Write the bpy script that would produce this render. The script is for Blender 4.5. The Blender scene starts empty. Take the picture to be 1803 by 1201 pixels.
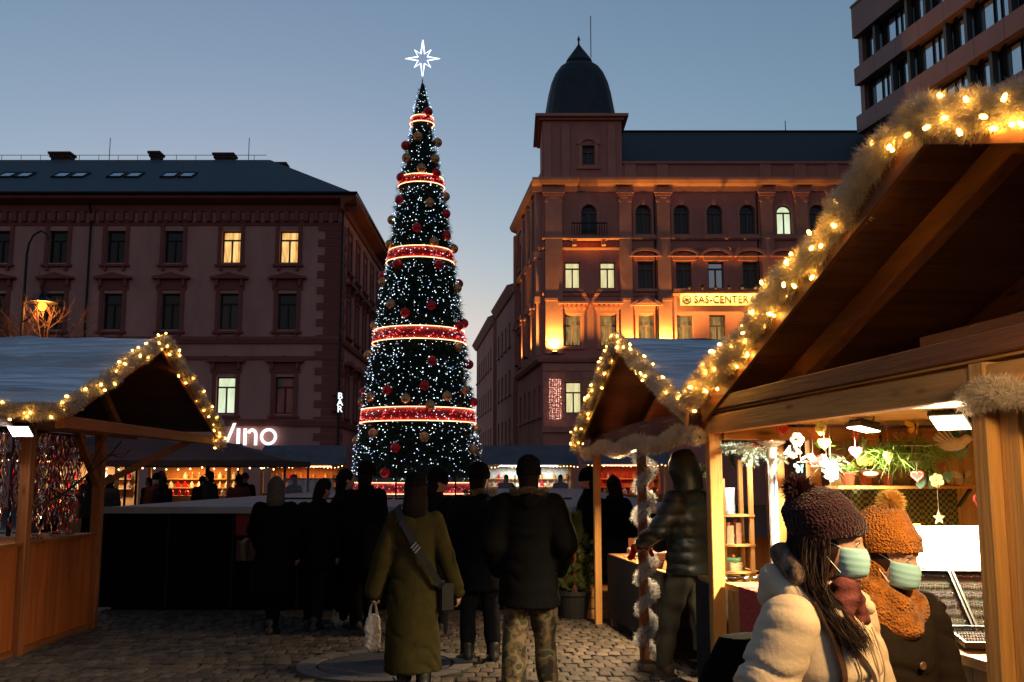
import bpy, bmesh, math, random
import numpy as np
from mathutils import Vector, Matrix, Euler

S = bpy.context.scene
COL = S.collection
R = math.radians
rnd = random.Random(7)
nrng = np.random.default_rng(11)

# ------------------------------------------------------------------ camera
cd = bpy.data.cameras.new('camera')
cam = bpy.data.objects.new('camera', cd)
COL.objects.link(cam)
cam.location = (0, 0, 1.62)
cam.rotation_euler = (R(97.8), 0, 0)
cd.lens = 35.0
cd.sensor_width = 36.0
cd.clip_end = 3000
S.camera = cam

# ------------------------------------------------------------------ dusk sky
wd = bpy.data.worlds.new('World')
S.world = wd
wd.use_nodes = True
wn = wd.node_tree.nodes
wl = wd.node_tree.links
sk = wn.new('ShaderNodeTexSky')
sk.sky_type = 'NISHITA'
sk.sun_disc = False
sk.sun_elevation = R(-1.0)
sk.sun_rotation = R(-15)
sk.ozone_density = 3.0
sk.dust_density = 1.0
gm = wn.new('ShaderNodeGamma')
gm.inputs[1].default_value = 1.0
mx = wn.new('ShaderNodeMix')
mx.data_type = 'RGBA'
mx.blend_type = 'MULTIPLY'
mx.inputs[0].default_value = 1.0
mx.inputs[7].default_value = (2.14, 1.547, 0.92, 1)
hs = wn.new('ShaderNodeHueSaturation')
hs.inputs['Saturation'].default_value = 1.0
wl.new(sk.outputs[0], gm.inputs[0])
wl.new(gm.outputs[0], mx.inputs[6])
# afterglow: the orange rim of the model sky is paled towards the lilac of the photographed dusk
mhi = wn.new('ShaderNodeMix')
mhi.data_type, mhi.blend_type = 'RGBA', 'DARKEN'
mhi.inputs[0].default_value = 1.0
mhi.inputs[7].default_value = (0.74, 0.70, 1.0, 1)
wl.new(mx.outputs[2], mhi.inputs[6])
sp = wn.new('ShaderNodeSeparateColor')
cb = wn.new('ShaderNodeCombineColor')
mu = wn.new('ShaderNodeMath')
mu.operation = 'MULTIPLY'
mu.inputs[1].default_value = 0.88
ma = wn.new('ShaderNodeMath')
ma.operation = 'MAXIMUM'
mg = wn.new('ShaderNodeMath')
mg.operation = 'MAXIMUM'
wl.new(mhi.outputs[2], sp.inputs[0])
wl.new(sp.outputs[0], mu.inputs[0])
wl.new(mu.outputs[0], ma.inputs[0])
wl.new(sp.outputs[2], ma.inputs[1])
wl.new(mu.outputs[0], mg.inputs[0])
wl.new(sp.outputs[1], mg.inputs[1])
wl.new(sp.outputs[0], cb.inputs[0])
wl.new(mg.outputs[0], cb.inputs[1])
wl.new(ma.outputs[0], cb.inputs[2])
wl.new(cb.outputs[0], hs.inputs['Color'])
wl.new(hs.outputs[0], wn['Background'].inputs[0])
wn['Background'].inputs[1].default_value = 1.0
# the sun has set (1 degree below the horizon): no sun lamp shines any more

S.view_settings.view_transform = 'Standard'
S.view_settings.look = 'None'
S.view_settings.exposure = 0.0
S.view_settings.gamma = 1.0
S.render.engine = 'CYCLES'
cy = S.cycles
cy.use_denoising = True
try:
    cy.denoiser = 'OPENIMAGEDENOISE'
except Exception:
    pass
cy.max_bounces = 6
cy.diffuse_bounces = 3
cy.glossy_bounces = 3
cy.transmission_bounces = 4
cy.transparent_max_bounces = 12
cy.sample_clamp_indirect = 2.5
cy.sample_clamp_direct = 0
cy.caustics_reflective = False
cy.caustics_refractive = False
cy.use_light_tree = True


# ------------------------------------------------------------------ materials
MATS = {}


def mat(name, col, rough=0.75, metal=0.0, var=0.18, scale=6.0, stretch=(1, 1, 1), bump=0.0, bscale=60.0,
        emit=None, estr=0.0, spec=0.4, sheen=0.0, trans=0.0, coat=0.0, sample=True):
    if name in MATS:
        return MATS[name]
    m = bpy.data.materials.new(name)
    m.use_nodes = True
    n, l = m.node_tree.nodes, m.node_tree.links
    b = n['Principled BSDF']
    b.inputs['Roughness'].default_value = rough
    b.inputs['Metallic'].default_value = metal
    b.inputs['Specular IOR Level'].default_value = spec
    if sheen:
        b.inputs['Sheen Weight'].default_value = sheen
        b.inputs['Sheen Roughness'].default_value = 0.5
    if coat:
        b.inputs['Coat Weight'].default_value = coat
    if trans:
        b.inputs['Transmission Weight'].default_value = trans
    tc = n.new('ShaderNodeTexCoord')
    mp = n.new('ShaderNodeMapping')
    mp.inputs['Scale'].default_value = stretch
    l.new(tc.outputs['Object'], mp.inputs[0])
    if var > 0:
        nz = n.new('ShaderNodeTexNoise')
        nz.inputs['Scale'].default_value = scale
        nz.inputs['Detail'].default_value = 5
        nz.inputs['Roughness'].default_value = 0.65
        l.new(mp.outputs[0], nz.inputs['Vector'])
        rp = n.new('ShaderNodeValToRGB')
        rp.color_ramp.elements[0].position = 0.28
        rp.color_ramp.elements[1].position = 0.72
        lo = [max(0, c * (1 - var * 1.3)) for c in col[:3]]
        hi = [min(1, c * (1 + var)) for c in col[:3]]
        rp.color_ramp.elements[0].color = (*lo, 1)
        rp.color_ramp.elements[1].color = (*hi, 1)
        l.new(nz.outputs['Fac'], rp.inputs[0])
        l.new(rp.outputs[0], b.inputs['Base Color'])
    else:
        b.inputs['Base Color'].default_value = (*col[:3], 1)
    if bump:
        n2 = n.new('ShaderNodeTexNoise')
        n2.inputs['Scale'].default_value = bscale
        n2.inputs['Detail'].default_value = 4
        l.new(mp.outputs[0], n2.inputs['Vector'])
        bp = n.new('ShaderNodeBump')
        bp.inputs['Strength'].default_value = bump
        bp.inputs['Distance'].default_value = 0.02
        l.new(n2.outputs['Fac'], bp.inputs['Height'])
        l.new(bp.outputs[0], b.inputs['Normal'])
    if emit:
        b.inputs['Emission Color'].default_value = (*emit, 1)
        b.inputs['Emission Strength'].default_value = estr
        if not sample:
            m.cycles.emission_sampling = 'NONE'
    MATS[name] = m
    return m


def wood(name, col, axis='z', rough=0.6, var=0.28, sc=3.0):
    """planed softwood: long grain streaks along one axis plus fine pores and knots"""
    if name in MATS:
        return MATS[name]
    st = {'x': (0.35, 7, 7), 'y': (7, 0.35, 7), 'z': (7, 7, 0.35)}[axis]
    m = mat(name, col, rough, var=var, scale=sc, stretch=st, bump=0.25, bscale=9, spec=0.3)
    # every board differs a little in tone, and carries a few dark knots
    n, l = m.node_tree.nodes, m.node_tree.links
    b = n['Principled BSDF']
    src = b.inputs['Base Color'].links[0].from_socket
    oi = n.new('ShaderNodeObjectInfo')
    mr = n.new('ShaderNodeMapRange')
    mr.inputs['To Min'].default_value = 0.72
    mr.inputs['To Max'].default_value = 1.18
    l.new(oi.outputs['Random'], mr.inputs['Value'])
    hv = n.new('ShaderNodeHueSaturation')
    l.new(mr.outputs[0], hv.inputs['Value'])
    l.new(src, hv.inputs['Color'])
    tc = n.new('ShaderNodeTexCoord')
    mp = n.new('ShaderNodeMapping')
    mp.inputs['Scale'].default_value = {'x': (1.6, 6, 6), 'y': (6, 1.6, 6), 'z': (6, 6, 1.6)}[axis]
    l.new(tc.outputs['Object'], mp.inputs[0])
    vo = n.new('ShaderNodeTexVoronoi')
    vo.inputs['Scale'].default_value = 1.3
    l.new(mp.outputs[0], vo.inputs['Vector'])
    kr = n.new('ShaderNodeValToRGB')
    kr.color_ramp.elements[0].position, kr.color_ramp.elements[0].color = 0.05, (0.35, 0.28, 0.22, 1)
    kr.color_ramp.elements[1].position, kr.color_ramp.elements[1].color = 0.16, (1, 1, 1, 1)
    l.new(vo.outputs['Distance'], kr.inputs[0])
    mm = n.new('ShaderNodeMix')
    mm.data_type = 'RGBA'
    mm.blend_type = 'MULTIPLY'
    mm.inputs[0].default_value = 1.0
    l.new(hv.outputs[0], mm.inputs[6])
    l.new(kr.outputs[0], mm.inputs[7])
    l.new(mm.outputs[2], b.inputs['Base Color'])
    return m


def emat(name, col, strength, sample=True):
    if name in MATS:
        return MATS[name]
    m = bpy.data.materials.new(name)
    m.use_nodes = True
    n, l = m.node_tree.nodes, m.node_tree.links
    b = n['Principled BSDF']
    b.inputs['Base Color'].default_value = (*col, 1)
    b.inputs['Emission Color'].default_value = (*col, 1)
    b.inputs['Emission Strength'].default_value = strength
    if not sample:
        m.cycles.emission_sampling = 'NONE'
    MATS[name] = m
    return m


def lit_pane(name, c1, c2, strength, scale=5.0):
    """lit window: curtain folds in front of a lamp-lit room"""
    if name in MATS:
        return MATS[name]
    m = bpy.data.materials.new(name)
    m.use_nodes = True
    n, l = m.node_tree.nodes, m.node_tree.links
    b = n['Principled BSDF']
    b.inputs['Base Color'].default_value = (0.05, 0.05, 0.05, 1)
    b.inputs['Roughness'].default_value = 0.15
    tc = n.new('ShaderNodeTexCoord')
    mp = n.new('ShaderNodeMapping')
    mp.inputs['Scale'].default_value = (1, 1, 0.25)
    l.new(tc.outputs['Object'], mp.inputs[0])
    nz = n.new('ShaderNodeTexNoise')
    nz.inputs['Scale'].default_value = scale
    nz.inputs['Detail'].default_value = 3
    l.new(mp.outputs[0], nz.inputs[0])
    rp = n.new('ShaderNodeValToRGB')
    rp.color_ramp.elements[0].position = 0.35
    rp.color_ramp.elements[1].position = 0.62
    rp.color_ramp.elements[0].color = (*c1, 1)
    rp.color_ramp.elements[1].color = (*c2, 1)
    l.new(nz.outputs[0], rp.inputs[0])
    l.new(rp.outputs[0], b.inputs['Emission Color'])
    b.inputs['Emission Strength'].default_value = strength
    m.cycles.emission_sampling = 'NONE'
    MATS[name] = m
    return m


def fibre_mat(name, col, tr=0.5, rough=0.5, var=0.25):
    """thin tinsel or needles: light passes through as well as reflecting"""
    if name in MATS:
        return MATS[name]
    m = bpy.data.materials.new(name)
    m.use_nodes = True
    n, l = m.node_tree.nodes, m.node_tree.links
    out = n['Material Output']
    b = n['Principled BSDF']
    b.inputs['Roughness'].default_value = rough
    tc = n.new('ShaderNodeTexCoord')
    nz = n.new('ShaderNodeTexNoise')
    nz.inputs['Scale'].default_value = 14
    l.new(tc.outputs['Object'], nz.inputs[0])
    rp = n.new('ShaderNodeValToRGB')
    rp.color_ramp.elements[0].position = 0.3
    rp.color_ramp.elements[1].position = 0.7
    rp.color_ramp.elements[0].color = (*[c * (1 - var) for c in col], 1)
    rp.color_ramp.elements[1].color = (*[min(1, c * (1 + var)) for c in col], 1)
    l.new(nz.outputs[0], rp.inputs[0])
    l.new(rp.outputs[0], b.inputs['Base Color'])
    t = n.new('ShaderNodeBsdfTranslucent')
    l.new(rp.outputs[0], t.inputs[0])
    x = n.new('ShaderNodeMixShader')
    x.inputs[0].default_value = tr
    l.new(b.outputs[0], x.inputs[1])
    l.new(t.outputs[0], x.inputs[2])
    l.new(x.outputs[0], out.inputs['Surface'])
    MATS[name] = m
    return m


def clear_mat(name, col, alpha=0.2, rough=0.1):
    if name in MATS:
        return MATS[name]
    m = mat(name, col, rough, var=0, spec=0.6)
    m.node_tree.nodes['Principled BSDF'].inputs['Alpha'].default_value = alpha
    return m


# ------------------------------------------------------------------ object helpers
def link(o, parent=None):
    COL.objects.link(o)
    if parent is not None:
        o.parent = parent
    return o


def thing(name, label, cat, loc=(0, 0, 0), rz=0.0, group=None):
    o = bpy.data.objects.new(name, None)
    o.empty_display_size = 0.2
    link(o)
    o.location = loc
    o.rotation_euler = (0, 0, rz)
    return tag(o, label, cat, group)


def tag(o, label, cat, group=None):
    o['label'] = label
    o['category'] = cat
    if group:
        o['group'] = group
    return o


def npmesh(name, V, F, smooth=False):
    """fast mesh from arrays; F is (n,3) or (n,4)"""
    V = np.asarray(V, dtype=np.float32).reshape(-1, 3)
    F = np.asarray(F, dtype=np.int32)
    me = bpy.data.meshes.new(name)
    k = F.shape[1]
    me.vertices.add(len(V))
    me.vertices.foreach_set('co', V.ravel())
    me.loops.add(F.size)
    me.loops.foreach_set('vertex_index', F.ravel())
    me.polygons.add(len(F))
    me.polygons.foreach_set('loop_start', np.arange(0, F.size, k, dtype=np.int32))
    me.polygons.foreach_set('loop_total', np.full(len(F), k, dtype=np.int32))
    if smooth:
        me.polygons.foreach_set('use_smooth', np.ones(len(F), dtype=bool))
    me.update(calc_edges=True)
    return me


def obj(name, me, m, parent=None, M=None, loc=None, rot=None):
    if m is not None and not me.materials:
        me.materials.append(m)
    o = bpy.data.objects.new(name, me)
    link(o, parent)
    if M is not None:
        o.matrix_local = M
    if loc is not None:
        o.location = loc
    if rot is not None:
        o.rotation_euler = rot
    return o


class MB:
    """collects shapes into one mesh"""

    def __init__(s):
        s.v = []
        s.f = []

    def add(s, vs, fs):
        n = len(s.v)
        s.v += [tuple(p) for p in vs]
        s.f += [tuple(i + n for i in f) for f in fs]
        return s

    def box(s, x0, x1, y0, y1, z0, z1):
        return s.add([(x0, y0, z0), (x1, y0, z0), (x1, y1, z0), (x0, y1, z0), (x0, y0, z1), (x1, y0, z1), (x1, y1, z1), (x0, y1, z1)],
                     [(0, 3, 2, 1), (4, 5, 6, 7), (0, 1, 5, 4), (1, 2, 6, 5), (2, 3, 7, 6), (3, 0, 4, 7)])

    def obox(s, c, size, rot=(0, 0, 0)):
        m = Euler(rot).to_matrix()
        h = [d / 2 for d in size]
        vs = [Vector(c) + m @ Vector((sx * h[0], sy * h[1], sz * h[2])) for sz in (-1, 1) for sx, sy in ((-1, -1), (1, -1), (1, 1), (-1, 1))]
        return s.add(vs, [(0, 3, 2, 1), (4, 5, 6, 7), (0, 1, 5, 4), (1, 2, 6, 5), (2, 3, 7, 6), (3, 0, 4, 7)])

    def beam(s, a, b, w, h=None, up=(0, 0, 1), c=0.0):
        """squared timber from a to b, w across, h along up; c chamfers its long edges"""
        a, b = Vector(a), Vector(b)
        h = h or w
        d = (b - a).normalized()
        u = Vector(up)
        if abs(d.dot(u)) > 0.97:
            u = Vector((1, 0, 0)) if abs(d.x) < 0.9 else Vector((0, 1, 0))
        sx = d.cross(u).normalized()
        sz = sx.cross(d).normalized()
        hw, hh = w / 2, h / 2
        if c > 0:
            pr = [(-hw + c, -hh), (hw - c, -hh), (hw, -hh + c), (hw, hh - c), (hw - c, hh), (-hw + c, hh), (-hw, hh - c), (-hw, -hh + c)]
        else:
            pr = [(-hw, -hh), (hw, -hh), (hw, hh), (-hw, hh)]
        k = len(pr)
        vs = [p + sx * x + sz * z for p in (a, b) for x, z in pr]
        fs = [tuple(range(k)), tuple(range(2 * k - 1, k - 1, -1))] + [(i, k + i, k + (i + 1) % k, (i + 1) % k) for i in range(k)]
        return s.add(vs, fs)

    def tube(s, pts, r, n=8, cap=True):
        pts = [Vector(p) for p in pts]
        k = len(pts)
        rr = r if isinstance(r, (list, tuple)) else [r] * k
        vs, fs = [], []
        ref = None
        for i, p in enumerate(pts):
            t = (pts[min(i + 1, k - 1)] - pts[max(i - 1, 0)])
            t = t.normalized() if t.length > 1e-9 else Vector((0, 0, 1))
            if ref is None:
                ref = Vector((0, 0, 1)) if abs(t.z) < 0.9 else Vector((1, 0, 0))
            sx = t.cross(ref)
            sx = sx.normalized() if sx.length > 1e-6 else Vector((1, 0, 0))
            sy = sx.cross(t).normalized()
            ref = sy
            for j in range(n):
                a = 2 * math.pi * j / n
                vs.append(p + (sx * math.cos(a) + sy * math.sin(a)) * rr[i])
        for i in range(k - 1):
            for j in range(n):
                fs.append((i * n + j, i * n + (j + 1) % n, (i + 1) * n + (j + 1) % n, (i + 1) * n + j))
        if cap:
            fs.append(tuple(range(n - 1, -1, -1)))
            fs.append(tuple((k - 1) * n + j for j in range(n)))
        return s.add(vs, fs)

    def ring(s, c, rad, r, n=32, m=6, z=0.0):
        pts = []
        for i in range(n):
            a = 2 * math.pi * i / n
            for j in range(m):
                b = 2 * math.pi * j / m
                pts.append((c[0] + (rad + r * math.cos(b)) * math.cos(a), c[1] + (rad + r * math.cos(b)) * math.sin(a), c[2] + r * math.sin(b)))
        fs = [(i * m + j, ((i + 1) % n) * m + j, ((i + 1) % n) * m + (j + 1) % m, i * m + (j + 1) % m) for i in range(n) for j in range(m)]
        return s.add(pts, fs)

    def lathe(s, prof, n=16, c=(0, 0, 0), close=True):
        """prof: (radius, z) from bottom to top"""
        vs, fs = [], []
        for r, z in prof:
            for j in range(n):
                a = 2 * math.pi * j / n
                vs.append((c[0] + r * math.cos(a), c[1] + r * math.sin(a), c[2] + z))
        k = len(prof)
        for i in range(k - 1):
            for j in range(n):
                fs.append((i * n + j, i * n + (j + 1) % n, (i + 1) * n + (j + 1) % n, (i + 1) * n + j))
        if close:
            fs.append(tuple(range(n - 1, -1, -1)))
            fs.append(tuple((k - 1) * n + j for j in range(n)))
        return s.add(vs, fs)

    def sphere(s, c, r, n=12, m=8):
        prof = [(max(1e-4, math.sin(math.pi * i / m)) * 1.0, -math.cos(math.pi * i / m)) for i in range(m + 1)]
        rr = r if isinstance(r, (tuple, list)) else (r, r, r)
        k = len(s.v)
        s.lathe(prof, n)
        for i in range(k, len(s.v)):
            x, y, z = s.v[i]
            s.v[i] = (c[0] + x * rr[0], c[1] + y * rr[1], c[2] + z * rr[2])
        return s

    def octa(s, c, r):
        x, y, z = c
        return s.add([(x + r, y, z), (x - r, y, z), (x, y + r, z), (x, y - r, z), (x, y, z + r), (x, y, z - r)],
                     [(0, 2, 4), (2, 1, 4), (1, 3, 4), (3, 0, 4), (2, 0, 5), (1, 2, 5), (3, 1, 5), (0, 3, 5)])

    def prism(s, poly, y0, y1):
        """polygon in x,z pushed from y0 to y1"""
        k = len(poly)
        vs = [(x, y0, z) for x, z in poly] + [(x, y1, z) for x, z in poly]
        return s.add(vs, [tuple(range(k)), tuple(range(2 * k - 1, k - 1, -1))] + [(i, k + i, k + (i + 1) % k, (i + 1) % k) for i in range(k)])

    def slab(s, poly, z0, z1):
        k = len(poly)
        vs = [(x, y, z0) for x, y in poly] + [(x, y, z1) for x, y in poly]
        return s.add(vs, [tuple(range(k - 1, -1, -1)), tuple(range(k, 2 * k))] + [(i, (i + 1) % k, k + (i + 1) % k, k + i) for i in range(k)])

    def sheet(s, quad, th):
        """thick sheet from 4 corner points, th along its normal"""
        q = [Vector(p) for p in quad]
        nrm = (q[1] - q[0]).cross(q[3] - q[0]).normalized() * th
        vs = q + [p + nrm for p in q]
        return s.add(vs, [(0, 3, 2, 1), (4, 5, 6, 7), (0, 1, 5, 4), (1, 2, 6, 5), (2, 3, 7, 6), (3, 0, 4, 7)])

    def xf(s, M):
        s.v = [tuple(M @ Vector(p)) for p in s.v]
        return s

    def mesh(s, name, smooth=False):
        me = bpy.data.meshes.new(name)
        me.from_pydata(s.v, [], s.f)
        if smooth:
            me.polygons.foreach_set('use_smooth', np.ones(len(me.polygons), dtype=bool))
        me.update()
        bm = bmesh.new()
        bm.from_mesh(me)
        bmesh.ops.recalc_face_normals(bm, faces=bm.faces)
        bm.to_mesh(me)
        bm.free()
        return me

    def build(s, name, m, parent=None, smooth=False, M=None, loc=None, rot=None):
        return obj(name, s.mesh(name, smooth), m, parent, M, loc, rot)


def structure(o):
    o['kind'] = 'structure'
    return o


def stuff(o):
    o['kind'] = 'stuff'
    return o


def lamp(kind, loc, power, col, parent=None, radius=0.05, to=None, angle=60, blend=0.6, size=None, name='lamp_light'):
    ld = bpy.data.lights.new(name, kind)
    ld.energy = power
    ld.color = col
    if kind in ('POINT', 'SPOT'):
        ld.shadow_soft_size = radius
    if kind == 'SPOT':
        ld.spot_size = R(angle)
        ld.spot_blend = blend
    if kind == 'AREA':
        ld.shape = 'RECTANGLE'
        ld.size, ld.size_y = size or (0.2, 0.15)
        ld.spread = R(angle)
    o = bpy.data.objects.new(name, ld)
    link(o, parent)
    o.location = loc
    if to is not None:
        o.rotation_euler = (Vector(to) - Vector(loc)).to_track_quat('-Z', 'Y').to_euler()
    return o


# ------------------------------------------------------------------ fibres (tinsel, needles, fur)
def fibres(base, dirs, length, width, droop=0.0):
    """one slim triangle per fibre: base (n,3), dirs (n,3) unit, length/width arrays"""
    n = len(base)
    base = np.asarray(base)
    dirs = np.asarray(dirs)
    r = nrng.normal(size=(n, 3))
    side = np.cross(dirs, r)
    side /= np.linalg.norm(side, axis=1, keepdims=True) + 1e-9
    L = np.broadcast_to(length, (n,))[:, None]
    W = np.broadcast_to(width, (n,))[:, None]
    tip = base + dirs * L
    tip[:, 2] -= droop * L[:, 0]
    V = np.stack([base - side * W / 2, base + side * W / 2, tip], 1).reshape(-1, 3)
    F = np.arange(3 * n, dtype=np.int32).reshape(-1, 3)
    return V, F


def resample(pts, step):
    P = np.array(pts, dtype=float)
    d = np.r_[0, np.cumsum(np.linalg.norm(np.diff(P, axis=0), axis=1))]
    n = max(2, int(d[-1] / step))
    t = np.linspace(0, d[-1], n)
    return np.stack([np.interp(t, d, P[:, i]) for i in range(3)], 1)


def tinsel(path, radius, per_m, width, seed=0, clump=0.35):
    """fluffy garland of fibres round a path"""
    g = np.random.default_rng(seed)
    Pp = resample(path, 0.02)
    seg = np.linalg.norm(np.diff(Pp, axis=0), axis=1).sum()
    n = int(per_m * seg)
    t = g.uniform(0, len(Pp) - 1.001, n)
    i = t.astype(int)
    f = (t - i)[:, None]
    c = Pp[i] * (1 - f) + Pp[i + 1] * f
    tan = Pp[i + 1] - Pp[i]
    tan /= np.linalg.norm(tan, axis=1, keepdims=True) + 1e-9
    d = g.normal(size=(n, 3))
    d -= tan * (d * tan).sum(1, keepdims=True) * 0.75
    d /= np.linalg.norm(d, axis=1, keepdims=True) + 1e-9
    ph = g.uniform(0, 6.28, 4)
    s = t * 0.02
    w = 1 + clump * (np.sin(s * 17 + ph[0]) * 0.5 + np.sin(s * 41 + ph[1]) * 0.35 + np.sin(s * 7 + ph[2]) * 0.4)
    # tufts: fibres spring from points spread through the garland's thickness
    q = np.sqrt(g.uniform(0, 1, n)) * 0.62
    e = g.normal(size=(n, 3)) * 0.75 + d * 0.8
    e /= np.linalg.norm(e, axis=1, keepdims=True) + 1e-9
    return fibres(c + d * (q * radius * w)[:, None], e, radius * g.uniform(0.22, 0.5, n), width * g.uniform(0.5, 1.3, n), droop=0.05)
# ------------------------------------------------------------------ building helpers
def T(x=0, y=0, z=0, rz=0.0):
    return Matrix.Translation((x, y, z)) @ Matrix.Rotation(rz, 4, 'Z')


WIN_CACHE = {}


def arch_pts(w, z1, rise, n=10):
    """points of an arch top, left to right, spanning w, springing at z1-rise"""
    return [(-w / 2 * math.cos(math.pi * i / n), z1 - rise + rise * math.sin(math.pi * i / n)) for i in range(n + 1)]


def window(bld, M, w, h, fm, pm, arch=False, label=None, transom=0.68):
    """one window, frame with its pane; M places its bottom centre on the facade plane (outward is -y)"""
    key = (round(w, 2), round(h, 2), arch, fm.name, transom)
    if key not in WIN_CACHE:
        b = MB()
        t = 0.07
        y0, y1 = 0.2, 0.28
        hh = h - (w / 2 if arch else 0)
        b.box(-w / 2, -w / 2 + t, y0, y1, 0, hh)
        b.box(w / 2 - t, w / 2, y0, y1, 0, hh)
        b.box(-w / 2 + t, w / 2 - t, y0, y1, 0, t)
        zt = hh if arch else h * transom
        b.box(-w / 2 + t, w / 2 - t, y0 - 0.02, y1, zt - t * 0.6, zt + t * 0.6)
        b.box(-t * 0.6, t * 0.6, y0 - 0.01, y1 - 0.003, t, zt - t * 0.6)
        if arch:
            o_ = arch_pts(w, h, w / 2)
            i_ = arch_pts(w - 2 * t, h - t, w / 2 - t)
            for k in range(len(o_) - 1):
                b.prism([o_[k], o_[k + 1], i_[k + 1], i_[k]], y0, y1)
        else:
            b.box(-w / 2 + t, w / 2 - t, y0, y1, h - t, h)
        p = MB()
        if arch:
            p.prism([(-w / 2, 0.02)] + arch_pts(w, h - 0.02, w / 2) + [(w / 2, 0.02)], 0.285, 0.30)
        else:
            p.box(-w / 2, w / 2, 0.285, 0.30, 0.0, h)
        WIN_CACHE[key] = (b.mesh('window'), p.mesh('pane'))
    fme, pme0 = WIN_CACHE[key]
    if pm is m_glass:
        pm = rwin.choice((m_glass, m_glass, m_glass2, m_glass, m_glass3))
    k2 = key + (pm.name,)
    if k2 not in WIN_CACHE:
        pme = pme0.copy()
        pme.materials.append(pm)
        WIN_CACHE[k2] = pme
    o = obj('window', fme, fm, bld, M)
    if label:
        o['label'] = label
    obj('pane', WIN_CACHE[k2], pm, o)
    return o


def wall(bld, M, w, z0, z1, holes, m, depth=0.3, name='wall', x0=0.0):
    """outer wall in local x/z with real openings and reveals; holes: (xc, z, w, h, arch)"""
    xs = sorted({x0, w} | {h[0] - h[2] / 2 for h in holes} | {h[0] + h[2] / 2 for h in holes})
    zs = sorted({z0, z1} | {h[1] for h in holes} | {h[1] + h[3] for h in holes})
    b = MB()
    for i in range(len(xs) - 1):
        for j in range(len(zs) - 1):
            xc, zc = (xs[i] + xs[i + 1]) / 2, (zs[j] + zs[j + 1]) / 2
            if any(abs(xc - h[0]) < h[2] / 2 and h[1] < zc < h[1] + h[3] for h in holes):
                continue
            b.add([(xs[i], 0, zs[j]), (xs[i + 1], 0, zs[j]), (xs[i + 1], 0, zs[j + 1]), (xs[i], 0, zs[j + 1])], [(0, 1, 2, 3)])
    for h in holes:
        a0, a1, c0, c1 = h[0] - h[2] / 2, h[0] + h[2] / 2, h[1], h[1] + h[3]
        b.add([(a0, 0, c0), (a0, depth, c0), (a0, depth, c1), (a0, 0, c1)], [(0, 1, 2, 3)])
        b.add([(a1, 0, c0), (a1, depth, c0), (a1, depth, c1), (a1, 0, c1)], [(3, 2, 1, 0)])
        b.add([(a0, 0, c0), (a1, 0, c0), (a1, depth, c0), (a0, depth, c0)], [(0, 1, 2, 3)])
        b.add([(a0, 0, c1), (a1, 0, c1), (a1, depth, c1), (a0, depth, c1)], [(3, 2, 1, 0)])
        if len(h) > 4 and h[4]:
            ap = arch_pts(h[2], h[1] + h[3], h[2] / 2)
            half = len(ap) // 2
            for k in range(half):
                b.prism([(a0, c1), (h[0] + ap[k][0], ap[k][1]), (h[0] + ap[k + 1][0], ap[k + 1][1])], 0, depth)
                b.prism([(a1, c1), (h[0] + ap[-1 - k][0], ap[-1 - k][1]), (h[0] + ap[-2 - k][0], ap[-2 - k][1])], 0, depth)
    b.xf(M)
    return b.build(name, m, bld)


def mould(bld, M, x0, x1, prof, m, name, ends=True):
    """horizontal moulding: profile of (out, z) swept from x0 to x1; out is towards -y"""
    b = MB()
    k = len(prof)
    vs = [(x0, -o, z) for o, z in prof] + [(x1, -o, z) for o, z in prof]
    fs = [(i, k + i, k + (i + 1) % k, (i + 1) % k) for i in range(k)] + [tuple(range(k)), tuple(range(2 * k - 1, k - 1, -1))]
    b.add(vs, fs)
    b.xf(M)
    return b.build(name, m, bld)


def textmesh(txt, size, extrude=0.02, spacing=1.0):
    cu = bpy.data.curves.new('lettering', 'FONT')
    cu.body = txt
    cu.size = size
    cu.extrude = extrude
    cu.space_character = spacing
    cu.align_x = 'CENTER'
    cu.align_y = 'CENTER'
    cu.resolution_u = 3
    o = bpy.data.objects.new('tmp_text', cu)
    COL.objects.link(o)
    dg = bpy.context.evaluated_depsgraph_get()
    dg.update()
    me = bpy.data.meshes.new_from_object(o.evaluated_get(dg))
    bpy.data.objects.remove(o)
    me.materials.clear()
    return me


# ------------------------------------------------------------------ materials of the town
m_plaster = mat('left_plaster', (0.52, 0.245, 0.205), 0.9, var=0.2, scale=0.45, stretch=(1, 1, 0.35), bump=0.2, bscale=8)
m_trim = mat('left_trim', (0.26, 0.078, 0.06), 0.9, var=0.16, scale=1.2, bump=0.15, bscale=10)
m_slate = mat('slate_roof', (0.05, 0.07, 0.095), 0.6, var=0.2, scale=1.5, stretch=(1, 4, 4), bump=0.3, bscale=6)
m_darkframe = mat('dark_window_frame', (0.03, 0.025, 0.022), 0.6, var=0.1)
m_glass = mat('dark_window_glass', (0.012, 0.015, 0.018), 0.12, var=0, spec=0.3)
rwin = random.Random(31)
m_glass2 = mat('curtained_window_glass', (0.05, 0.042, 0.036), 0.25, var=0.5, scale=3, stretch=(4, 4, 0.4), spec=0.3)
m_glass3 = mat('blinded_window_glass', (0.03, 0.028, 0.028), 0.2, var=0.4, scale=2, stretch=(0.3, 0.3, 9), spec=0.4)
m_brickdark = mat('chimney_brick', (0.09, 0.04, 0.035), 0.9, var=0.3, scale=4, bump=0.4, bscale=12)
m_iron = mat('dark_iron', (0.02, 0.02, 0.022), 0.5, metal=0.6, var=0.1)
m_warmpane = lit_pane('warm_lit_pane', (0.55, 0.20, 0.035), (1.0, 0.66, 0.22), 1.15, 4)
m_coolpane = lit_pane('cool_lit_pane', (0.62, 0.72, 0.42), (0.85, 0.95, 0.68), 1.0, 3)
m_dimpane = lit_pane('dim_lit_pane', (0.10, 0.05, 0.012), (0.42, 0.24, 0.06), 0.9, 5)
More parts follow.
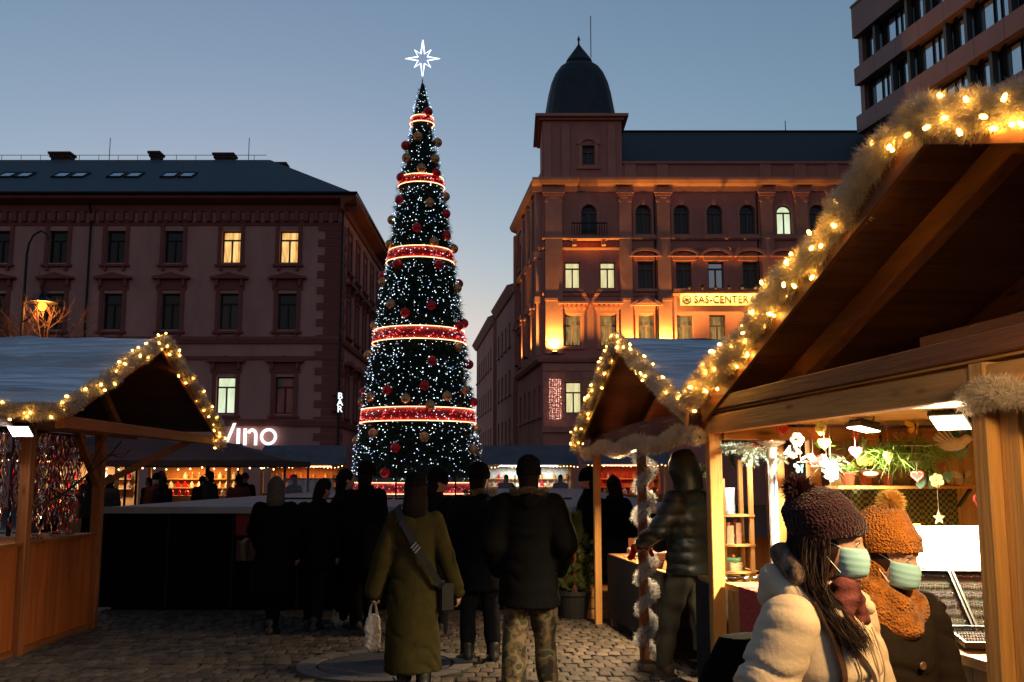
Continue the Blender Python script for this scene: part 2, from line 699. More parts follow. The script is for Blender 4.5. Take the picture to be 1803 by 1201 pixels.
m_redpane = lit_pane('red_lit_pane', (0.004, 0.001, 0.001), (0.05, 0.004, 0.002), 0.7, 2)
m_cream = lit_pane('cream_lit_pane', (0.66, 0.55, 0.22), (0.9, 0.8, 0.42), 0.95, 4)
m_skyglass = mat('sky_window_glass', (0.45, 0.55, 0.62), 0.08, metal=0.9, var=0.1, scale=0.3)
m_letter = emat('lit_white_letter', (0.93, 0.96, 1.0), 1.6)

# ------------------------------------------------------------------ ground sheet
gm_ = MB()
gm_.add([(-900, -300, 0), (900, -300, 0), (900, 1500, 0), (-900, 1500, 0)], [(0, 1, 2, 3)])
m_ground = mat('square_asphalt', (0.03, 0.027, 0.025), 0.75, var=0.3, scale=2.0, bump=0.25, bscale=30)
structure(gm_.build('ground', m_ground))

# ------------------------------------------------------------------ left corner building (front plane y=55)
LB = thing('corner_building', 'dark reddish three storey corner building with grey hip roof, wine bar at street level', 'building', (-9.6, 55.0, 0))
WF = 36.0
MF = T(-WF, 0, 0)            # front facade, x runs 0..WF
fw = []
cols = [WF - 3.0 - 3.26 * k for k in range(9)]
rows = [(13.6, 1.85, 1.05), (9.8, 2.05, 1.05), (5.1, 2.05, 1.05)]
for r_, (z, h, w) in enumerate(rows):
    for k, x in enumerate(cols):
        fw.append((x, z, w, h, False))
wall(LB, MF, WF, 0, 17.0, fw, m_plaster, 0.3)
lit = {(0, 0): m_warmpane, (0, 1): m_warmpane, (2, 1): m_coolpane, (2, 0): m_redpane}
sill_me = hood_me = sur_me = brk_me = None
for r_, (z, h, w) in enumerate(rows):
    for k, x in enumerate(cols):
        p = lit.get((r_, k), m_glass)
        window(LB, MF @ T(x, 0, z), w, h, m_darkframe, p, transom=0.72,
               label='lit window with pale curtains' if (r_, k) in lit and r_ != 2 else None)
        if sur_me is None:
            b = MB()
            for s_ in (-1, 1):
                b.box(min(s_ * 0.53, s_ * 0.75), max(s_ * 0.53, s_ * 0.75), -0.07, 0.0, -0.1, 2.25)
            b.box(-0.85, 0.85, -0.08, 0.0, 2.25, 2.5)
            sur_me = b.mesh('window_surround')
            b = MB()
            b.box(-0.85, 0.85, -0.2, 0.0, -0.22, -0.102)
            b.box(-0.6, -0.45, -0.14, 0.0, -0.45, -0.222)
            b.box(0.45, 0.6, -0.14, 0.0, -0.45, -0.222)
            sill_me = b.mesh('sill')
            b = MB()
            b.prism([(-1.05, 2.85), (1.05, 2.85), (1.05, 2.97), (0.55, 3.06), (0, 3.22), (-0.55, 3.06), (-1.05, 2.97)], -0.34, 0)
            b.box(-0.85, 0.85, -0.06, 0, 2.502, 2.848)
            for s_ in (-0.78, 0.62):
                b.box(s_, s_ + 0.16, -0.24, -0.062, 2.45, 2.848)
            hood_me = b.mesh('window_hood')
        obj('window_surround', sur_me, m_trim, LB, MF @ T(x, 0, z))
        obj('sill', sill_me, m_trim, LB, MF @ T(x, 0, z))
        if r_ > 0:
            obj('window_hood', hood_me, m_trim, LB, MF @ T(x, 0, z))
# cornice, frieze brackets, courses
corn = [(0, 16.55), (0.12, 16.55), (0.16, 16.9), (0.45, 17.0), (0.8, 17.15), (0.85, 17.38), (0, 17.38)]
mould(LB, MF, -0.0, WF + 0.85, corn, m_trim, 'cornice')
mould(LB, MF, 0, WF + 0.06, [(0, 15.75), (0.06, 15.75), (0.06, 15.95), (0, 15.95)], m_trim, 'frieze_band')
mould(LB, MF, 0, WF + 0.1, [(0, 9.0), (0.1, 9.0), (0.16, 9.25), (0.1, 9.4), (0, 9.4)], m_trim, 'string_course')
mould(LB, MF, 0, WF + 0.08, [(0, 8.1), (0.08, 8.1), (0.08, 8.3), (0, 8.3)], m_trim, 'string_course')
mould(LB, MF, 0, WF + 0.12, [(0, 4.4), (0.12, 4.4), (0.18, 4.7), (0.1, 4.8), (0, 4.8)], m_trim, 'string_course')
b = MB()
b.box(-0.14, 0.14, -0.24, 0, 15.97, 16.52)
bm_ = b.mesh('bracket')
for i in range(46):
    obj('bracket', bm_, m_trim, LB, MF @ T(WF - 0.4 - i * 0.55, 0, 0))
for side in (0, 1):
    for i in range(34):
        wq = 1.35 if i % 2 else 0.95
        b = MB()
        b.box(-wq, 0.05, -0.05, 0.0, 0.03, 0.44)
        me = b.mesh('quoin')
        if side == 0:
            obj('quoin', me, m_trim, LB, T(0, 0, 0.4 + i * 0.455))
        else:
            obj('quoin', me, m_trim, LB, T(0, 0, 0.4 + i * 0.455) @ Matrix.Rotation(R(90), 4, 'Z') @ Matrix.Scale(-1, 4, (1, 0, 0)))
# side facade along the street (outward +x)
MS = T(0, 0, 0, R(90))
sw = []
for r_, (z, h, w) in enumerate(rows):
    for k in range(5):
        sw.append((2.6 + 3.1 * k, z, w, h, False))
wall(LB, MS, 17.0, 0, 17.0, sw, m_plaster, 0.3)
for x, z, w, h, a in sw:
    window(LB, MS @ T(x, 0, z), w, h, m_darkframe, m_glass, transom=0.72)
    obj('window_surround', sur_me, m_trim, LB, MS @ T(x, 0, z))
    obj('sill', sill_me, m_trim, LB, MS @ T(x, 0, z))
    if z < 12:
        obj('window_hood', hood_me, m_trim, LB, MS @ T(x, 0, z))
mould(LB, MS, -0.8, 17.5, corn, m_trim, 'cornice')
mould(LB, MS, 0.0, 17, [(0, 9.0), (0.1, 9.0), (0.16, 9.25), (0.1, 9.4), (0, 9.4)], m_trim, 'string_course')
mould(LB, MS, 0.0, 17, [(0, 4.4), (0.12, 4.4), (0.18, 4.7), (0.1, 4.8), (0, 4.8)], m_trim, 'string_course')
# back and core so that light does not leak through
b = MB()
b.box(-WF, -0.6, 0.6, 16.9, 0, 16.9)
b.build('core', m_iron, LB)
# hip roof: eaves z 17.4, ridge 21.8 along x
ez, rzz = 17.38, 21.9
b = MB()
e0, e1, yb, yf = -WF - 0.5, 0.85, 17.6, -0.85
ry = 7.0
b.add([(e0, yf, ez), (e1, yf, ez), (e1, yb, ez), (e0, yb, ez), (e0, ry, rzz), (-6.0, ry, rzz), (-6.0, 11, rzz), (e0, 11, rzz)],
      [(0, 1, 5, 4), (1, 2, 6, 5), (2, 3, 7, 6), (4, 5, 6, 7), (0, 4, 7, 3), (0, 3, 2, 1)])
roof = b.build('roof', m_slate, LB)
# gutter + snow guard
b = MB()
b.tube([(e0, yf - 0.06, ez + 0.02), (e1 + 0.06, yf - 0.06, ez + 0.02), (e1 + 0.06, yb, ez + 0.02)], 0.09, 6)
b.build('gutter', m_iron, LB)
sl = (rzz - ez) / (ry - yf)
ang = math.atan(sl)
for px in (-20.8 - 0, -17.5, -14.2, -11.0):
    for dx in (0, 1.05):
        b = MB()
        yy = 3.1
        for (a0, a1, c0, c1) in ((-0.45, 0.45, -0.62, -0.55), (-0.45, 0.45, 0.55, 0.62), (-0.45, -0.38, -0.55, 0.55), (0.38, 0.45, -0.55, 0.55)):
            b.box(a0, a1, c0, c1, 0.0, 0.1)
        M = Matrix.Translation((px + dx, yy, ez + (yy - yf) * sl)) @ Matrix.Rotation(ang, 4, 'X')
        fr = b.build('skylight', m_iron, roof, M=M)
        b = MB()
        b.box(-0.38, 0.38, -0.55, 0.55, 0.02, 0.06)
        b.build('pane', m_skyglass, fr)
for px, w, h, yy in ((-19.85, 1.15, 0.62, 7.6), (-13.6 - 0.1, 0.5, 0.66, 7.6), (-9.25, 1.1, 0.62, 7.8), (-6.95, 0.8, 0.55, 9.6), (-6.0, 0.75, 0.5, 9.4)):
    b = MB()
    b.box(px - w / 2, px + w / 2, yy, yy + 0.7, rzz - 1.5, rzz + h - 0.25)
    b.box(px - w / 2 - 0.08, px + w / 2 + 0.08, yy - 0.08, yy + 0.78, rzz + h - 0.248, rzz + h - 0.05)
    b.box(px - w / 2 - 0.16, px + w / 2 + 0.16, yy - 0.16, yy + 0.86, rzz + h - 0.048, rzz + h + 0.1)
    b.build('chimney', m_brickdark, roof)
for px in (-17.0, -7.8):
    b = MB()
    b.tube([(px, 8.5, rzz), (px, 8.5, rzz + 2.0)], 0.025, 5)
    for s_ in (-1, 1):
        b.tube([(px, 8.5, rzz + 0.45), (px + s_ * 0.35, 8.5, rzz)], 0.02, 4)
    b.build('antenna', m_iron, roof)
b = MB()
b.tube([(e0, ry - 0.1, rzz + 0.28), (-6.2, ry - 0.1, rzz + 0.28)], 0.02, 4)
for i in range(22):
    x = -7 - i * 1.25
    b.tube([(x, ry - 0.1, rzz - 0.05), (x, ry - 0.1, rzz + 0.28)], 0.018, 4)
b.build('ridge_rail', m_iron, roof)
for dx in (0.05, -14.2, -27.3):
    b = MB()
    b.tube([(dx, -0.14, 0), (dx, -0.14, 16.3), (dx, -0.5, 16.9)], 0.06, 6)
    b.build('downpipe', m_iron, LB)
# signs on it
vs = thing('wine_bar_sign', 'white lit letters reading Vino on the corner building', 'sign', (-9.6 - 5.05, 54.78, 3.35))
b = MB()
k_ = 0.0
b.prism([(-1.32, 0.42), (-1.18, 0.42), (-1.06, 0.16), (-0.66, 1.22), (-0.50, 1.22), (-1.0, -0.06), (-1.10, -0.06)], -0.03, 0.03)
b.build('letter', m_letter, vs)
b = MB()
b.box(-0.44, -0.27, -0.03, 0.03, 0.02, 0.93)
b.build('letter', m_letter, vs)
b = MB()
b.box(-0.07, 0.10, -0.03, 0.03, 0.02, 0.93)
n_ = [(0.105 + 0.29 - 0.29 * math.cos(R(a)), 0.58 + 0.35 * math.sin(R(a))) for a in range(20, 181, 16)]
n2 = [(0.105 + 0.29 - 0.13 * math.cos(R(a)), 0.58 + 0.19 * math.sin(R(a))) for a in range(20, 181, 16)]
for i in range(len(n_) - 1):
    b.prism([n_[i], n_[i + 1], n2[i + 1], n2[i]], -0.03, 0.03)
b.box(0.525, 0.685, -0.03, 0.03, 0.02, 0.58)
b.build('letter', m_letter, vs)
b = MB()
for i in range(28):
    a, c = 2 * math.pi * i / 28, 2 * math.pi * (i + 1) / 28
    f_ = lambda t, r: (1.30 + r * math.cos(t), 0.48 + r * math.sin(t))
    b.prism([f_(a, 0.46), f_(c, 0.46), f_(c, 0.31), f_(a, 0.31)], -0.03, 0.03)
b.build('letter', m_letter, vs)
bs = thing('bar_sign', 'vertical lit white BAR sign projecting from the corner', 'sign', (-9.62, 54.4, 5.1))
for i, ch in enumerate('BAR'):
    me = textmesh(ch, 0.5, 0.04)
    obj('letter', me, m_letter, bs, Matrix.Translation((0.22, -0.05, 0.92 - 0.36 * i)) @ Matrix.Rotation(R(90), 4, 'X'))
b = MB()
b.box(0.0, 0.44, 0.03, 0.12, 0.0, 1.15)
b.build('back_panel', m_iron, bs)
b = MB()
b.beam((0.05, 0.07, 1.0), (-0.3, 0.58, 1.0), 0.05)
b.beam((0.05, 0.07, 0.1), (-0.3, 0.58, 0.1), 0.05)
b.build('bracket', m_iron, bs)
gs = thing('cafe_sign', 'small lit letter G on the dark wall below the garland', 'sign', (-18.15, 54.7, 3.15))
me = textmesh('G', 0.55, 0.03)
obj('letter', me, m_letter, gs, Matrix.Rotation(R(90), 4, 'X'))
b = MB()
b.beam((-0.35, 0.1, 0.0), (0.35, 0.1, 0.0), 0.06)
b.beam((0, 0.1, 0), (0, 0.3, 0), 0.06)
b.build('bracket', m_iron, gs)
# next house along the left street
NB = thing('street_house', 'dark house with lower eaves behind the corner building', 'building', (-9.75, 72.6, 0))
MS2 = T(0, 0, 0, R(90))
hl = [(1.6 + 2.8 * k, z, 1.0, 1.9, False) for k in range(5) for z in (3.4, 7.0, 10.6)]
wall(NB, MS2, 15, 0, 15.6, hl, m_plaster)
for h in hl:
    window(NB, MS2 @ T(h[0], 0, h[1]), 1.0, 1.9, m_darkframe, m_glass)
mould(NB, MS2, -0.3, 15, [(0, 15.2), (0.3, 15.3), (0.5, 15.7), (0, 15.7)], m_trim, 'cornice')
b = MB()
b.prism([(-8, 15.72), (0.5, 15.72), (-2, 17.9), (-6, 17.9)], 0, 15)
b.build('roof', m_slate, NB)
b = MB()
b.box(-8, -0.4, 0.02, 14.9, 0, 15.6)
b.build('core', m_plaster, NB)
# ------------------------------------------------------------------ domed office building (front plane y=60)
m_pink = mat('domed_plaster', (0.58, 0.225, 0.165), 0.9, var=0.18, scale=0.5, stretch=(1, 1, 0.4), bump=0.2, bscale=7)
m_pink2 = mat('domed_trim', (0.62, 0.26, 0.18), 0.85, var=0.12, scale=1.0, bump=0.15, bscale=9)
m_dome = mat('dome_slate', (0.03, 0.037, 0.04), 0.55, var=0.25, scale=2.0, bump=0.3, bscale=5)
WARM = (1.0, 0.55, 0.11)
SB = thing('domed_building', 'four storey plaster building with corner tower and dark slate dome', 'building', (1.85, 60.0, 0))
W2 = 24.0
M0 = T()
A_ = [2.91, 6.28, 8.64, 10.68, 12.72, 15.0, 17.05, 19.2, 21.4]
B_ = [1.86, 4.02, 6.36, 8.7, 10.68, 12.8, 14.95, 17.05, 19.2, 21.4]
holes = [(x, 16.5, 0.95, 1.85, True) for x in A_] + [(x, 13.1, 0.95, 1.65, False) for x in B_] + \
        [(x, 9.55, 0.98, 1.9, False) for x in B_] + [(x, 5.45, 0.98, 1.9, False) for x in B_]
wall(SB, M0, W2, 0, 20.6, holes, m_pink, 0.3)
m_sash = mat('pale_sash', (0.16, 0.10, 0.08), 0.6, var=0.1)
for i, x in enumerate(A_):
    window(SB, T(x, 0, 16.5), 0.95, 1.85, m_sash, m_coolpane if i == 5 else m_glass, True,
           'lit arched window' if i == 5 else None)
for i, x in enumerate(B_):
    window(SB, T(x, 0, 13.1), 0.95, 1.65, m_sash, (m_cream if i in (0, 1) else m_skyglass if i in (4,) else m_glass), transom=0.75)
for i, x in enumerate(B_):
    window(SB, T(x, 0, 9.55), 0.98, 1.9, m_sash, (m_dimpane if i in (0, 1, 2, 3, 4, 5) else m_glass), transom=0.66)
for i, x in enumerate(B_):
    window(SB, T(x, 0, 5.45), 0.98, 1.9, m_sash, m_cream if i == 0 else m_glass, transom=0.66)
b = MB()
b.box(-0.7, 0.7, -0.16, 0, -0.22, -0.05)
sill2 = b.mesh('sill')
b = MB()
for s_ in (-1, 1):
    b.box(min(s_ * 0.5, s_ * 0.68), max(s_ * 0.5, s_ * 0.68), -0.06, 0, -0.04, 1.98)
b.box(-0.72, 0.72, -0.07, 0, 1.98, 2.2)
sur2 = b.mesh('window_surround')
b = MB()
b.box(-0.78, 0.78, -0.10, 0, 2.203, 2.55)
b.box(-0.92, 0.92, -0.3, 0, 2.553, 2.68)
for s_ in (-0.7, -0.42, -0.14, 0.14, 0.42, 0.7):
    b.box(s_ - 0.06, s_ + 0.06, -0.2, -0.102, 2.3, 2.55)
ent2 = b.mesh('window_hood')
b = MB()
b.box(-0.78, 0.78, -0.10, 0, 2.203, 2.45)
b.prism([(-0.98, 2.453), (0.98, 2.453), (0.98, 2.56), (0, 3.1), (-0.98, 2.56)], -0.28, 0)
b.prism([(-0.55, 2.57), (0.55, 2.57), (0, 2.9)], -0.34, -0.282)
ped2 = b.mesh('window_hood')
b = MB()
for s_ in (-1, 1):
    b.box(min(s_ * 0.5, s_ * 0.66), max(s_ * 0.5, s_ * 0.66), -0.06, 0, 0, 1.42)
o_, i_ = arch_pts(1.36, 2.05, 0.66), arch_pts(0.98, 1.87, 0.48)
for k in range(len(o_) - 1):
    b.prism([o_[k], o_[k + 1], i_[k + 1], i_[k]], -0.07, 0)
b.box(-0.1, 0.1, -0.14, -0.072, 1.85, 2.15)
arc2 = b.mesh('arch_moulding')
for x in A_:
    obj('arch_moulding', arc2, m_pink2, SB, T(x, 0, 16.5))
    obj('sill', sill2, m_pink2, SB, T(x, 0, 16.5))
for i, x in enumerate(B_):
    obj('sill', sill2, m_pink2, SB, T(x, 0, 13.1))
    obj('sill', sill2, m_pink2, SB, T(x, 0, 9.55))
    if i not in (3, 4, 5):
        obj('window_surround', sur2, m_pink2, SB, T(x, 0, 9.55))
        obj('window_hood', ped2 if i in (2, 6) else ent2, m_pink2, SB, T(x, 0, 9.55))
# segmental hoods over second-row windows
b = MB()
b.box(-0.75, 0.75, -0.12, 0, 1.72, 1.95)
for k in range(8):
    a, c = math.pi * k / 8, math.pi * (k + 1) / 8
    b.prism([(-0.95 * math.cos(a), 2.0 + 0.5 * math.sin(a)), (-0.95 * math.cos(c), 2.0 + 0.5 * math.sin(c)),
             (-0.8 * math.cos(c), 1.97 + 0.36 * math.sin(c)), (-0.8 * math.cos(a), 1.97 + 0.36 * math.sin(a))], -0.26, 0)
b.box(-1.0, 1.0, -0.24, 0, 1.952, 2.02)
seg2 = b.mesh('window_hood')
for i in (2, 3, 4, 5, 6, 7):
    obj('window_hood', seg2, m_pink2, SB, T(B_[i], 0, 13.1))
# pilasters with capital and base
for x, w in ((0.72, 1.05), (5.15, 0.75), (7.5, 0.8), (13.9, 0.75), (16.05, 0.75), (18.1, 0.75), (20.3, 0.75)):
    b = MB()
    b.box(x - w / 2, x + w / 2, -0.18, 0, 9.3, 18.75)
    pl = b.build('pilaster', m_pink2, SB)
    b = MB()
    for k, (e, z0, z1) in enumerate(((0.05, 18.752, 18.9), (0.1, 18.902, 19.05), (0.16, 19.052, 19.2))):
        b.box(x - w / 2 - e, x + w / 2 + e, -0.18 - e, 0, z0, z1)
    for s_ in (-1, 1):
        b.tube([(x + s_ * w * 0.42, -0.24, 18.62), (x + s_ * w * 0.42, -0.1, 18.62)], 0.13, 8)
    b.build('capital', m_pink2, pl)
    b = MB()
    b.box(x - w / 2 - 0.06, x + w / 2 + 0.06, -0.26, 0, 9.05, 9.298)
    b.build('plinth', m_pink2, pl)
    b = MB()
    b.box(x - w / 2 - 0.04, x + w / 2 + 0.04, -0.24, -0.182, 12.3, 12.45)
    b.build('band', m_pink2, pl)
c1 = [(0, 19.2), (0.1, 19.2), (0.14, 19.5), (0.45, 19.6), (0.6, 19.8), (0.62, 19.95), (0, 19.95)]
mould(SB, M0, -0.6, W2, c1, m_pink2, 'cornice')
mould(SB, M0, 0, W2, [(0, 16.1), (0.1, 16.1), (0.2, 16.2), (0.2, 16.28), (0, 16.28)], m_pink2, 'string_course')
mould(SB, M0, 0, W2, [(0, 15.5), (0.08, 15.5), (0.14, 15.62), (0, 15.62)], m_pink2, 'string_course')
mould(SB, M0, 0, W2, [(0, 12.62), (0.08, 12.62), (0.14, 12.78), (0, 12.78)], m_pink2, 'string_course')
mould(SB, M0, -0.1, W2, [(0, 8.55), (0.2, 8.55), (0.34, 8.75), (0.36, 8.95), (0, 8.95)], m_pink2, 'string_course')
mould(SB, M0, -0.05, W2, [(0, 4.3), (0.2, 4.3), (0.25, 4.6), (0, 4.6)], m_pink2, 'string_course')
# rusticated bands of the street floors
for i in range(8):
    z = 4.65 + i * 0.48
    segs = [(0, 1.35), (2.39, 3.5), (4.55, 5.8)] if z + 0.42 > 5.2 and z < 7.6 else [(0, 5.8)]
    for a0, a1 in segs:
        b = MB()
        b.box(a0 + 0.02, a1, -0.05, 0, z, z + 0.42)
        b.build('rustic_block', m_pink2, SB)
# attic parapet with piers
b = MB()
b.box(5.0, W2, -0.05, 0.3, 19.952, 20.95)
b.build('parapet', m_pink, SB)
mould(SB, M0, 5.05, W2, [(0.05, 20.95), (0.2, 20.95), (0.22, 21.1), (0, 21.1)], m_pink2, 'parapet_cap')
b = MB()
b.box(-0.35, 0.35, -0.14, -0.05, 19.955, 20.948)
pier = b.mesh('parapet_pier')
for x in (5.5, 7.5, 13.9, 16.05, 18.1):
    obj('parapet_pier', pier, m_pink2, SB, T(x, 0, 0))
# main roof
b = MB()
b.prism([(0.31, 20.9), (6.0, 25.2), (12, 25.2), (12, 20.9)], 4.95, W2)
b.xf(Matrix.Rotation(R(90), 4, 'Z') @ Matrix.Scale(-1, 4, (0, 1, 0)))
roof2 = b.build('roof', m_dome, SB)
b = MB()
b.tube([(5, 6, 25.25), (W2, 6, 25.25)], 0.07, 5)
b.tube([(17.0, 6, 25.2), (17.0, 6, 26.0)], 0.03, 4)
b.build('ridge_rail', m_iron, roof2)
# tower
tw = MB()
wall(SB, T(0.05, -0.12, 0), 4.95, 19.95, 23.75, [(2.86, 20.9, 0.75, 1.25, False)], m_pink, 0.3, 'tower_wall')
window(SB, T(2.91, -0.12, 20.9), 0.75, 1.25, m_sash, m_glass)
b = MB()
b.box(0.05, 4.95, 0.3, 5.0, 19.0, 23.75)
b.build('tower_core', m_pink, SB)
for x in (0.35, 1.5, 4.35):
    b = MB()
    b.box(x - 0.24, x + 0.24, -0.22, -0.121, 19.96, 23.5)
    b.build('pilaster', m_pink2, SB)
b = MB()
for s_ in (-1, 1):
    b.box(2.91 + min(s_ * 0.4, s_ * 0.62), 2.91 + max(s_ * 0.4, s_ * 0.62), -0.2, -0.121, 20.8, 22.2)
o_, i_ = arch_pts(1.5, 2.8, 0.6), arch_pts(0.9, 2.5, 0.3)
for k in range(len(o_) - 1):
    b.prism([(2.91 + o_[k][0], 20 + o_[k][1]), (2.91 + o_[k + 1][0], 20 + o_[k + 1][1]), (2.91 + i_[k + 1][0], 20 + i_[k + 1][1]), (2.91 + i_[k][0], 20 + i_[k][1])], -0.24, -0.121)
b.box(2.2, 3.62, -0.26, -0.121, 20.6, 20.79)
b.build('window_surround', m_pink2, SB)
b = MB()
b.box(-0.15, 5.15, -0.32, 5.2, 23.752, 23.9)
b.box(-0.4, 5.4, -0.57, 5.45, 23.902, 24.08)
b.build('tower_cornice', m_pink2, SB)
dome = MB()


def superdome(b, prof, c, n=32, e=3.0):
    vs, fs = [], []
    for r, z in prof:
        for j in range(n):
            a = 2 * math.pi * j / n
            ca, sa = math.cos(a), math.sin(a)
            q = (abs(ca) ** e + abs(sa) ** e) ** (-1 / e)
            vs.append((c[0] + r * q * ca, c[1] + r * q * sa, z))
    k = len(prof)
    for i in range(k - 1):
        for j in range(n):
            fs.append((i * n + j, i * n + (j + 1) % n, (i + 1) * n + (j + 1) % n, (i + 1) * n + j))
    fs.append(tuple(range(n)))
    fs.append(tuple((k - 1) * n + j for j in range(n)))
    b.add(vs, fs)


superdome(dome, [(2.42, 24.08), (2.38, 24.3), (2.22, 25.2), (2.05, 26.2), (1.86, 27.0), (1.62, 27.6), (1.3, 28.1), (0.95, 28.4), (0.8, 28.5),
                 (0.86, 28.62), (0.8, 28.75), (0.5, 29.2), (0.2, 29.65), (0.06, 29.9), (0.05, 30.15), (0.1, 30.22), (0.02, 30.5)], (2.55, 2.4))
dm = dome.build('dome', m_dome, SB, smooth=False)
b = MB()
b.tube([(3.35, 2.4, 29.0), (3.35, 2.4, 31.9)], 0.03, 5)
b.build('antenna', m_iron, dm)
# balcony under the tower's arched window
b = MB()
b.box(1.75, 4.0, -0.75, 0, 16.05, 16.2)
b.box(1.85, 2.1, -0.6, 0, 15.7, 16.048)
b.box(3.65, 3.9, -0.6, 0, 15.7, 16.048)
bal = b.build('balcony', m_pink2, SB)
b = MB()
b.box(1.78, 3.97, -0.73, -0.66, 16.98, 17.06)
for i in range(15):
    b.box(1.8 + i * 0.152, 1.84 + i * 0.152, -0.71, -0.67, 16.2, 16.98)
b.build('railing', m_iron, bal)
for dx in (6.95, 13.3):
    b = MB()
    b.tube([(dx, -0.09, 0), (dx, -0.09, 19.1)], 0.05, 6)
    b.build('downpipe', m_iron, SB)
# lettered board
sg = thing('lettered_facade_board', 'long cream board reading SAS-CENTER lit by small lamps above', 'sign', (1.85 + 8.4, 59.86, 12.0))
b = MB()
b.box(0, 5.0, -0.05, 0, 0, 0.74)
bd = b.build('board', mat('sign_cream', (0.75, 0.66, 0.45), 0.7, var=0.08), sg)
me = textmesh('SAS-CENTER', 0.62, 0.02, 1.05)
m_ink = mat('sign_letter', (0.03, 0.018, 0.012), 0.6, var=0.0)
obj('lettering', me, m_ink, sg, Matrix.Translation((2.5, -0.075, 0.36)) @ Matrix.Rotation(R(90), 4, 'X') @ Matrix.Scale(0.92, 4, (1, 0, 0)))
for x in (0.42, 4.58):
    b = MB()
    b.tube([(x + 0.24 * math.cos(a * 0.52), -0.07, 0.37 + 0.24 * math.sin(a * 0.52)) for a in range(13)], 0.03, 5)
    for a in range(3):
        t_ = a * math.pi / 3 + 0.3
        b.beam((x - 0.18 * math.cos(t_), -0.07, 0.37 - 0.18 * math.sin(t_)), (x + 0.18 * math.cos(t_), -0.07, 0.37 + 0.18 * math.sin(t_)), 0.05, 0.03)
    b.build('emblem', m_ink, sg)
for i in range(6):
    x = 0.5 + i * 0.8
    b = MB()
    b.tube([(x, 0.1, 1.05), (x, -0.45, 1.1)], 0.03, 5)
    b.tube([(x, -0.42, 1.18), (x, -0.55, 0.98)], [0.06, 0.12], 8)
    lf = b.build('sign_lamp', m_iron, sg)
    lamp('SPOT', (x, -0.56, 0.96), 190, (1.0, 0.54, 0.12), sg, 0.05, to=(x, 0.0, -0.3), angle=140, blend=0.9)
# facade uplighters on the ledge
for i, (x, pw) in enumerate(((0.72, 1900), (5.15, 1300), (7.5, 1900), (13.9, 1300))):
    u = thing('facade_uplighter', ['uplighter on the ledge at the tower corner of the domed building',
                                   'uplighter on the ledge right of the tower windows', 'uplighter left of the lettered board on the domed building',
                                   'uplighter right of the lettered board on the domed building'][i], 'floodlight', (1.85 + x, 59.36, 8.96), group='facade uplighters')
    b = MB()
    b.box(-0.16, 0.16, -0.1, 0.1, 0.0, 0.16)
    b.beam((-0.2, 0, 0.0), (-0.2, 0, 0.2), 0.03)
    b.beam((0.2, 0, 0.0), (0.2, 0, 0.2), 0.03)
    b.build('housing', m_iron, u)
    b = MB()
    b.box(-0.13, 0.13, -0.08, 0.08, 0.161, 0.18)
    b.build('lens', emat('sodium_lens', (1, 0.6, 0.15), 12, False), u)
    lamp('SPOT', (0, 0.05, 0.24), pw, WARM, u, 0.06, to=(0, 0.22, 4.4), angle=150, blend=1.0)
# icicle light curtain beside the street door
ic = thing('icicle_light_curtain', 'curtain of small pink-white lights hanging left of the lit street window', 'lights', (1.85 + 0.75, 59.75, 5.0))
b = MB()
wv = MB()
for i in range(6):
    x = -0.32 + i * 0.13
    wv.tube([(x, 0, 2.62), (x, 0, 0.05 + 0.1 * rnd.random())], 0.006, 4)
    for k in range(20):
        b.octa((x + rnd.uniform(-0.03, 0.03), -0.02, 0.1 + k * 0.125 + rnd.uniform(-0.04, 0.04)), rnd.uniform(0.012, 0.026))
wv.build('wire', m_iron, ic)
stuff(b.build('bulbs', emat('pink_bulb', (1.0, 0.5, 0.38), 7, False), ic))
# side facade along the street, outward to the left
a2 = math.atan2(-12, 1.42)
MSd = Matrix.Translation((0.43 - 1.85, 12, 0)) @ Matrix.Rotation(a2, 4, 'Z')
L2 = 12.05
hs = [(1.5 + 2.3 * k, 16.5, 0.95, 1.85, True) for k in range(5)] + [(1.5 + 2.3 * k, z, 0.95, 1.8, False) for k in range(5) for z in (13.0, 9.55, 5.45)]
wall(SB, MSd, L2, 0, 20.6, hs, m_pink, 0.3)
for h in hs:
    window(SB, MSd @ T(h[0], 0, h[1]), h[2], h[3], m_sash, m_warmpane if (h[1] == 16.5 and abs(h[0] - 8.4) < 0.1) else m_glass, h[4])
    obj('sill', sill2, m_pink2, SB, MSd @ T(h[0], 0, h[1]))
    if h[1] == 9.55:
        obj('window_hood', ent2, m_pink2, SB, MSd @ T(h[0], 0, h[1]))
mould(SB, MSd, 0, L2, c1, m_pink2, 'cornice')
mould(SB, MSd, 0, L2, [(0, 8.55), (0.2, 8.55), (0.34, 8.75), (0.36, 8.95), (0, 8.95)], m_pink2, 'string_course')
mould(SB, MSd, 0, L2, [(0, 15.5), (0.2, 15.5), (0.3, 15.7), (0, 15.7)], m_pink2, 'string_course')
for x in (0.4, 4.95, 7.2, 9.6, 11.6):
    b = MB()
    b.box(x - 0.3, x + 0.3, -0.35, 0, 9.0, 19.18)
    b.box(x - 0.38, x + 0.38, -0.45, 0, 15.0, 15.4)
    b.box(x - 0.38, x + 0.38, -0.45, 0, 12.2, 12.6)
    b.xf(MSd)
    b.build('pilaster', m_pink2, SB)
b = MB()
b.slab([(0.35, 0.35), (0.05 + W2 - 0.1, 0.35), (W2 - 0.1, 12.3), (-1.0, 12.3)], 0, 20.5)
b.build('core', m_pink, SB)
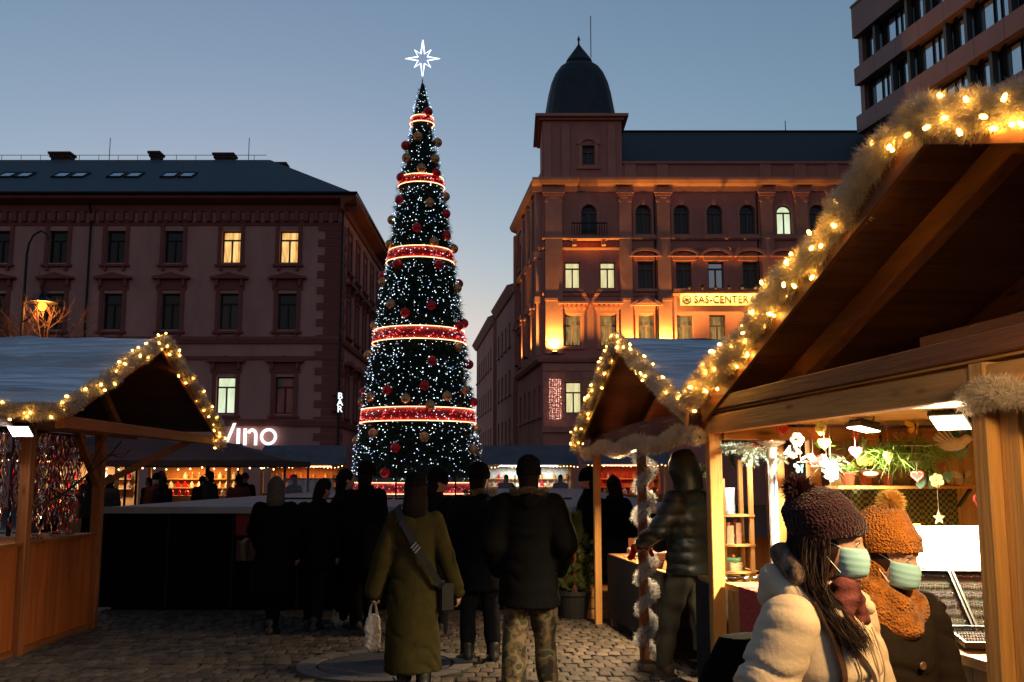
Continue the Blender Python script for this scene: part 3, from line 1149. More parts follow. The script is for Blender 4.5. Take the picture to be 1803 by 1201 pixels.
for i, x in enumerate((4.95, 9.6)):
    w_ = SB.matrix_basis @ MSd @ Vector((x, -0.7, 9.0))
    u = thing('street_uplighter', ['uplighter on the street side ledge, farther from the corner', 'uplighter on the street side ledge, nearer the corner'][i], 'floodlight', w_, group='street side uplighters')
    b = MB()
    b.box(-0.12, 0.12, -0.1, 0.1, 0, 0.15)
    b.beam((-0.15, 0, 0), (-0.15, 0, 0.18), 0.03)
    b.build('housing', m_iron, u)
    lamp('SPOT', (0, 0, 0.2), 600, WARM, u, 0.05, to=(0.5, 0.06, 4.5), angle=70, blend=0.9)
# farther street houses on the right side of the gap
for nm, lab, p0, p1, zt, zr in (('street_house', 'dark plaster house following the domed building down the street', (0.1, 76.0), (-1.35, 88.0), 16.3, 18.2),
                                ('street_house', 'farthest dark house at the end of the street gap', (-1.75, 92.0), (-4.0, 112.0), 16.4, 18.8)):
    H = thing(nm, lab, 'building', (p1[0], p1[1], 0))
    dx, dy = p0[0] - p1[0], p0[1] - p1[1]
    ln = math.hypot(dx, dy)
    Mh = T(0, 0, 0, math.atan2(dy, dx))
    hl = [(1.6 + 2.7 * k, z, 1.0, 1.8, False) for k in range(int((ln - 1) / 2.7)) for z in (4.4, 8.2, 12.0)]
    wall(H, Mh, ln, 0, zt, hl, m_pink)
    for h in hl:
        window(H, Mh @ T(h[0], 0, h[1]), 1.0, 1.8, m_sash, m_glass)
        obj('sill', sill2, m_pink2, H, Mh @ T(h[0], 0, h[1]))
    mould(H, Mh, 0, ln + 0.4, [(0, zt - 0.6), (0.15, zt - 0.6), (0.5, zt - 0.1), (0.55, zt + 0.05), (0, zt + 0.05)], m_pink2, 'cornice')
    wall(H, Mh @ T(ln, 0, 0, R(90)), 10, 0, zt, [(2.5, 8.2, 1.0, 1.8, False)], m_pink)
    window(H, Mh @ T(ln, 0, 0, R(90)) @ T(2.5, 0, 8.2), 1.0, 1.8, m_sash, m_glass)
    b = MB()
    b.add([(-0.2, -0.5, zt + 0.06), (ln + 0.3, -0.5, zt + 0.06), (ln + 0.3, 10, zt + 0.06), (-0.2, 10, zt + 0.06), (-0.2, 4, zr), (ln - 2.5, 4, zr)],
          [(0, 1, 5, 4), (1, 2, 5), (2, 3, 4, 5), (0, 4, 3), (0, 3, 2, 1)])
    b.xf(Mh)
    b.build('roof', m_dome, H)
    b = MB()
    b.box(0.02, ln - 0.35, 0.35, 9.9, 0, zt - 0.02)
    b.xf(Mh)
    b.build('core', m_pink, H)

# ------------------------------------------------------------------ modern office block, upper right
m_clad = mat('brown_cladding', (0.34, 0.155, 0.13), 0.55, var=0.10, scale=0.4, bump=0.05)
m_mull = mat('grey_pillar', (0.10, 0.10, 0.10), 0.5, var=0.1)
m_offglass = mat('office_glass', (0.02, 0.022, 0.025), 0.15, var=0, spec=0.5)
m_blind = mat('office_pane', (0.68, 0.72, 0.74), 0.10, metal=0.9, var=0.12, scale=0.5)
OB = thing('office_block', 'modern brown office block with ribbon windows above the stall roof', 'building', (23.4, 65.0, 0), math.atan2(-0.98, 0.186))
LO = 30.0
bands = [(29.3, 31.5), (25.9, 28.1), (22.5, 24.7), (19.1, 21.3), (15.7, 17.9)]
b = MB()
b.box(0, LO, 0.0, 0.5, 31.5, 33.7)
b.box(-0.05, LO, -0.06, 0.5, 33.702, 33.85)
b.build('parapet', m_clad, OB)
zprev = 15.7
for z0, z1 in bands:
    nxt = [q for q in bands if q[1] < z0]
    zb = max([q[1] for q in nxt]) if nxt else 0
    for k in range(12):
        b = MB()
        b.box(k * 2.5 + 0.012, k * 2.5 + 2.488, 0.0, 0.4, zb, z0)
        b.build('cladding_panel', m_clad, OB)
    b = MB()
    b.box(0.05, LO, 0.75, 0.8, z0, z1)
    b.build('dark_glazing', m_offglass, OB)
    x = 0.5
    k = 0 if bands.index((z0, z1)) % 2 == 0 else 1
    first = True
    while x < LO - 3:
        pat = [(0.7, 0.75)] if (k % 2 == 0) else [(0.95, 0.75), (1.98, 0.32), (2.55, 0.85)]
        wd_ = 1.9 if k % 2 == 0 else 3.7
        for (o_, w_) in pat:
            b = MB()
            b.box(0, w_, 0, 0.03, 0.0, z1 - z0 - 0.3)
            pn = b.build('pane', m_blind, OB, loc=(x + o_, 0.70, z0 + 0.1))
            b = MB()
            b.box(-0.05, 0, -0.03, 0.05, -0.05, z1 - z0 - 0.2)
            b.box(w_, w_ + 0.05, -0.03, 0.05, -0.05, z1 - z0 - 0.2)
            b.build('frame', m_offglass, pn)
        b = MB()
        b.box(x + wd_ - 0.28, x + wd_ - 0.02, 0.25, 0.6, z0 + 0.002, z1 - 0.002)
        b.build('pillar', m_mull, OB)
        x += wd_
        k += 1
b = MB()
b.box(0.02, LO, 0.9, 14, 0, 33.6)
b.box(0.02, 0.5, 0.41, 0.9, 0, 33.6)
b.build('core', m_clad, OB)
# ------------------------------------------------------------------ paving: setts in front of the stalls
m_sett = mat('sett_stone', (0.075, 0.057, 0.042), 0.8, var=0.35, scale=7, bump=0.6, bscale=40, spec=0.35)
_n, _l = m_sett.node_tree.nodes, m_sett.node_tree.links
_b = _n['Principled BSDF']
_src = _b.inputs['Base Color'].links[0].from_socket
_g = _n.new('ShaderNodeNewGeometry')
_mr = _n.new('ShaderNodeMapRange')
_mr.inputs['To Min'].default_value, _mr.inputs['To Max'].default_value = 0.55, 1.45
_oi = _n.new('ShaderNodeObjectInfo')
_ad = _n.new('ShaderNodeMath')
_ad.operation = 'ADD'
_fr = _n.new('ShaderNodeMath')
_fr.operation = 'FRACT'
_l.new(_g.outputs['Random Per Island'], _ad.inputs[0])
_l.new(_oi.outputs['Random'], _ad.inputs[1])
_l.new(_ad.outputs[0], _fr.inputs[0])
_l.new(_fr.outputs[0], _mr.inputs['Value'])
_hv = _n.new('ShaderNodeHueSaturation')
_l.new(_mr.outputs[0], _hv.inputs['Value'])
_l.new(_src, _hv.inputs['Color'])
_l.new(_hv.outputs[0], _b.inputs['Base Color'])
m_bed = mat('sett_bed', (0.02, 0.018, 0.016), 0.95, var=0.3, scale=12, bump=0.4, bscale=60)
PV = MB()
PV.add([(-5.0, 6.0, 0.004), (2.6, 6.0, 0.004), (2.6, 13.4, 0.004), (-5.0, 13.4, 0.004)], [(0, 1, 2, 3)])
pav = structure(PV.build('pavement', m_bed))
ring_c = (-1.1, 8.95)
shapes = []
for k in range(6):
    g = random.Random(100 + k)
    b = MB()
    w, d = 0.098 + g.uniform(-0.008, 0.006), 0.172 + g.uniform(-0.014, 0.010)
    h = 0.02
    top = [(-w / 2 + 0.012, -d / 2 + 0.012), (w / 2 - 0.012, -d / 2 + 0.014), (w / 2 - 0.014, d / 2 - 0.012), (-w / 2 + 0.012, d / 2 - 0.014)]
    bot = [(-w / 2, -d / 2), (w / 2, -d / 2), (w / 2, d / 2), (-w / 2, d / 2)]
    vs = [(x, y, 0.0) for x, y in bot] + [(x, y, h * 0.65) for x, y in bot] + [(x + g.uniform(-.004, .004), y + g.uniform(-.004, .004), h + g.uniform(-.003, .003)) for x, y in top]
    fs = [(4, 5, 9, 8), (5, 6, 10, 9), (6, 7, 11, 10), (7, 4, 8, 11), (8, 9, 10, 11)] + [(i, (i + 1) % 4, 4 + (i + 1) % 4, 4 + i) for i in range(4)]
    b.add(vs, fs)
    me = b.mesh('sett')
    me.materials.append(m_sett)
    shapes.append((me, vs, fs))
cand = []
row = 0
y = 7.9
while y < 13.2:
    x = -4.9 + (row % 2) * 0.055 + 0.02 * math.sin(row)
    while x < 2.5:
        if math.hypot(x - ring_c[0], y - ring_c[1]) > 0.80:
            xx, yy = x + rnd.uniform(-.006, .006), y + 0.05 * math.sin(x * 0.9) + rnd.uniform(-.008, .008)
            cand.append((xx, yy, rnd.uniform(-.09, .09), rnd.randrange(6), rnd.uniform(-0.007, 0.006)))
        x += 0.112
    y += 0.187
    row += 1


def shows(c):
    x, y = c[0], c[1]
    s = y
    if -0.25 < x < 1.15 and 8.2 < y < 11:
        s -= 6
    elif -2.2 < x < -0.3 and 8.2 < y < 9.6:
        s -= 2
    if y < 8.2 or x > 1.6 or x < -4.3:
        s += 10
    return s


cand.sort(key=shows)
rest = MB()
for i, (x, y, a, k, dz) in enumerate(cand):
    if i < 300:
        o = obj('sett', shapes[k][0], None, pav, loc=(x, y, 0.004 + dz), rot=(rnd.uniform(-.02, .02), rnd.uniform(-.02, .02), a))
    else:
        ca, sa = math.cos(a), math.sin(a)
        rest.add([(x + vx * ca - vy * sa, y + vx * sa + vy * ca, 0.004 + dz + vz) for vx, vy, vz in shapes[k][1]], shapes[k][2])
stuff(rest.build('more_setts', m_sett, pav))
# round stone ring with manhole plate
mh = thing('manhole_ring', 'round stone ring with dark plate set in the paving behind the green coat', 'manhole', (ring_c[0], ring_c[1], 0.0))
m_kerb = mat('ring_stone', (0.11, 0.10, 0.095), 0.65, var=0.2, scale=8, bump=0.3, bscale=40)
for k in range(14):
    b = MB()
    a0, a1 = 2 * math.pi * k / 14 + 0.012, 2 * math.pi * (k + 1) / 14 - 0.012
    for j in range(4):
        c0, c1 = a0 + (a1 - a0) * j / 4, a0 + (a1 - a0) * (j + 1) / 4
        b.slab([(0.60 * math.cos(c0), 0.60 * math.sin(c0)), (0.76 * math.cos(c0), 0.76 * math.sin(c0)), (0.76 * math.cos(c1), 0.76 * math.sin(c1)), (0.60 * math.cos(c1), 0.60 * math.sin(c1))], 0.005, 0.02)
    b.build('ring_stone', m_kerb, mh)
b = MB()
b.lathe([(0.57, 0.005), (0.57, 0.014), (0.54, 0.018), (0.02, 0.018)], 40)
b.ring((0, 0, 0.018), 0.45, 0.006, 40, 5)
b.ring((0, 0, 0.018), 0.2, 0.006, 28, 5)
b.build('cover_plate', mat('cast_plate', (0.07, 0.068, 0.07), 0.45, metal=0.3, var=0.3, scale=15, bump=0.5, bscale=50), mh)

# ------------------------------------------------------------------ low black walled platform round the tree
m_blackpanel = mat('black_panel', (0.0025, 0.0025, 0.003), 0.7, var=0.3, scale=2, spec=0.1)
m_ledge = mat('grey_cover', (0.27, 0.20, 0.19), 0.65, var=0.18, scale=1.2, bump=0.25, bscale=5)
PF = thing('walled_platform', 'long low platform with black side panels and flat grey cover around the tree', 'platform', (-1.45, 12.4, 0))
px0, px1, py1, pz = -3.55, 3.6, 21.0, 1.255
nseg = 9
for k in range(nseg):
    a0 = px0 + (px1 - px0) * k / nseg
    b = MB()
    b.box(a0 + 0.008, a0 + (px1 - px0) / nseg - 0.008, 0, 0.05, 0.06, pz - 0.05)
    b.build('front_panel', m_blackpanel, PF)
    b = MB()
    b.box(a0 - 0.012, a0 + 0.012, -0.02, -0.002, 0.06, pz - 0.09)
    b.build('joint_strip', m_iron, PF)
for sx, xx in ((0, px0), (1, px1)):
    for k in range(14):
        b = MB()
        b.box(xx - 0.025, xx + 0.025, 0.06 + k * 1.5, 0.06 + k * 1.5 + 1.48, 0.06, pz - 0.05)
        b.build('side_panel', m_blackpanel, PF)
b = MB()
b.box(px0 - 0.06, px1 + 0.06, -0.07, py1, pz - 0.045, pz)
b.build('cover', m_ledge, PF)
b = MB()
b.box(px0 - 0.08, px1 + 0.08, -0.10, -0.072, pz - 0.07, pz + 0.01)
b.build('front_edge', mat('edge_strip', (0.3, 0.31, 0.34), 0.4, var=0.1), PF)
b = MB()
b.box(px0 + 0.1, px1 - 0.1, 0.1, py1 - 0.1, 0, pz - 0.06)
b.build('base', m_blackpanel, PF)
# small red poster board leaning on the front panels
rb = thing('red_notice_board', 'small dark red notice board fixed to the black platform front', 'sign', (-3.15, 12.36, 0.6))
b = MB()
b.box(-0.22, 0.22, -0.02, 0.02, 0.32, 0.58)
b.build('board', mat('notice_red', (0.20, 0.012, 0.008), 0.6, var=0.2), rb)
b = MB()
b.box(-0.2, 0.2, -0.03, 0.02, 0.02, 0.26)
b.build('board', mat('notice_dull', (0.10, 0.03, 0.03), 0.6, var=0.5, scale=30), rb)
# glass screen round the foot of the tree
m_screen = clear_mat('fogged_screen', (0.45, 0.42, 0.42), 0.16, 0.2)
for k, (a0, a1, y_) in enumerate(((-0.95, 0.0, 16.9), (0.05, 1.0, 16.9), (-1.95, -1.0, 16.9), (-2.95, -2.0, 16.9), (-3.95, -3.0, 16.9))):
    g_ = thing('glass_screen', ['upright glass screen right of the tree axis in front of its foot', 'rightmost upright glass screen in front of the tree foot', 'upright glass screen just left of the tree axis',
                                'second upright glass screen from the left before the tree', 'leftmost upright glass screen before the tree'][k], 'glass screen', (0, y_, 1.255))
    b = MB()
    b.box(a0, a1, 0, 0.012, 0.03, 0.36)
    b.build('glass', m_screen, g_)
    b = MB()
    b.box(a0, a1, -0.015, 0.027, 0.0, 0.03)
    b.box(a0 - 0.012, a0 + 0.012, -0.02, 0.03, 0.0, 0.4)
    b.build('rail', m_iron, g_)

# ------------------------------------------------------------------ the tall lit tree
TR = thing('christmas_tree', 'tall slim lit Christmas tree with red bands and white lights', 'tree', (-1.88, 20.0, 1.255))
PRF = np.array([(0.03, 9.82), (0.06, 9.7), (0.17, 9.29), (0.255, 8.67), (0.39, 7.94), (0.52, 7.09), (0.60, 6.25), (0.74, 5.54), (0.86, 4.6), (0.96, 3.9), (1.09, 2.87), (1.2, 2.08), (1.22, 1.45)])


def trad(z):
    return np.interp(z, PRF[::-1, 1], PRF[::-1, 0])


m_needle = fibre_mat('tree_needle', (0.018, 0.055, 0.03), 0.25, 0.5)
m_core = mat('tree_core', (0.004, 0.009, 0.006), 0.9, var=0.3, scale=6)
b = MB()
b.lathe([(max(0.01, r * 0.84), z - 1.255) for r, z in PRF[::-1]], 24)
b.build('trunk_core', m_core, TR)
g = np.random.default_rng(5)
nn = 60000
# needle clumps: choose tufts on the cone, then spray fibres from each
nt = 3800
u_ = g.uniform(0, 1, nt * 3)
zt = 1.45 + (9.8 - 1.45) * u_
keep = g.uniform(0, 1, nt * 3) < (trad(zt) / 1.25 + 0.10)
zt = zt[keep][:nt]
at = g.uniform(0, 2 * np.pi, len(zt))
rt = trad(zt) * g.uniform(0.80, 1.0, len(zt))
tuft = np.stack([rt * np.cos(at), rt * np.sin(at), zt - 1.255], 1)
out = np.stack([np.cos(at), np.sin(at), np.full_like(at, 0.15)], 1)
k = 26
ci = np.repeat(np.arange(len(tuft)), k)
d = out[ci] * g.uniform(0.3, 1.1, (len(ci), 1)) + g.normal(size=(len(ci), 3)) * 0.55
d /= np.linalg.norm(d, axis=1, keepdims=True)
sc_ = np.clip(trad(zt)[ci] / 0.6, 0.35, 1.0)
V, F = fibres(tuft[ci] + g.normal(size=(len(ci), 3)) * 0.015, d, g.uniform(0.07, 0.17, len(ci)) * sc_, 0.013 * sc_, 0.15)
stuff(obj('needles', npmesh('needles', V, F), m_needle, TR))
# white lights
bl = MB()
bl2 = MB()
for i in range(3800):
    z = 1.5 + 8.2 * rnd.random()
    if rnd.random() > trad(z) / 1.22 + 0.10:
        continue
    a = rnd.uniform(math.pi, 2 * math.pi) if rnd.random() < 0.75 else rnd.uniform(0, math.pi)
    r = trad(z) * rnd.uniform(0.98, 1.07) + 0.015
    (bl if rnd.random() < 0.72 else bl2).octa((r * math.cos(a), r * math.sin(a), z - 1.255), rnd.choice((0.005, 0.006, 0.008, 0.009, 0.013)))
stuff(bl.build('white_bulbs', emat('white_bulb', (0.70, 0.90, 1.0), 2.6, False), TR))
stuff(bl2.build('blue_bulbs', emat('bluish_bulb', (0.40, 0.58, 0.95), 2.2, False), TR))
# red bands edged with rope light
m_band = mat('red_glitter_band', (0.55, 0.006, 0.014), 0.4, var=0.5, scale=40, bump=0.3, bscale=80)
m_rope = emat('rope_light', (1.0, 0.46, 0.22), 4.0)
m_reddot = emat('red_dot', (1.0, 0.10, 0.10), 2.2, False)
for za, zb in ((9.06, 8.92), (7.74, 7.55), (6.21, 5.94), (4.56, 4.27), (2.97, 2.67), (1.53, 1.30)):
    zm_, hw_ = (za + zb) / 2, (za - zb) * 0.40
    za, zb = zm_ + hw_, zm_ - hw_
    ra, rb_ = float(trad(za)) * 1.02 + 0.02, float(trad(zb)) * 1.02 + 0.02
    b = MB()
    prof = [(rb_ - 0.02, zb), (rb_, zb), (ra, za), (ra - 0.02, za)]
    b.lathe([(r, z - 1.255) for r, z in prof], 48, close=False)
    bd = b.build('red_band', m_band, TR, smooth=True)
    b = MB()
    b.ring((0, 0, za - 1.255 + 0.012), ra + 0.008, 0.009, 56, 5)
    b.build('rope_light', m_rope, bd)
    b = MB()
    b.ring((0, 0, zb - 1.255 - 0.012), rb_ + 0.008, 0.009, 56, 5)
    b.build('rope_light', m_rope, bd)
    b = MB()
    for q in range(int(260 * rb_)):
        t_ = rnd.random()
        a = rnd.uniform(0, 2 * math.pi)
        r = rb_ + (ra - rb_) * t_ + 0.01
        b.octa((r * math.cos(a), r * math.sin(a), zb + (za - zb) * t_ - 1.255), rnd.choice((0.006, 0.008, 0.013)))
    stuff(b.build('red_bulbs', m_reddot, bd))
# star
ST = thing('tree_star', 'white lit eight pointed wire star on top of the tree', 'star', (-1.88, 19.95, 9.8))
b = MB()
pts = []
for i in range(16):
    a = math.pi / 2 + i * math.pi / 8
    r = (0.40 if i in (0, 4, 8, 12) else 0.30) if i % 4 == 0 else 0.27 if i % 4 == 2 else 0.115
    if i == 0:
        r = 0.42
    if i == 8:
        r = 0.46
    pts.append((r * math.cos(a) * 0.9, 0, 0.55 + r * math.sin(a)))
m_star = emat('star_tube', (0.86, 0.93, 1.0), 2.5)
b.tube(pts + [pts[0]], 0.013, 6, False)
b.build('star_outline', m_star, ST)
b = MB()
b.tube([(0, -0.01, 0.1), (0, -0.01, 0.97)], 0.009, 5)
for i in (2, 6, 10, 14, 4, 12):
    b.tube([(0, 0, 0.55), tuple(Vector(pts[i]) * 0.96 + Vector((0, 0, 0.022)))], 0.004, 4)
b.build('star_rays', emat('star_ray', (0.45, 0.55, 0.75), 0.35, False), ST)
b = MB()
b.tube([(0, 0, -0.1), (0, 0, 0.2)], 0.012, 5)
b.build('stem', m_iron, ST)
# baubles, each a thing
RED = [(0.14, 9.13), (-0.32, 8.42), (-0.39, 7.7), (0.33, 7.78), (-0.4, 7.19), (0.53, 6.94), (-0.02, 6.56), (0.55, 6.47), (-0.4, 5.82), (0.42, 5.81), (-0.76, 5.7), (0.79, 5.53), (0.3, 4.95), (-0.2, 4.8), (0.9, 4.72), (0.81, 4.6), (0.34, 3.84), (1.01, 3.87), (0.21, 3.36), (-0.51, 3.28), (-1.08, 3.31), (1.1, 3.11), (-0.31, 2.17), (-0.5, 1.71)]
GOLD = [(-0.05, 8.55), (0.33, 8.52), (-0.28, 8.11), (0.3, 8.09), (0.04, 7.84), (0.51, 7.33), (-0.59, 6.87), (-0.6, 6.31), (0.32, 6.29), (0.68, 6.27), (0.22, 7.1), (-0.71, 5.5), (0.77, 5.4), (-0.5, 5.0), (-0.9, 4.66), (-1.03, 4.07), (0.83, 4.16), (-0.87, 3.17), (-0.14, 3.11), (0.63, 3.17), (0.95, 3.32), (-1.13, 3.12), (0.32, 2.98), (-0.77, 2.45), (0.23, 2.37), (-1.23, 2.34), (1.17, 2.56), (1.13, 2.17)]
m_bred = mat('red_bauble', (0.62, 0.010, 0.018), 0.28, metal=0.2, var=0.35, scale=50, bump=0.25, bscale=90)
m_bgold = mat('gold_bauble', (0.62, 0.30, 0.12), 0.22, metal=0.5, var=0.5, scale=40, bump=0.4, bscale=60)
m_cap = mat('bauble_cap', (0.35, 0.25, 0.1), 0.35, metal=0.9, var=0)
b = MB()
b.sphere((0, 0, 0), 0.098, 16, 10)
ball = b.mesh('ball', True)
b = MB()
b.lathe([(0.028, 0.072), (0.028, 0.095), (0.008, 0.1), (0.008, 0.118)], 8)
capm = b.mesh('cap')
ballr, ballg = ball.copy(), ball
ballr.materials.append(m_bred)
ballg.materials.append(m_bgold)
capm.materials.append(m_cap)
TIER = [(9.0, 'above the topmost red band'), (7.64, 'between the first and second red bands from the top'), (6.08, 'between the second and third red bands from the top'),
        (4.41, 'between the third and fourth red bands from the top'), (2.82, 'between the fourth and fifth red bands from the top'), (0.0, 'below the fifth red band from the top')]
ORD = ['first', 'second', 'third', 'fourth', 'fifth', 'sixth', 'seventh', 'eighth', 'ninth', 'tenth']
for colr, lst, bme in (('red', RED, ballr), ('gold', GOLD, ballg)):
    tiers = {}
    for dx, z in lst:
        t_ = next(n for lim, n in TIER if z > lim)
        tiers.setdefault(t_, []).append((dx, z))
    for t_, L_ in tiers.items():
        L_.sort()
        for i, (dx, z) in enumerate(L_):
            r = float(trad(z)) + 0.05
            yy = -math.sqrt(max(0.0, r * r - dx * dx))
            lab = ('%s tree bauble %s' % (colr, t_)) if len(L_) == 1 else ('%s %s bauble from the left %s' % (ORD[i], colr, t_))
            t = thing('bauble', lab, 'bauble', (-1.88 + dx, 20 + yy, z), group='%s baubles on the tree' % colr)
            obj('ball', bme, None, t)
            obj('cap', capm, None, t)
# ------------------------------------------------------------------ market stalls
m_wz = wood('pine_upright', (0.50, 0.245, 0.07), 'z')
m_wy = wood('pine_lengthwise', (0.50, 0.245, 0.07), 'y')
m_wx = wood('pine_crosswise', (0.50, 0.245, 0.07), 'x')
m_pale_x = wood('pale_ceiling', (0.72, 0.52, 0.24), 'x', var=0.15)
m_pale_z = wood('pale_wall', (0.62, 0.40, 0.16), 'z', var=0.2)
m_old_y = wood('stained_lengthwise', (0.16, 0.055, 0.02), 'y')
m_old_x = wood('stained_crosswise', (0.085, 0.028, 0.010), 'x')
m_ply = wood('plywood_panel', (0.30, 0.105, 0.03), 'z', 0.7, 0.25, 2.0)
m_tarp = mat('roof_sheeting', (0.42, 0.47, 0.55), 0.24, var=0.3, scale=1.2, stretch=(0.5, 3, 3), bump=0.5, bscale=4, spec=0.5)
m_tinsel = fibre_mat('white_tinsel', (0.66, 0.55, 0.42), 0.5, 0.4, 0.2)
m_bulbwarm = emat('warm_bulb', (1.0, 0.56, 0.10), 16.0, False)
m_felt = mat('dark_felt', (0.012, 0.01, 0.01), 0.95, var=0.3)
m_valance = mat('red_brown_valance', (0.10, 0.018, 0.012), 0.85, var=0.25, scale=3, bump=0.2, bscale=20)
LEDW = (1.0, 0.80, 0.48)
BULBC = (1.0, 0.46, 0.06)


def wrinkled(x0, x1, p_lo, p_hi, nx, ny, amp, seed):
    """roof sheeting: grid from the eave (y,z) p_lo to the ridge p_hi, with folds running along x"""
    g = np.random.default_rng(seed)
    xs = np.linspace(x0, x1, nx)
    ts = np.linspace(0, 1, ny)
    Xg, Tg = np.meshgrid(xs, ts)
    Yg = p_lo[0] + (p_hi[0] - p_lo[0]) * Tg
    Zg = p_lo[1] + (p_hi[1] - p_lo[1]) * Tg
    D = np.zeros_like(Xg)
    for _ in range(46):
        c, w = g.uniform(0, 1), g.uniform(0.004, 0.013)
        sl, k, ph = g.uniform(-0.12, 0.12), g.uniform(0.6, 2.5), g.uniform(0, 6.3)
        ctr = c + sl * (Xg - x0) + 0.03 * np.sin(k * Xg + ph)
        env = 0.4 + 0.6 * np.sin(g.uniform(0.5, 1.6) * Xg + g.uniform(0, 6)) ** 2
        D += g.choice((-1, 1, 1)) * g.uniform(0.5, 1.4) * env * np.exp(-((Tg - ctr) / w) ** 2)
    Zg = Zg + amp * D + 0.4 * amp * np.sin(2 * Xg + 9 * Tg)
    V = np.stack([Xg, Yg, Zg], -1).reshape(-1, 3)
    i = np.arange((ny - 1) * nx).reshape(ny - 1, nx)[:, :-1].ravel()
    F = np.stack([i, i + 1, i + nx + 1, i + nx], 1)
    return V, F


def garland(name, label, path, radius, per_m, width, spacing, seed, parent_w, power=0.35, bulb_r=0.011, bulb_l=0.03, lights=True, group=None, every=1, tm=None):
    """tinsel garland with warm bulbs; path in world coordinates"""
    p0 = Vector(path[0])
    t = thing(name, label, 'garland', p0, group=group)
    P_ = [tuple(Vector(p) - p0) for p in path]
    V, F = tinsel(P_, radius, per_m, width, seed)
    stuff(obj('tinsel', npmesh('tinsel', V, F), tm or m_tinsel, t))
    b = MB()
    b.tube([tuple(p) for p in resample(P_, 0.12)], 0.008, 5)
    b.build('wire', m_felt, t)
    if spacing:
        g = random.Random(seed)
        R_ = resample(P_, spacing)
        b = MB()
        b.lathe([(bulb_r * 0.7, -bulb_l / 2), (bulb_r, -bulb_l * 0.2), (bulb_r * 0.8, bulb_l * 0.3), (bulb_r * 0.15, bulb_l / 2)], 7)
        me = b.mesh('bulb', True)
        for i, c in enumerate(R_):
            a = g.uniform(0, 6.28)
            off = Vector((math.cos(a), g.uniform(-0.6, 0.6) - 0.35, math.sin(a) * 1.0)) * radius * g.uniform(0.45, 0.95)
            q = Vector(c) + off
            obj('bulb', me, m_bulbwarm, t, loc=q, rot=(g.uniform(-1.5, 1.5), g.uniform(-1.5, 1.5), 0))
            if lights and i % every == 0:
                lamp('POINT', q, power * every * g.uniform(0.6, 1.4), BULBC, t, 0.012, name='bulb_light')
    return t


# ================= big right stall =================
RZ = R(7.6)
O1 = Vector((1.81, 3.77, 0))
S1 = thing('market_stall', 'large wooden gift stall at right with open lit counter and wide gable', 'stall', O1, RZ)
M1 = Matrix.Translation(O1) @ Matrix.Rotation(RZ, 4, 'Z')
M1i = M1.inverted()


def w1(x, y, z):
    return M1 @ Vector((x, y, z))


EZ, PZ, RY, EY, NY = 2.10, 3.10, 0.23, 3.2, -2.75


def rz1(y):     # underside height of the roof at local y
    return PZ - (PZ - EZ) * abs(y - RY) / (EY - RY)


def piece(parent, a, b_, w, h, m, name, c=0.006, up=(0, 0, 1)):
    q = MB()
    q.beam(a, b_, w, h, up, c)
    return q.build(name, m, parent)


piece(S1, (0, 0, 0), (0, 0, 2.05), 0.10, 0.10, m_wz, 'post')
piece(S1, (0, 3.17, 0), (0, 3.17, 2.0), 0.09, 0.09, m_wz, 'post')
piece(S1, (0, NY, 0), (0, NY, 2.0), 0.1, 0.1, m_wz, 'post')
piece(S1, (2.2, 3.17, 0), (2.2, 3.17, 2.1), 0.09, 0.09, m_wz, 'post')
piece(S1, (0.46, 3.17, 0), (0.46, 3.17, 2.0), 0.07, 0.07, m_wz, 'post')
piece(S1, (0.72, 3.17, 0), (0.72, 3.17, 2.0), 0.08, 0.08, m_wz, 'post')
piece(S1, (0.0, 0.052, 1.98), (0.0, 3.3, 1.98), 0.08, 0.12, m_wy, 'header_beam')
piece(S1, (-0.03, -2.7, 2.115), (-0.03, 3.2, 2.115), 0.05, 0.09, m_old_y, 'fascia_board')
piece(S1, (0.02, -2.7, 2.063), (0.02, 3.25, 2.063), 0.1, 0.012, m_wy, 'cover_strip', 0.002)
piece(S1, (0.0, -2.7, 1.98), (0.0, -0.052, 1.98), 0.08, 0.12, m_wy, 'header_beam')
piece(S1, (0.05, 3.12, 1.92), (2.15, 3.12, 1.92), 0.06, 0.09, m_wx, 'side_beam')
piece(S1, (0.36, -2.6, 2.24), (0.36, 1.0, 2.24), 0.10, 0.11, m_old_y, 'wall_plate')
# rafters
for x in (0.36, 1.2, 2.1):
    piece(S1, (x, 3.1, rz1(3.1) - 0.07), (x, RY, PZ - 0.07), 0.09, 0.13, m_old_y, 'rafter')
    piece(S1, (x, RY - 0.02, PZ - 0.07), (x, -2.65, rz1(-2.65) - 0.07), 0.09, 0.13, m_old_y, 'rafter')
# barge boards under the garland
piece(S1, (-0.06, EY, EZ - 0.03), (-0.06, RY, PZ - 0.03), 0.025, 0.16, m_old_y, 'barge_board', 0.003)
piece(S1, (-0.06, RY - 0.02, PZ - 0.03), (-0.06, -2.75, rz1(-2.75) - 0.03), 0.025, 0.16, m_old_y, 'barge_board', 0.003)
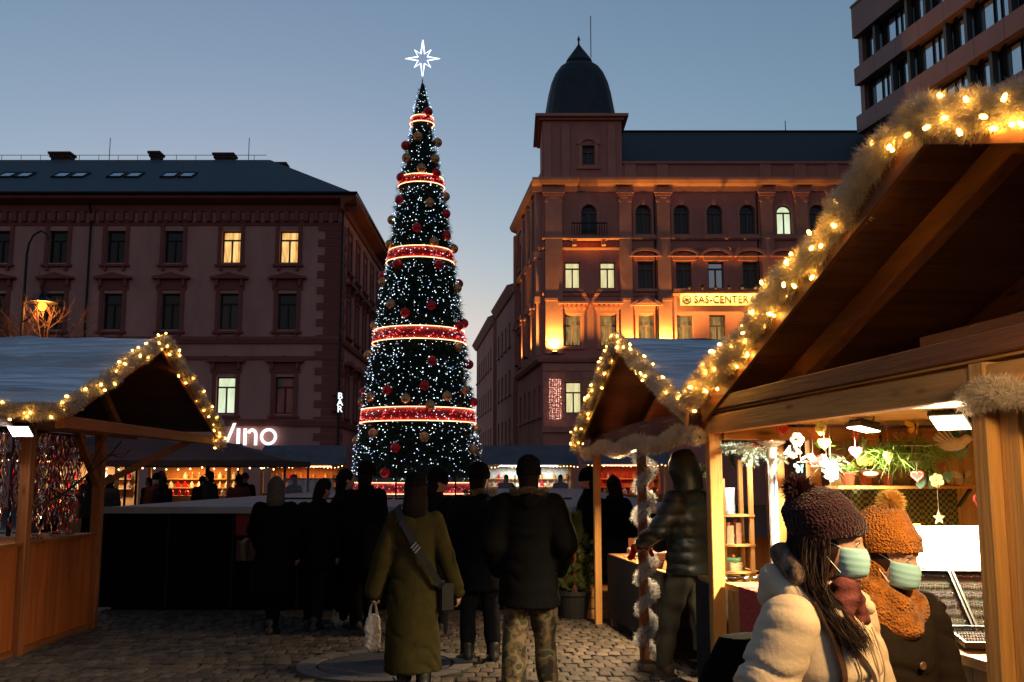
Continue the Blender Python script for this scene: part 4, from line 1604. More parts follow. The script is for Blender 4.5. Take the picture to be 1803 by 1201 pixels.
# roof boards, seen from below
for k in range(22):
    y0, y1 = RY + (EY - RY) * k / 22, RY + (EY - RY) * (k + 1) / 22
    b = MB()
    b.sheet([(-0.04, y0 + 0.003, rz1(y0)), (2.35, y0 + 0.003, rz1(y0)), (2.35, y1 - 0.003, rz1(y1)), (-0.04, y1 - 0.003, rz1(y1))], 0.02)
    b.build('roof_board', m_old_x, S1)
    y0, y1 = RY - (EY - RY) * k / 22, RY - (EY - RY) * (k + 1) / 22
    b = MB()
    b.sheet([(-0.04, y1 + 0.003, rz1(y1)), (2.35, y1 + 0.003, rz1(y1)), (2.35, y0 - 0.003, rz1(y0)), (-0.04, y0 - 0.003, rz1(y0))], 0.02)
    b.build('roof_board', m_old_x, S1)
for s_, sd in ((1, 3), (-1, 4)):
    V, F = wrinkled(-0.05, 2.4, (RY + s_ * (EY - RY + 0.05), EZ + 0.035), (RY, PZ + 0.05), 50, 50, 0.012, sd)
    obj('roof_sheeting', npmesh('roof_sheeting', V, F, True), m_tarp, S1)
# ceiling boards of the selling room
for k in range(14):
    y0 = 0.06 + k * 0.22
    b = MB()
    b.box(0.06, 2.2, y0, y0 + 0.214, 1.985, 2.002)
    b.build('ceiling_board', m_pale_x, S1)
# back wall and far side wall of planks
for k in range(23):
    y0 = 0.05 + k * 0.136
    b = MB()
    b.box(2.2, 2.222, y0, y0 + 0.131, 0.0, 2.07)
    b.build('wall_plank', m_pale_z, S1)
for k in range(11):
    x0 = 0.86 + k * 0.122
    b = MB()
    b.box(x0, x0 + 0.118, 3.2, 3.222, 0.0, 1.92)
    b.build('wall_plank', m_pale_z, S1)
# near bay closed with planks, and partition
for k in range(24):
    y1 = -0.055 - k * 0.112
    b = MB()
    b.box(0.0 + 0.012 * (k % 2), 0.03 + 0.012 * (k % 2), y1 - 0.107, y1, 0.02, 1.915)
    b.build('wall_plank', m_wz, S1)
for k in range(18):
    x0 = 0.06 + k * 0.12
    b = MB()
    b.box(x0, x0 + 0.116, -0.045, -0.02, 0, 2.05)
    b.build('wall_plank', m_wz, S1)
# counter
b = MB()
b.box(0.03, 0.75, 0.06, 3.1, 0.88, 0.92)
b.build('counter_top', m_wy, S1)
for k in range(26):
    y0 = 0.07 + k * 0.117
    b = MB()
    b.box(0.05, 0.075, y0, y0 + 0.113, 0.03, 0.878)
    b.build('counter_plank', m_wz, S1)
# garland of the big stall (real hanging path in world space)
gp = []
for i in range(0, 34):
    y = EY + 0.02 - i * 0.17
    sag = 0.03 * math.sin(i * 0.9)
    gp.append(w1(-0.085 - 0.08 * min(1, max(0, (y - 1.5) / 1.7)), y, rz1(y) + 0.035 + sag))
garland('tinsel_garland', 'big fluffy tinsel garland with warm bulbs along the large stall gable', gp, 0.115, 26000, 0.0028, 0.047, 21, S1, power=1.8, bulb_r=0.0095, bulb_l=0.030, every=2)
gp = [w1(-0.08, 0.02 - 0.12 * i, 1.90 + 0.03 * math.sin(i * 1.1)) for i in range(12)]
garland('tinsel_garland', 'short unlit tinsel garland across the plank panel at the right edge', gp, 0.075, 20000, 0.0028, 0, 22, S1)


def flood(label, p, to, power, col, group, parent=None, on=True, sz=(0.2, 0.15), strength=22, spread=165):
    """LED floodlight: finned housing, glowing glass, bracket"""
    t = thing('floodlight', label, 'floodlight', p, group=group)
    q = (Vector(to) - Vector(p)).to_track_quat('-Z', 'Y').to_matrix().to_4x4()
    b = MB()
    b.box(-sz[0] / 2, sz[0] / 2, -sz[1] / 2, sz[1] / 2, 0.0, 0.03)
    for i in range(6):
        x = -sz[0] * 0.4 + i * sz[0] * 0.16
        b.box(x, x + 0.006, -sz[1] * 0.4, sz[1] * 0.4, 0.03, 0.05)
    b.xf(q)
    b.build('housing', m_iron, t)
    b = MB()
    b.box(-sz[0] * 0.44, sz[0] * 0.44, -sz[1] * 0.42, sz[1] * 0.42, -0.006, -0.001)
    b.xf(q)
    b.build('glass', emat('flood_glass%g%g' % (col[2], strength), col, strength, False), t)
    b = MB()
    b.tube([(-sz[0] / 2 - 0.01, 0, 0.015), (-sz[0] / 2 - 0.01, 0, 0.09), (sz[0] / 2 + 0.01, 0, 0.09), (sz[0] / 2 + 0.01, 0, 0.015)], 0.006, 5)
    b.xf(q)
    b.build('bracket', m_iron, t)
    o = lamp('AREA', (q @ Vector((0, 0, -0.012))), power, col, t, size=(sz[0] * 0.85, sz[1] * 0.8), angle=spread)
    o.rotation_euler = (Vector(to) - Vector(p)).to_track_quat('-Z', 'Y').to_euler()
    return t


flood('floodlight under the ceiling of the large stall, left of the other one', w1(0.66, 2.30, 1.915), w1(0.40, 2.3, 0.8), 210, LEDW, 'floodlights in the large stall')
flood('floodlight under the ceiling of the large stall, right of the other one', w1(0.78, 1.55, 1.915), w1(0.2, 1.1, 0.7), 170, LEDW, 'floodlights in the large stall')
flood('bright floodlight on the far corner post of the large stall', w1(0.22, 3.28, 1.93), w1(0.45, 3.0, 0.8), 22, (1.0, 0.93, 0.8), 'floodlights at the stall corner', strength=14)

# ================= second right stall =================
RZ2 = R(6.0)
O2 = Vector((1.40, 6.98, 0))
S2 = thing('market_stall', 'smaller dark wooden stall behind the large one with peaked roof and red-brown valance', 'stall', O2, RZ2)
M2 = Matrix.Translation(O2) @ Matrix.Rotation(RZ2, 4, 'Z')


def w2(x, y, z):
    return M2 @ Vector((x, y, z))


E2, P2, R2_, Y2 = 2.06, 2.85, 2.15, 4.3


def rz2(y):
    return P2 - (P2 - E2) * abs(y - R2_) / R2_


piece(S2, (0, R2_, 0), (0, R2_, 2.0), 0.075, 0.075, wood('red_post', (0.20, 0.06, 0.02), 'z'), 'post')
piece(S2, (0, Y2, 0), (0, Y2, 2.0), 0.075, 0.075, m_wz, 'post')
piece(S2, (2.0, 0.25, 0), (2.0, 0.25, 2.1), 0.08, 0.08, m_wz, 'post')
piece(S2, (2.0, Y2, 0), (2.0, Y2, 2.1), 0.08, 0.08, m_wz, 'post')
piece(S2, (0, 0.1, 2.04), (0, Y2 + 0.1, 2.04), 0.07, 0.08, m_old_y, 'header_beam')
piece(S2, (0.3, 0.1, 2.02), (0.3, Y2, 2.02), 0.12, 0.06, m_wy, 'tie_beam')
for s_, yy in ((1, Y2 + 0.05), (-1, -0.02)):
    piece(S2, (-0.18, yy, rz2(yy) - 0.02), (-0.18, R2_, P2 - 0.02), 0.022, 0.12, m_wy, 'barge_board', 0.003)
    for x in (0.4, 1.9):
        piece(S2, (x, yy, rz2(yy) - 0.06), (x, R2_, P2 - 0.06), 0.07, 0.1, m_old_y, 'rafter')
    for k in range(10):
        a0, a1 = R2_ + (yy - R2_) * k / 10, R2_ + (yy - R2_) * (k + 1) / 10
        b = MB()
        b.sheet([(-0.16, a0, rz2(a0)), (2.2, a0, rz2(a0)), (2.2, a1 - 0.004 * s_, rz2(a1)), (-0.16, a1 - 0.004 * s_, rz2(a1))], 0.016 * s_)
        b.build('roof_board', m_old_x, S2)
    V, F = wrinkled(-0.17, 2.6, (R2_ + (yy - R2_) * 1.02, E2 + 0.03), (R2_, P2 + 0.045), 70, 220, 0.012, 9 + s_)
    obj('roof_sheeting', npmesh('roof_sheeting', V, F, True), m_tarp, S2)
for k in range(16):
    b = MB()
    b.box(2.03, 2.05, 0.25 + k * 0.255, 0.25 + k * 0.255 + 0.25, 0, 2.05)
    b.build('wall_plank', m_old_y, S2)
for k in range(16):
    b = MB()
    b.box(0.35 + k * 0.104, 0.45 + k * 0.104, Y2 + 0.0, Y2 + 0.02, 0.0, 0.95)
    b.build('wall_plank', m_ply, S2)
# valance cloth with a wavy lower edge
n = 40
vs, fs = [], []
for i in range(n + 1):
    y = -0.05 + (Y2 + 0.15) * i / n
    lo = 1.95 + 0.03 * math.sin(i * 0.42) + 0.012 * math.sin(i * 1.3)
    x = -0.06 + 0.015 * math.sin(i * 0.8)
    for q, (dx, z) in enumerate(((0.05, 2.12), (0.0, 2.04), (-0.03, lo))):
        vs.append((x + dx, y, z))
for i in range(n):
    for q in range(2):
        a = i * 3 + q
        fs.append((a, a + 1, a + 4, a + 3))
b = MB()
b.add(vs, fs)
val = b.build('valance', m_valance, S2, smooth=True)
sm = val.modifiers.new('thickness', 'SOLIDIFY')
sm.thickness = 0.006
b = MB()
b.tube([(vs[i * 3 + 2][0] - 0.006, vs[i * 3 + 2][1], vs[i * 3 + 2][2]) for i in range(n + 1)], 0.010, 6)
b.build('piping', mat('pink_piping', (0.38, 0.14, 0.12), 0.7, var=0.1), val)
gp = [w2(-0.215, y, rz2(y) + 0.03) for y in np.linspace(0.05, Y2 + 0.1, 26)] + [w2(-0.2, Y2 + 0.16, 1.93)]
garland('tinsel_garland', 'tinsel garland with warm bulbs over the peak of the smaller right stall', gp, 0.09, 11000, 0.005, 0.06, 31, S2, power=0.7, every=2, bulb_r=0.010, bulb_l=0.028)
gp = [w2(-0.12, y, 1.915 + 0.03 * math.sin(y * 4.2) - 0.01) for y in np.linspace(-0.1, Y2 + 0.1, 30)]
garland('tinsel_fringe', 'unlit tinsel fringe hanging below the red-brown valance', gp, 0.09, 10000, 0.005, 0, 32, S2)
gp = [w2(0.06 * math.cos(i * 0.75) + 0.02, R2_ - 0.03 + 0.06 * math.sin(i * 0.75), 0.08 + i * 0.032) for i in range(0, 60)]
garland('tinsel_garland', 'white tinsel wound around the red post down to the paving', gp, 0.085, 7000, 0.005, 0, 33, S2, tm=fibre_mat('cold_white_tinsel', (0.55, 0.55, 0.56), 0.4, 0.4, 0.15))
# bottom heap of that tinsel
flood('small bright floodlight inside the smaller right stall', w2(0.14, 2.9, 1.88), w2(0.0, 2.5, 0.0), 120, (1.0, 0.70, 0.38), 'floodlight of the second stall', sz=(0.16, 0.12), strength=25, spread=160)

# ================= left stall =================
S3 = thing('market_stall', 'wooden stall at left with sheeted roof, plywood counter front and tinsel', 'stall', (-4.5, 7.9, 0))
E3, P3, R3, Y3 = 2.17, 2.96, 2.0, 4.0


def rz3(y):
    return P3 - (P3 - E3) * abs(y - R3) / R3


m_ply3 = wood('left_plywood', (0.46, 0.115, 0.02), 'z', 0.7, 0.3, 2.0)
m_post3 = wood('left_post', (0.30, 0.10, 0.03), 'z')
m_beam3 = wood('left_beam', (0.26, 0.085, 0.025), 'y')
for y in (-0.3, 1.42, 3.05):
    piece(S3, (0, y, 0), (0, y, 2.12), 0.1, 0.1, m_post3, 'post')
piece(S3, (0.9, 0.05, 2.06), (0.9, 4.05, 2.06), 0.08, 0.1, m_beam3, 'tie_beam')
piece(S3, (0.0, -0.4, 2.12), (0.0, 4.0, 2.12), 0.09, 0.1, m_beam3, 'header_beam')
piece(S3, (0.03, 3.05, 1.55), (0.86, 3.4, 2.03), 0.07, 0.07, m_beam3, 'brace')
piece(S3, (0.02, 2.95, 1.55), (0.02, 2.4, 2.08), 0.07, 0.07, m_beam3, 'brace')
piece(S3, (0.3, 1.95, 2.75), (0.3, 2.75, 2.16), 0.06, 0.08, m_old_y, 'brace')
for s_, yy in ((-1, -0.03), (1, Y3 + 0.03)):
    piece(S3, (0.98, yy, rz3(yy) - 0.02), (0.98, R3, P3 - 0.02), 0.022, 0.13, m_beam3, 'barge_board', 0.003)
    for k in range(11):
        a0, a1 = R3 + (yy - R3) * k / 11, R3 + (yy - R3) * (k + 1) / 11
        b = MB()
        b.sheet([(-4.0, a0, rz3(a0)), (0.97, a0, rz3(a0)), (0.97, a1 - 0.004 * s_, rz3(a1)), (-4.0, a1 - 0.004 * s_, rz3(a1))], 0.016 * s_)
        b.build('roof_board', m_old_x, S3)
    V, F = wrinkled(-4.05, 0.99, (R3 + (yy - R3) * 1.01, E3 + 0.03), (R3, P3 + 0.045), 110, 330, 0.016, 14 + s_)
    obj('roof_sheeting', npmesh('roof_sheeting', V, F, True), m_tarp, S3)
for y0, y1 in ((-2.0, -0.36), (-0.24, 1.36), (1.48, 2.99)):
    b = MB()
    b.box(-0.03, -0.012, y0, y1, 0.08, 1.0)
    b.build('counter_panel', m_ply3, S3)
    b = MB()
    b.box(-0.02, 0.012, y0 + 0.003, y1 - 0.003, 0.0, 0.078)
    b.build('skirting', m_beam3, S3)
b = MB()
b.box(-0.6, 0.03, -2.0, 2.99, 1.0, 1.03)
b.build('counter_top', m_beam3, S3)
for k in range(14):
    b = MB()
    b.box(-2.3, -2.28, -0.3 + k * 0.25, -0.055 + k * 0.25, 0, 2.1)
    b.build('wall_plank', m_old_y, S3)
gp = [Vector((-4.5 + x, 7.9 - 0.05, rz3(-0.03) + 0.0 + 0.02 * math.sin(x * 6))) for x in np.linspace(-2.4, 0.95, 24)] + \
     [Vector((-3.49, 7.9 + y, rz3(y) + 0.03 + 0.015 * math.sin(y * 7))) for y in np.linspace(0.0, Y3 + 0.05, 28)] + [Vector((-3.49, 12.0, 1.98))]
garland('tinsel_garland', 'tinsel garland with warm bulbs along eave and gable of the left stall', gp, 0.095, 9000, 0.006, 0.075, 41, S3, power=0.6, bulb_r=0.010, bulb_l=0.028, every=2)
flood('white floodlight on the left stall post at the left picture edge', (-4.42, 8.98, 2.03), (-4.4, 8.2, 0.9), 5, (1.0, 0.97, 0.9), 'floodlight of the left stall', sz=(0.2, 0.16), strength=16)

# glitter strands hanging in the left stall
m_gred = mat('strand_red', (0.55, 0.02, 0.03), 0.18, metal=0.9, var=0.2)
m_gsil = mat('strand_silver', (0.75, 0.75, 0.8), 0.15, metal=1.0, var=0.1)
m_ggold = mat('strand_copper', (0.75, 0.32, 0.12), 0.18, metal=0.95, var=0.2)
for k, (ya, yb, nm, dens) in enumerate(((1.5, 2.98, 'dense curtain of red and silver tinsel strands between the left stall posts', 150), (-0.2, 1.3, 'curtain of glitter strands at the left picture edge', 110))):
    t = thing('strand_curtain', nm, 'tinsel', (-4.62, 7.9, 0), group='strand curtains in the left stall')
    for mm, lab, fr in ((m_gred, 'red_strands', 0.34), (m_gsil, 'silver_strands', 0.4), (m_ggold, 'copper_strands', 0.24)):
        vs, fs = [], []
        for i in range(int(dens * fr)):
            y = rnd.uniform(ya, yb)
            x = rnd.uniform(-0.15, 0.05)
            ztop = 2.05
            ln = rnd.uniform(0.6, 1.0)
            ph, tw = rnd.uniform(0, 6.28), rnd.uniform(9, 22)
            m_ = 22
            for j in range(m_ + 1):
                z = ztop - ln * j / m_
                a = ph + tw * j / m_
                wv = 0.012 * math.sin(j * 0.9 + ph)
                for s_ in (-1, 1):
                    vs.append((x + wv + s_ * 0.006 * math.cos(a), y + 0.5 * wv + s_ * 0.006 * math.sin(a), z))
            base = len(vs) - 2 * (m_ + 1)
            for j in range(m_):
                q = base + 2 * j
                fs.append((q, q + 1, q + 3, q + 2))
        b = MB()
        b.add(vs, fs)
        stuff(b.build(lab, mm, t))
    b = MB()
    b.tube([(-0.05, ya - 0.05, 2.06), (-0.05, yb + 0.05, 2.06)], 0.012, 6)
    b.build('rod', m_iron, t)
# wreaths lying on the left counter and a leaning pale board
for k, y in enumerate((1.75, 2.45)):
    t = thing('tinsel_wreath', ['flat glittering wreath on the left counter, nearer one', 'flat glittering wreath on the left counter by the far post'][k], 'wreath', (-4.6, 7.9 + y, 1.03), group='wreaths on the left counter')
    pth = [(0.09 * math.cos(a * 0.4), 0.17 * math.sin(a * 0.4), 0.03) for a in range(17)]
    V, F = tinsel(pth, 0.03, 1600, 0.006, 50 + k)
    stuff(obj('tinsel', npmesh('tinsel', V, F), m_ggold, t))
    b = MB()
    b.tube(pth, 0.01, 5, False)
    b.build('hoop', m_gsil, t)
t = thing('pale_board', 'pale plain board standing on the left counter at the picture edge', 'board', (-4.62, 8.72, 1.03))
b = MB()
b.box(-0.01, 0.01, -0.2, 0.2, 0.0, 0.42)
b.build('panel', mat('pale_card', (0.33, 0.23, 0.14), 0.8, var=0.15), t)
b = MB()
b.beam((-0.01, 0, 0.35), (-0.14, 0, 0.0), 0.02)
b.build('prop', m_wz, t)
# a bundle of dark twigs crossing the left posts
t = thing('bare_branch', 'dark bare branch leaning against the left stall between the posts', 'branch', (-4.40, 9.4, 1.03))
b = MB()
for (a0, pth) in ((0.014, [(0, -0.1, 0.32), (0.02, 0.4, 0.42), (0.05, 0.9, 0.62), (0.09, 1.35, 0.83), (0.1, 1.6, 0.98)]),
                  (0.009, [(0.02, 0.4, 0.42), (0.06, 0.62, 0.40), (0.08, 0.85, 0.45)]), (0.008, [(0.05, 0.9, 0.62), (0.05, 1.15, 0.9), (0.04, 1.35, 1.02)]),
                  (0.007, [(0.09, 1.35, 0.83), (0.12, 1.6, 0.8), (0.13, 1.8, 0.9)])):
    b.tube(pth, [a0 * (1 - 0.6 * i / len(pth)) for i in range(len(pth))], 6)
b.build('twigs', mat('twig_bark', (0.035, 0.022, 0.016), 0.8, var=0.3), t)

# ================= huts and canopies beyond the platform =================
m_hutwall = mat('hut_inside', (0.45, 0.16, 0.045), 0.8, var=0.2, scale=2)
m_hutroof = mat('hut_roof', (0.10, 0.095, 0.115), 0.7, var=0.25, scale=2)
m_dots = emat('string_dot', (1.0, 0.62, 0.24), 9, False)
m_goods = lit_pane('lit_goods', (0.35, 0.12, 0.02), (1.0, 0.75, 0.35), 1.0, 9)


def hut(label, x, y, w, ridge, eave, lcol, lpow, wallm, seed):
    t = thing('market_hut', label, 'hut', (x, y, 0), group='far market huts')
    for sx in (-1, 1):
        for yy in (0, 1.6):
            piece(t, (sx * w / 2, yy, 0), (sx * w / 2, yy, eave), 0.1, 0.1, m_wz, 'post', 0)
    b = MB()
    b.prism([(-w / 2 - 0.2, 0), (w / 2 + 0.2, 0), (w / 2 + 0.2, 0.05), (-w / 2 - 0.2, 0.05)], 0, 1)
    b = MB()
    b.add([(-w / 2 - 0.25, -0.5, eave), (w / 2 + 0.25, -0.5, eave), (w / 2 + 0.15, 0.9, ridge), (-w / 2 - 0.15, 0.9, ridge), (-w / 2 - 0.25, 2.2, eave), (w / 2 + 0.25, 2.2, eave)],
          [(0, 1, 2, 3), (3, 2, 5, 4), (0, 3, 4), (1, 5, 2), (0, 4, 5, 1)])
    b.build('roof', m_hutroof, t)
    b = MB()
    b.box(-w / 2, w / 2, 1.62, 1.66, 0, eave - 0.02)
    b.build('back_wall', wallm, t)
    b = MB()
    b.box(-w / 2, w / 2, -0.02, 0.5, 0.98, 1.03)
    b.box(-w / 2, w / 2, 0.0, 0.03, 0, 0.978)
    b.build('counter', m_ply, t)
    for sh in (1.25, 1.55):
        b = MB()
        b.box(-w / 2 + 0.1, w / 2 - 0.1, 1.4, 1.6, sh, sh + 0.03)
        b.build('shelf', m_wx, t)
    b = MB()
    g = random.Random(seed)
    nb = int(w / 0.11)
    for i in range(nb):
        xx = -w / 2 - 0.2 + (w + 0.4) * i / (nb - 1)
        b.octa((xx, -0.53, eave - 0.05 - 0.05 * abs(math.sin(i * 0.5)) + g.uniform(-.02, .02)), 0.022)
    stuff(b.build('string_lights', m_dots, t))
    # goods on the shelves, each its own little shape
    for sh in (1.03, 1.28, 1.58):
        for i in range(int(w / 0.24)):
            if g.random() < 0.2:
                continue
            xx = -w / 2 + 0.2 + i * 0.24
            b = MB()
            r = g.uniform(0.04, 0.08)
            b.lathe([(r, 0), (r * 1.05, 0.12), (r * 0.4, 0.17), (r * 0.35, 0.22)], 7, (xx, 0.25 if sh < 1.1 else 1.5, sh))
            b.build('jar', [m_bgold, m_bred, mat('jar_cream', (0.6, 0.5, 0.35), 0.5, var=0.1)][g.randrange(3)], t)
    lamp('AREA', (0, 0.7, eave - 0.08), lpow, lcol, t, size=(w * 0.7, 0.25), to=(0, 0.8, 0), angle=170)
    b = MB()
    b.box(-w * 0.35, w * 0.35, 0.62, 0.78, eave - 0.06, eave - 0.03)
    b.build('strip_lamp', emat('strip_lamp%g' % lcol[2], lcol, 9, False), t)
    return t


hut('far hut with bright yellow goods seen under the dark canopy', -10.6, 33.0, 2.6, 2.75, 2.15, (1.0, 0.62, 0.22), 90, m_hutwall, 1)
hut('far orange lit hut left of the tree with string lights on its eave', -8.0, 38.0, 2.9, 2.85, 2.08, (1.0, 0.5, 0.18), 45, m_hutwall, 2)
hut('white lit far hut at the left end of the crowd', -13.2, 30.0, 2.8, 2.75, 2.2, (0.9, 1.0, 0.85), 120, m_hutwall, 3)
hut('far hut with white lit counter right of the tree', 0.65, 38.0, 3.2, 2.85, 2.1, (0.95, 1.0, 0.9), 120, mat('hut_white', (0.6, 0.6, 0.58), 0.8, var=0.3, scale=9), 4)
hut('far hut with dark red inside beyond the potted conifer', 4.2, 36.0, 2.6, 2.75, 2.1, (1.0, 0.35, 0.15), 25, mat('hut_red', (0.35, 0.06, 0.03), 0.8, var=0.2), 5)
m_canopy = mat('dark_canopy', (0.03, 0.022, 0.025), 0.85, var=0.2, scale=2)
for k, (x, y, w, zt, ze, lab) in enumerate(((-10.0, 26.0, 5.2, 2.85, 2.2, 'wide dark canopy over the crowd behind the left stall'), (-7.6, 25.0, 4.6, 2.6, 2.02, 'lower dark canopy just left of the far orange hut'))):
    t = thing('canopy_tent', lab, 'canopy', (x, y, 0), group='dark canopies over the crowd')
    b = MB()
    h = w / 2
    b.add([(-h, -1.4, ze), (h, -1.4, ze), (h, 1.4, ze), (-h, 1.4, ze), (0, 0, zt), (-h, -1.4, ze - 0.14), (h, -1.4, ze - 0.14), (h, 1.4, ze - 0.14), (-h, 1.4, ze - 0.14)],
          [(0, 1, 4), (1, 2, 4), (2, 3, 4), (3, 0, 4), (0, 5, 6, 1), (1, 6, 7, 2), (2, 7, 8, 3), (3, 8, 5, 0)])
    b.build('cloth', m_canopy, t)
    for sx in (-1, 1):
        for sy in (-1, 1):
            piece(t, (sx * (h - 0.05), sy * 1.35, 0), (sx * (h - 0.05), sy * 1.35, ze), 0.05, 0.05, m_iron, 'pole', 0)
    piece(t, (0, 0, 0), (0, 0, zt - 0.02), 0.05, 0.05, m_iron, 'pole', 0)
    b = MB()
    for i in range(int(w / 0.28)):
        b.octa((-h + 0.1 + i * 0.28, -1.42, ze - 0.17 - 0.05 * abs(math.sin(i * 0.7))), 0.022)
    stuff(b.build('string_lights', m_dots, t))
# pale curtain panels in front of the far orange hut
t = thing('pale_curtain', 'pale hanging sheet wall beside the far orange hut', 'curtain', (-6.6, 33.0, 0))
vs, fs = [], []
for i in range(41):
    x = -0.75 + 1.5 * i / 40
    yy = 0.04 * math.sin(i * 1.1)
    vs += [(x, yy, 0.0), (x, yy, 1.55)]
for i in range(40):
    fs.append((2 * i, 2 * i + 2, 2 * i + 3, 2 * i + 1))
b = MB()
b.add(vs, fs)
o = b.build('sheet', mat('pale_sheet', (0.4, 0.33, 0.28), 0.8, var=0.1), t, smooth=True)
o.modifiers.new('thickness', 'SOLIDIFY').thickness = 0.01
b = MB()
b.tube([(-0.85, 0, 1.57), (0.85, 0, 1.57)], 0.025, 6)
b.tube([(-0.85, 0, 0), (-0.85, 0, 1.57)], 0.025, 6)
b.tube([(0.85, 0, 0), (0.85, 0, 1.57)], 0.025, 6)
b.build('frame', m_iron, t)

# ================= street lamp and bare tree, far left =================
SL = thing('street_lamp', 'sodium street lamp with hooked pole, glowing orange at left', 'street lamp', (-10.95, 22.0, 0))
b = MB()
b.tube([(0, 0, 0), (0, 0, 6.6), (0.03, 0, 6.85), (0.12, 0, 7.05), (0.28, 0, 7.15), (0.42, 0, 7.08), (0.46, 0, 6.95)], [0.05, 0.03, 0.025, 0.022, 0.022, 0.02, 0.018], 8)
b.build('pole', m_iron, SL)
b = MB()
b.tube([(0.01, 0, 5.05), (0.2, 0, 5.2), (0.40, 0, 5.66)], 0.02, 6)
b.build('arm', m_iron, SL)
b = MB()
b.lathe([(0.32, 5.50), (0.30, 5.53), (0.1, 5.62), (0.05, 5.72)], 16, (0.42, 0, 0))
b.build('shade', m_iron, SL)
b = MB()
b.sphere((0.42, 0, 5.42), (0.09, 0.09, 0.11), 12, 8)
b.build('globe', emat('sodium_globe', (1.0, 0.36, 0.03), 5, False), SL, smooth=True)
lamp('POINT', (0.42, 0, 5.36), 420, (1.0, 0.30, 0.05), SL, 0.12)
BT = thing('bare_tree', 'bare winter tree lit orange below the street lamp', 'tree', (-10.75, 22.7, 0))
b = MB()
b.tube([(0, 0, 0), (0.03, 0, 1.9), (0, 0.02, 3.4), (0.02, 0, 4.3)], [0.11, 0.09, 0.07, 0.05], 7)
b.build('trunk', mat('bare_bark', (0.06, 0.04, 0.03), 0.9, var=0.3, scale=12), BT)
b = MB()
gq = random.Random(77)


def twig(p, d, ln, r, lv):
    pts = [p]
    for i in range(4):
        d = (d + Vector((gq.uniform(-.25, .25), gq.uniform(-.25, .25), gq.uniform(-.1, .2)))).normalized()
        pts.append(pts[-1] + d * ln / 4)
    b.tube([tuple(q) for q in pts], [r, r * .85, r * .7, r * .55, r * .4], 4)
    if lv > 0:
        for i in range(4):
            q = pts[gq.randrange(1, 5)]
            nd = (d + Vector((gq.uniform(-1, 1), gq.uniform(-1, 1), gq.uniform(-.2, .7)))).normalized()
            twig(q, nd, ln * 0.6, r * 0.55, lv - 1)


for i in range(8):
    a = i * 0.8
    twig(Vector((0.01, 0, 3.6 + 0.12 * i)), Vector((math.cos(a) * 0.7, math.sin(a) * 0.7, 0.8)).normalized(), 1.15, 0.028, 3)
b.build('crown', MATS['bare_bark'], BT)
# ------------------------------------------------------------------ solid shapes from distance fields (bodies and clothes)
def cap(a, b, r0, r1=None, k=0.02, M=None, op='u'):
    return dict(t='c', a=np.array(a, float), b=np.array(b, float), r0=r0, r1=r0 if r1 is None else r1, k=k, M=M, op=op)


def ell(c, r, k=0.02, M=None, op='u'):
    return dict(t='e', c=np.array(c, float), r=np.array(r, float), k=k, M=M, op=op)


def loft(rings, k=0.03, M=None, op='u', e=2.0):
    """rings: (z, cx, cy, rx, ry) rising"""
    return dict(t='l', g=np.array(rings, float), k=k, M=M, op=op, e=e)


def chain(pts, rs, k=0.02, M=None):
    return [cap(pts[i], pts[i + 1], rs[i], rs[i + 1], k, M) for i in range(len(pts) - 1)]


def pbox(p):
    if p['t'] == 'c':
        r = max(p['r0'], p['r1'])
        lo, hi = np.minimum(p['a'], p['b']) - r, np.maximum(p['a'], p['b']) + r
    elif p['t'] == 'e':
        lo, hi = p['c'] - p['r'], p['c'] + p['r']
    else:
        g = p['g']
        lo = np.array([(g[:, 1] - g[:, 3]).min(), (g[:, 2] - g[:, 4]).min(), g[0, 0]])
        hi = np.array([(g[:, 1] + g[:, 3]).max(), (g[:, 2] + g[:, 4]).max(), g[-1, 0]])
    if p['M'] is not None:
        C = np.array([[x, y, z, 1] for x in (lo[0], hi[0]) for y in (lo[1], hi[1]) for z in (lo[2], hi[2])])
        C = (np.array(p['M']) @ C.T).T[:, :3]
        lo, hi = C.min(0), C.max(0)
    return lo, hi


def pdist(p, X, Y, Z):
    if p['M'] is not None:
        Mi = np.array(p['M'].inverted())
        X, Y, Z = (Mi[i, 0] * X + Mi[i, 1] * Y + Mi[i, 2] * Z + Mi[i, 3] for i in range(3))
    if p['t'] == 'c':
        a, b = p['a'], p['b']
        ba = b - a
        L = max(1e-9, ba @ ba)
        h = np.clip(((X - a[0]) * ba[0] + (Y - a[1]) * ba[1] + (Z - a[2]) * ba[2]) / L, 0, 1)
        return np.sqrt((X - a[0] - h * ba[0]) ** 2 + (Y - a[1] - h * ba[1]) ** 2 + (Z - a[2] - h * ba[2]) ** 2) - (p['r0'] + (p['r1'] - p['r0']) * h)
    if p['t'] == 'e':
        x, y, z = (X - p['c'][0]) / p['r'][0], (Y - p['c'][1]) / p['r'][1], (Z - p['c'][2]) / p['r'][2]
        k0 = np.sqrt(x * x + y * y + z * z)
        k1 = np.sqrt((x / p['r'][0]) ** 2 + (y / p['r'][1]) ** 2 + (z / p['r'][2]) ** 2) + 1e-9
        return k0 * (k0 - 1) / k1
    g = p['g']
    cx, cy = np.interp(Z, g[:, 0], g[:, 1]), np.interp(Z, g[:, 0], g[:, 2])
    rx, ry = np.interp(Z, g[:, 0], g[:, 3]), np.interp(Z, g[:, 0], g[:, 4])
    e = p['e']
    q = (np.abs((X - cx) / rx) ** e + np.abs((Y - cy) / ry) ** e) ** (1 / e)
    d = (q - 1) * np.minimum(rx, ry)
    return np.maximum(d, np.maximum(g[0, 0] - Z, Z - g[-1, 0]))


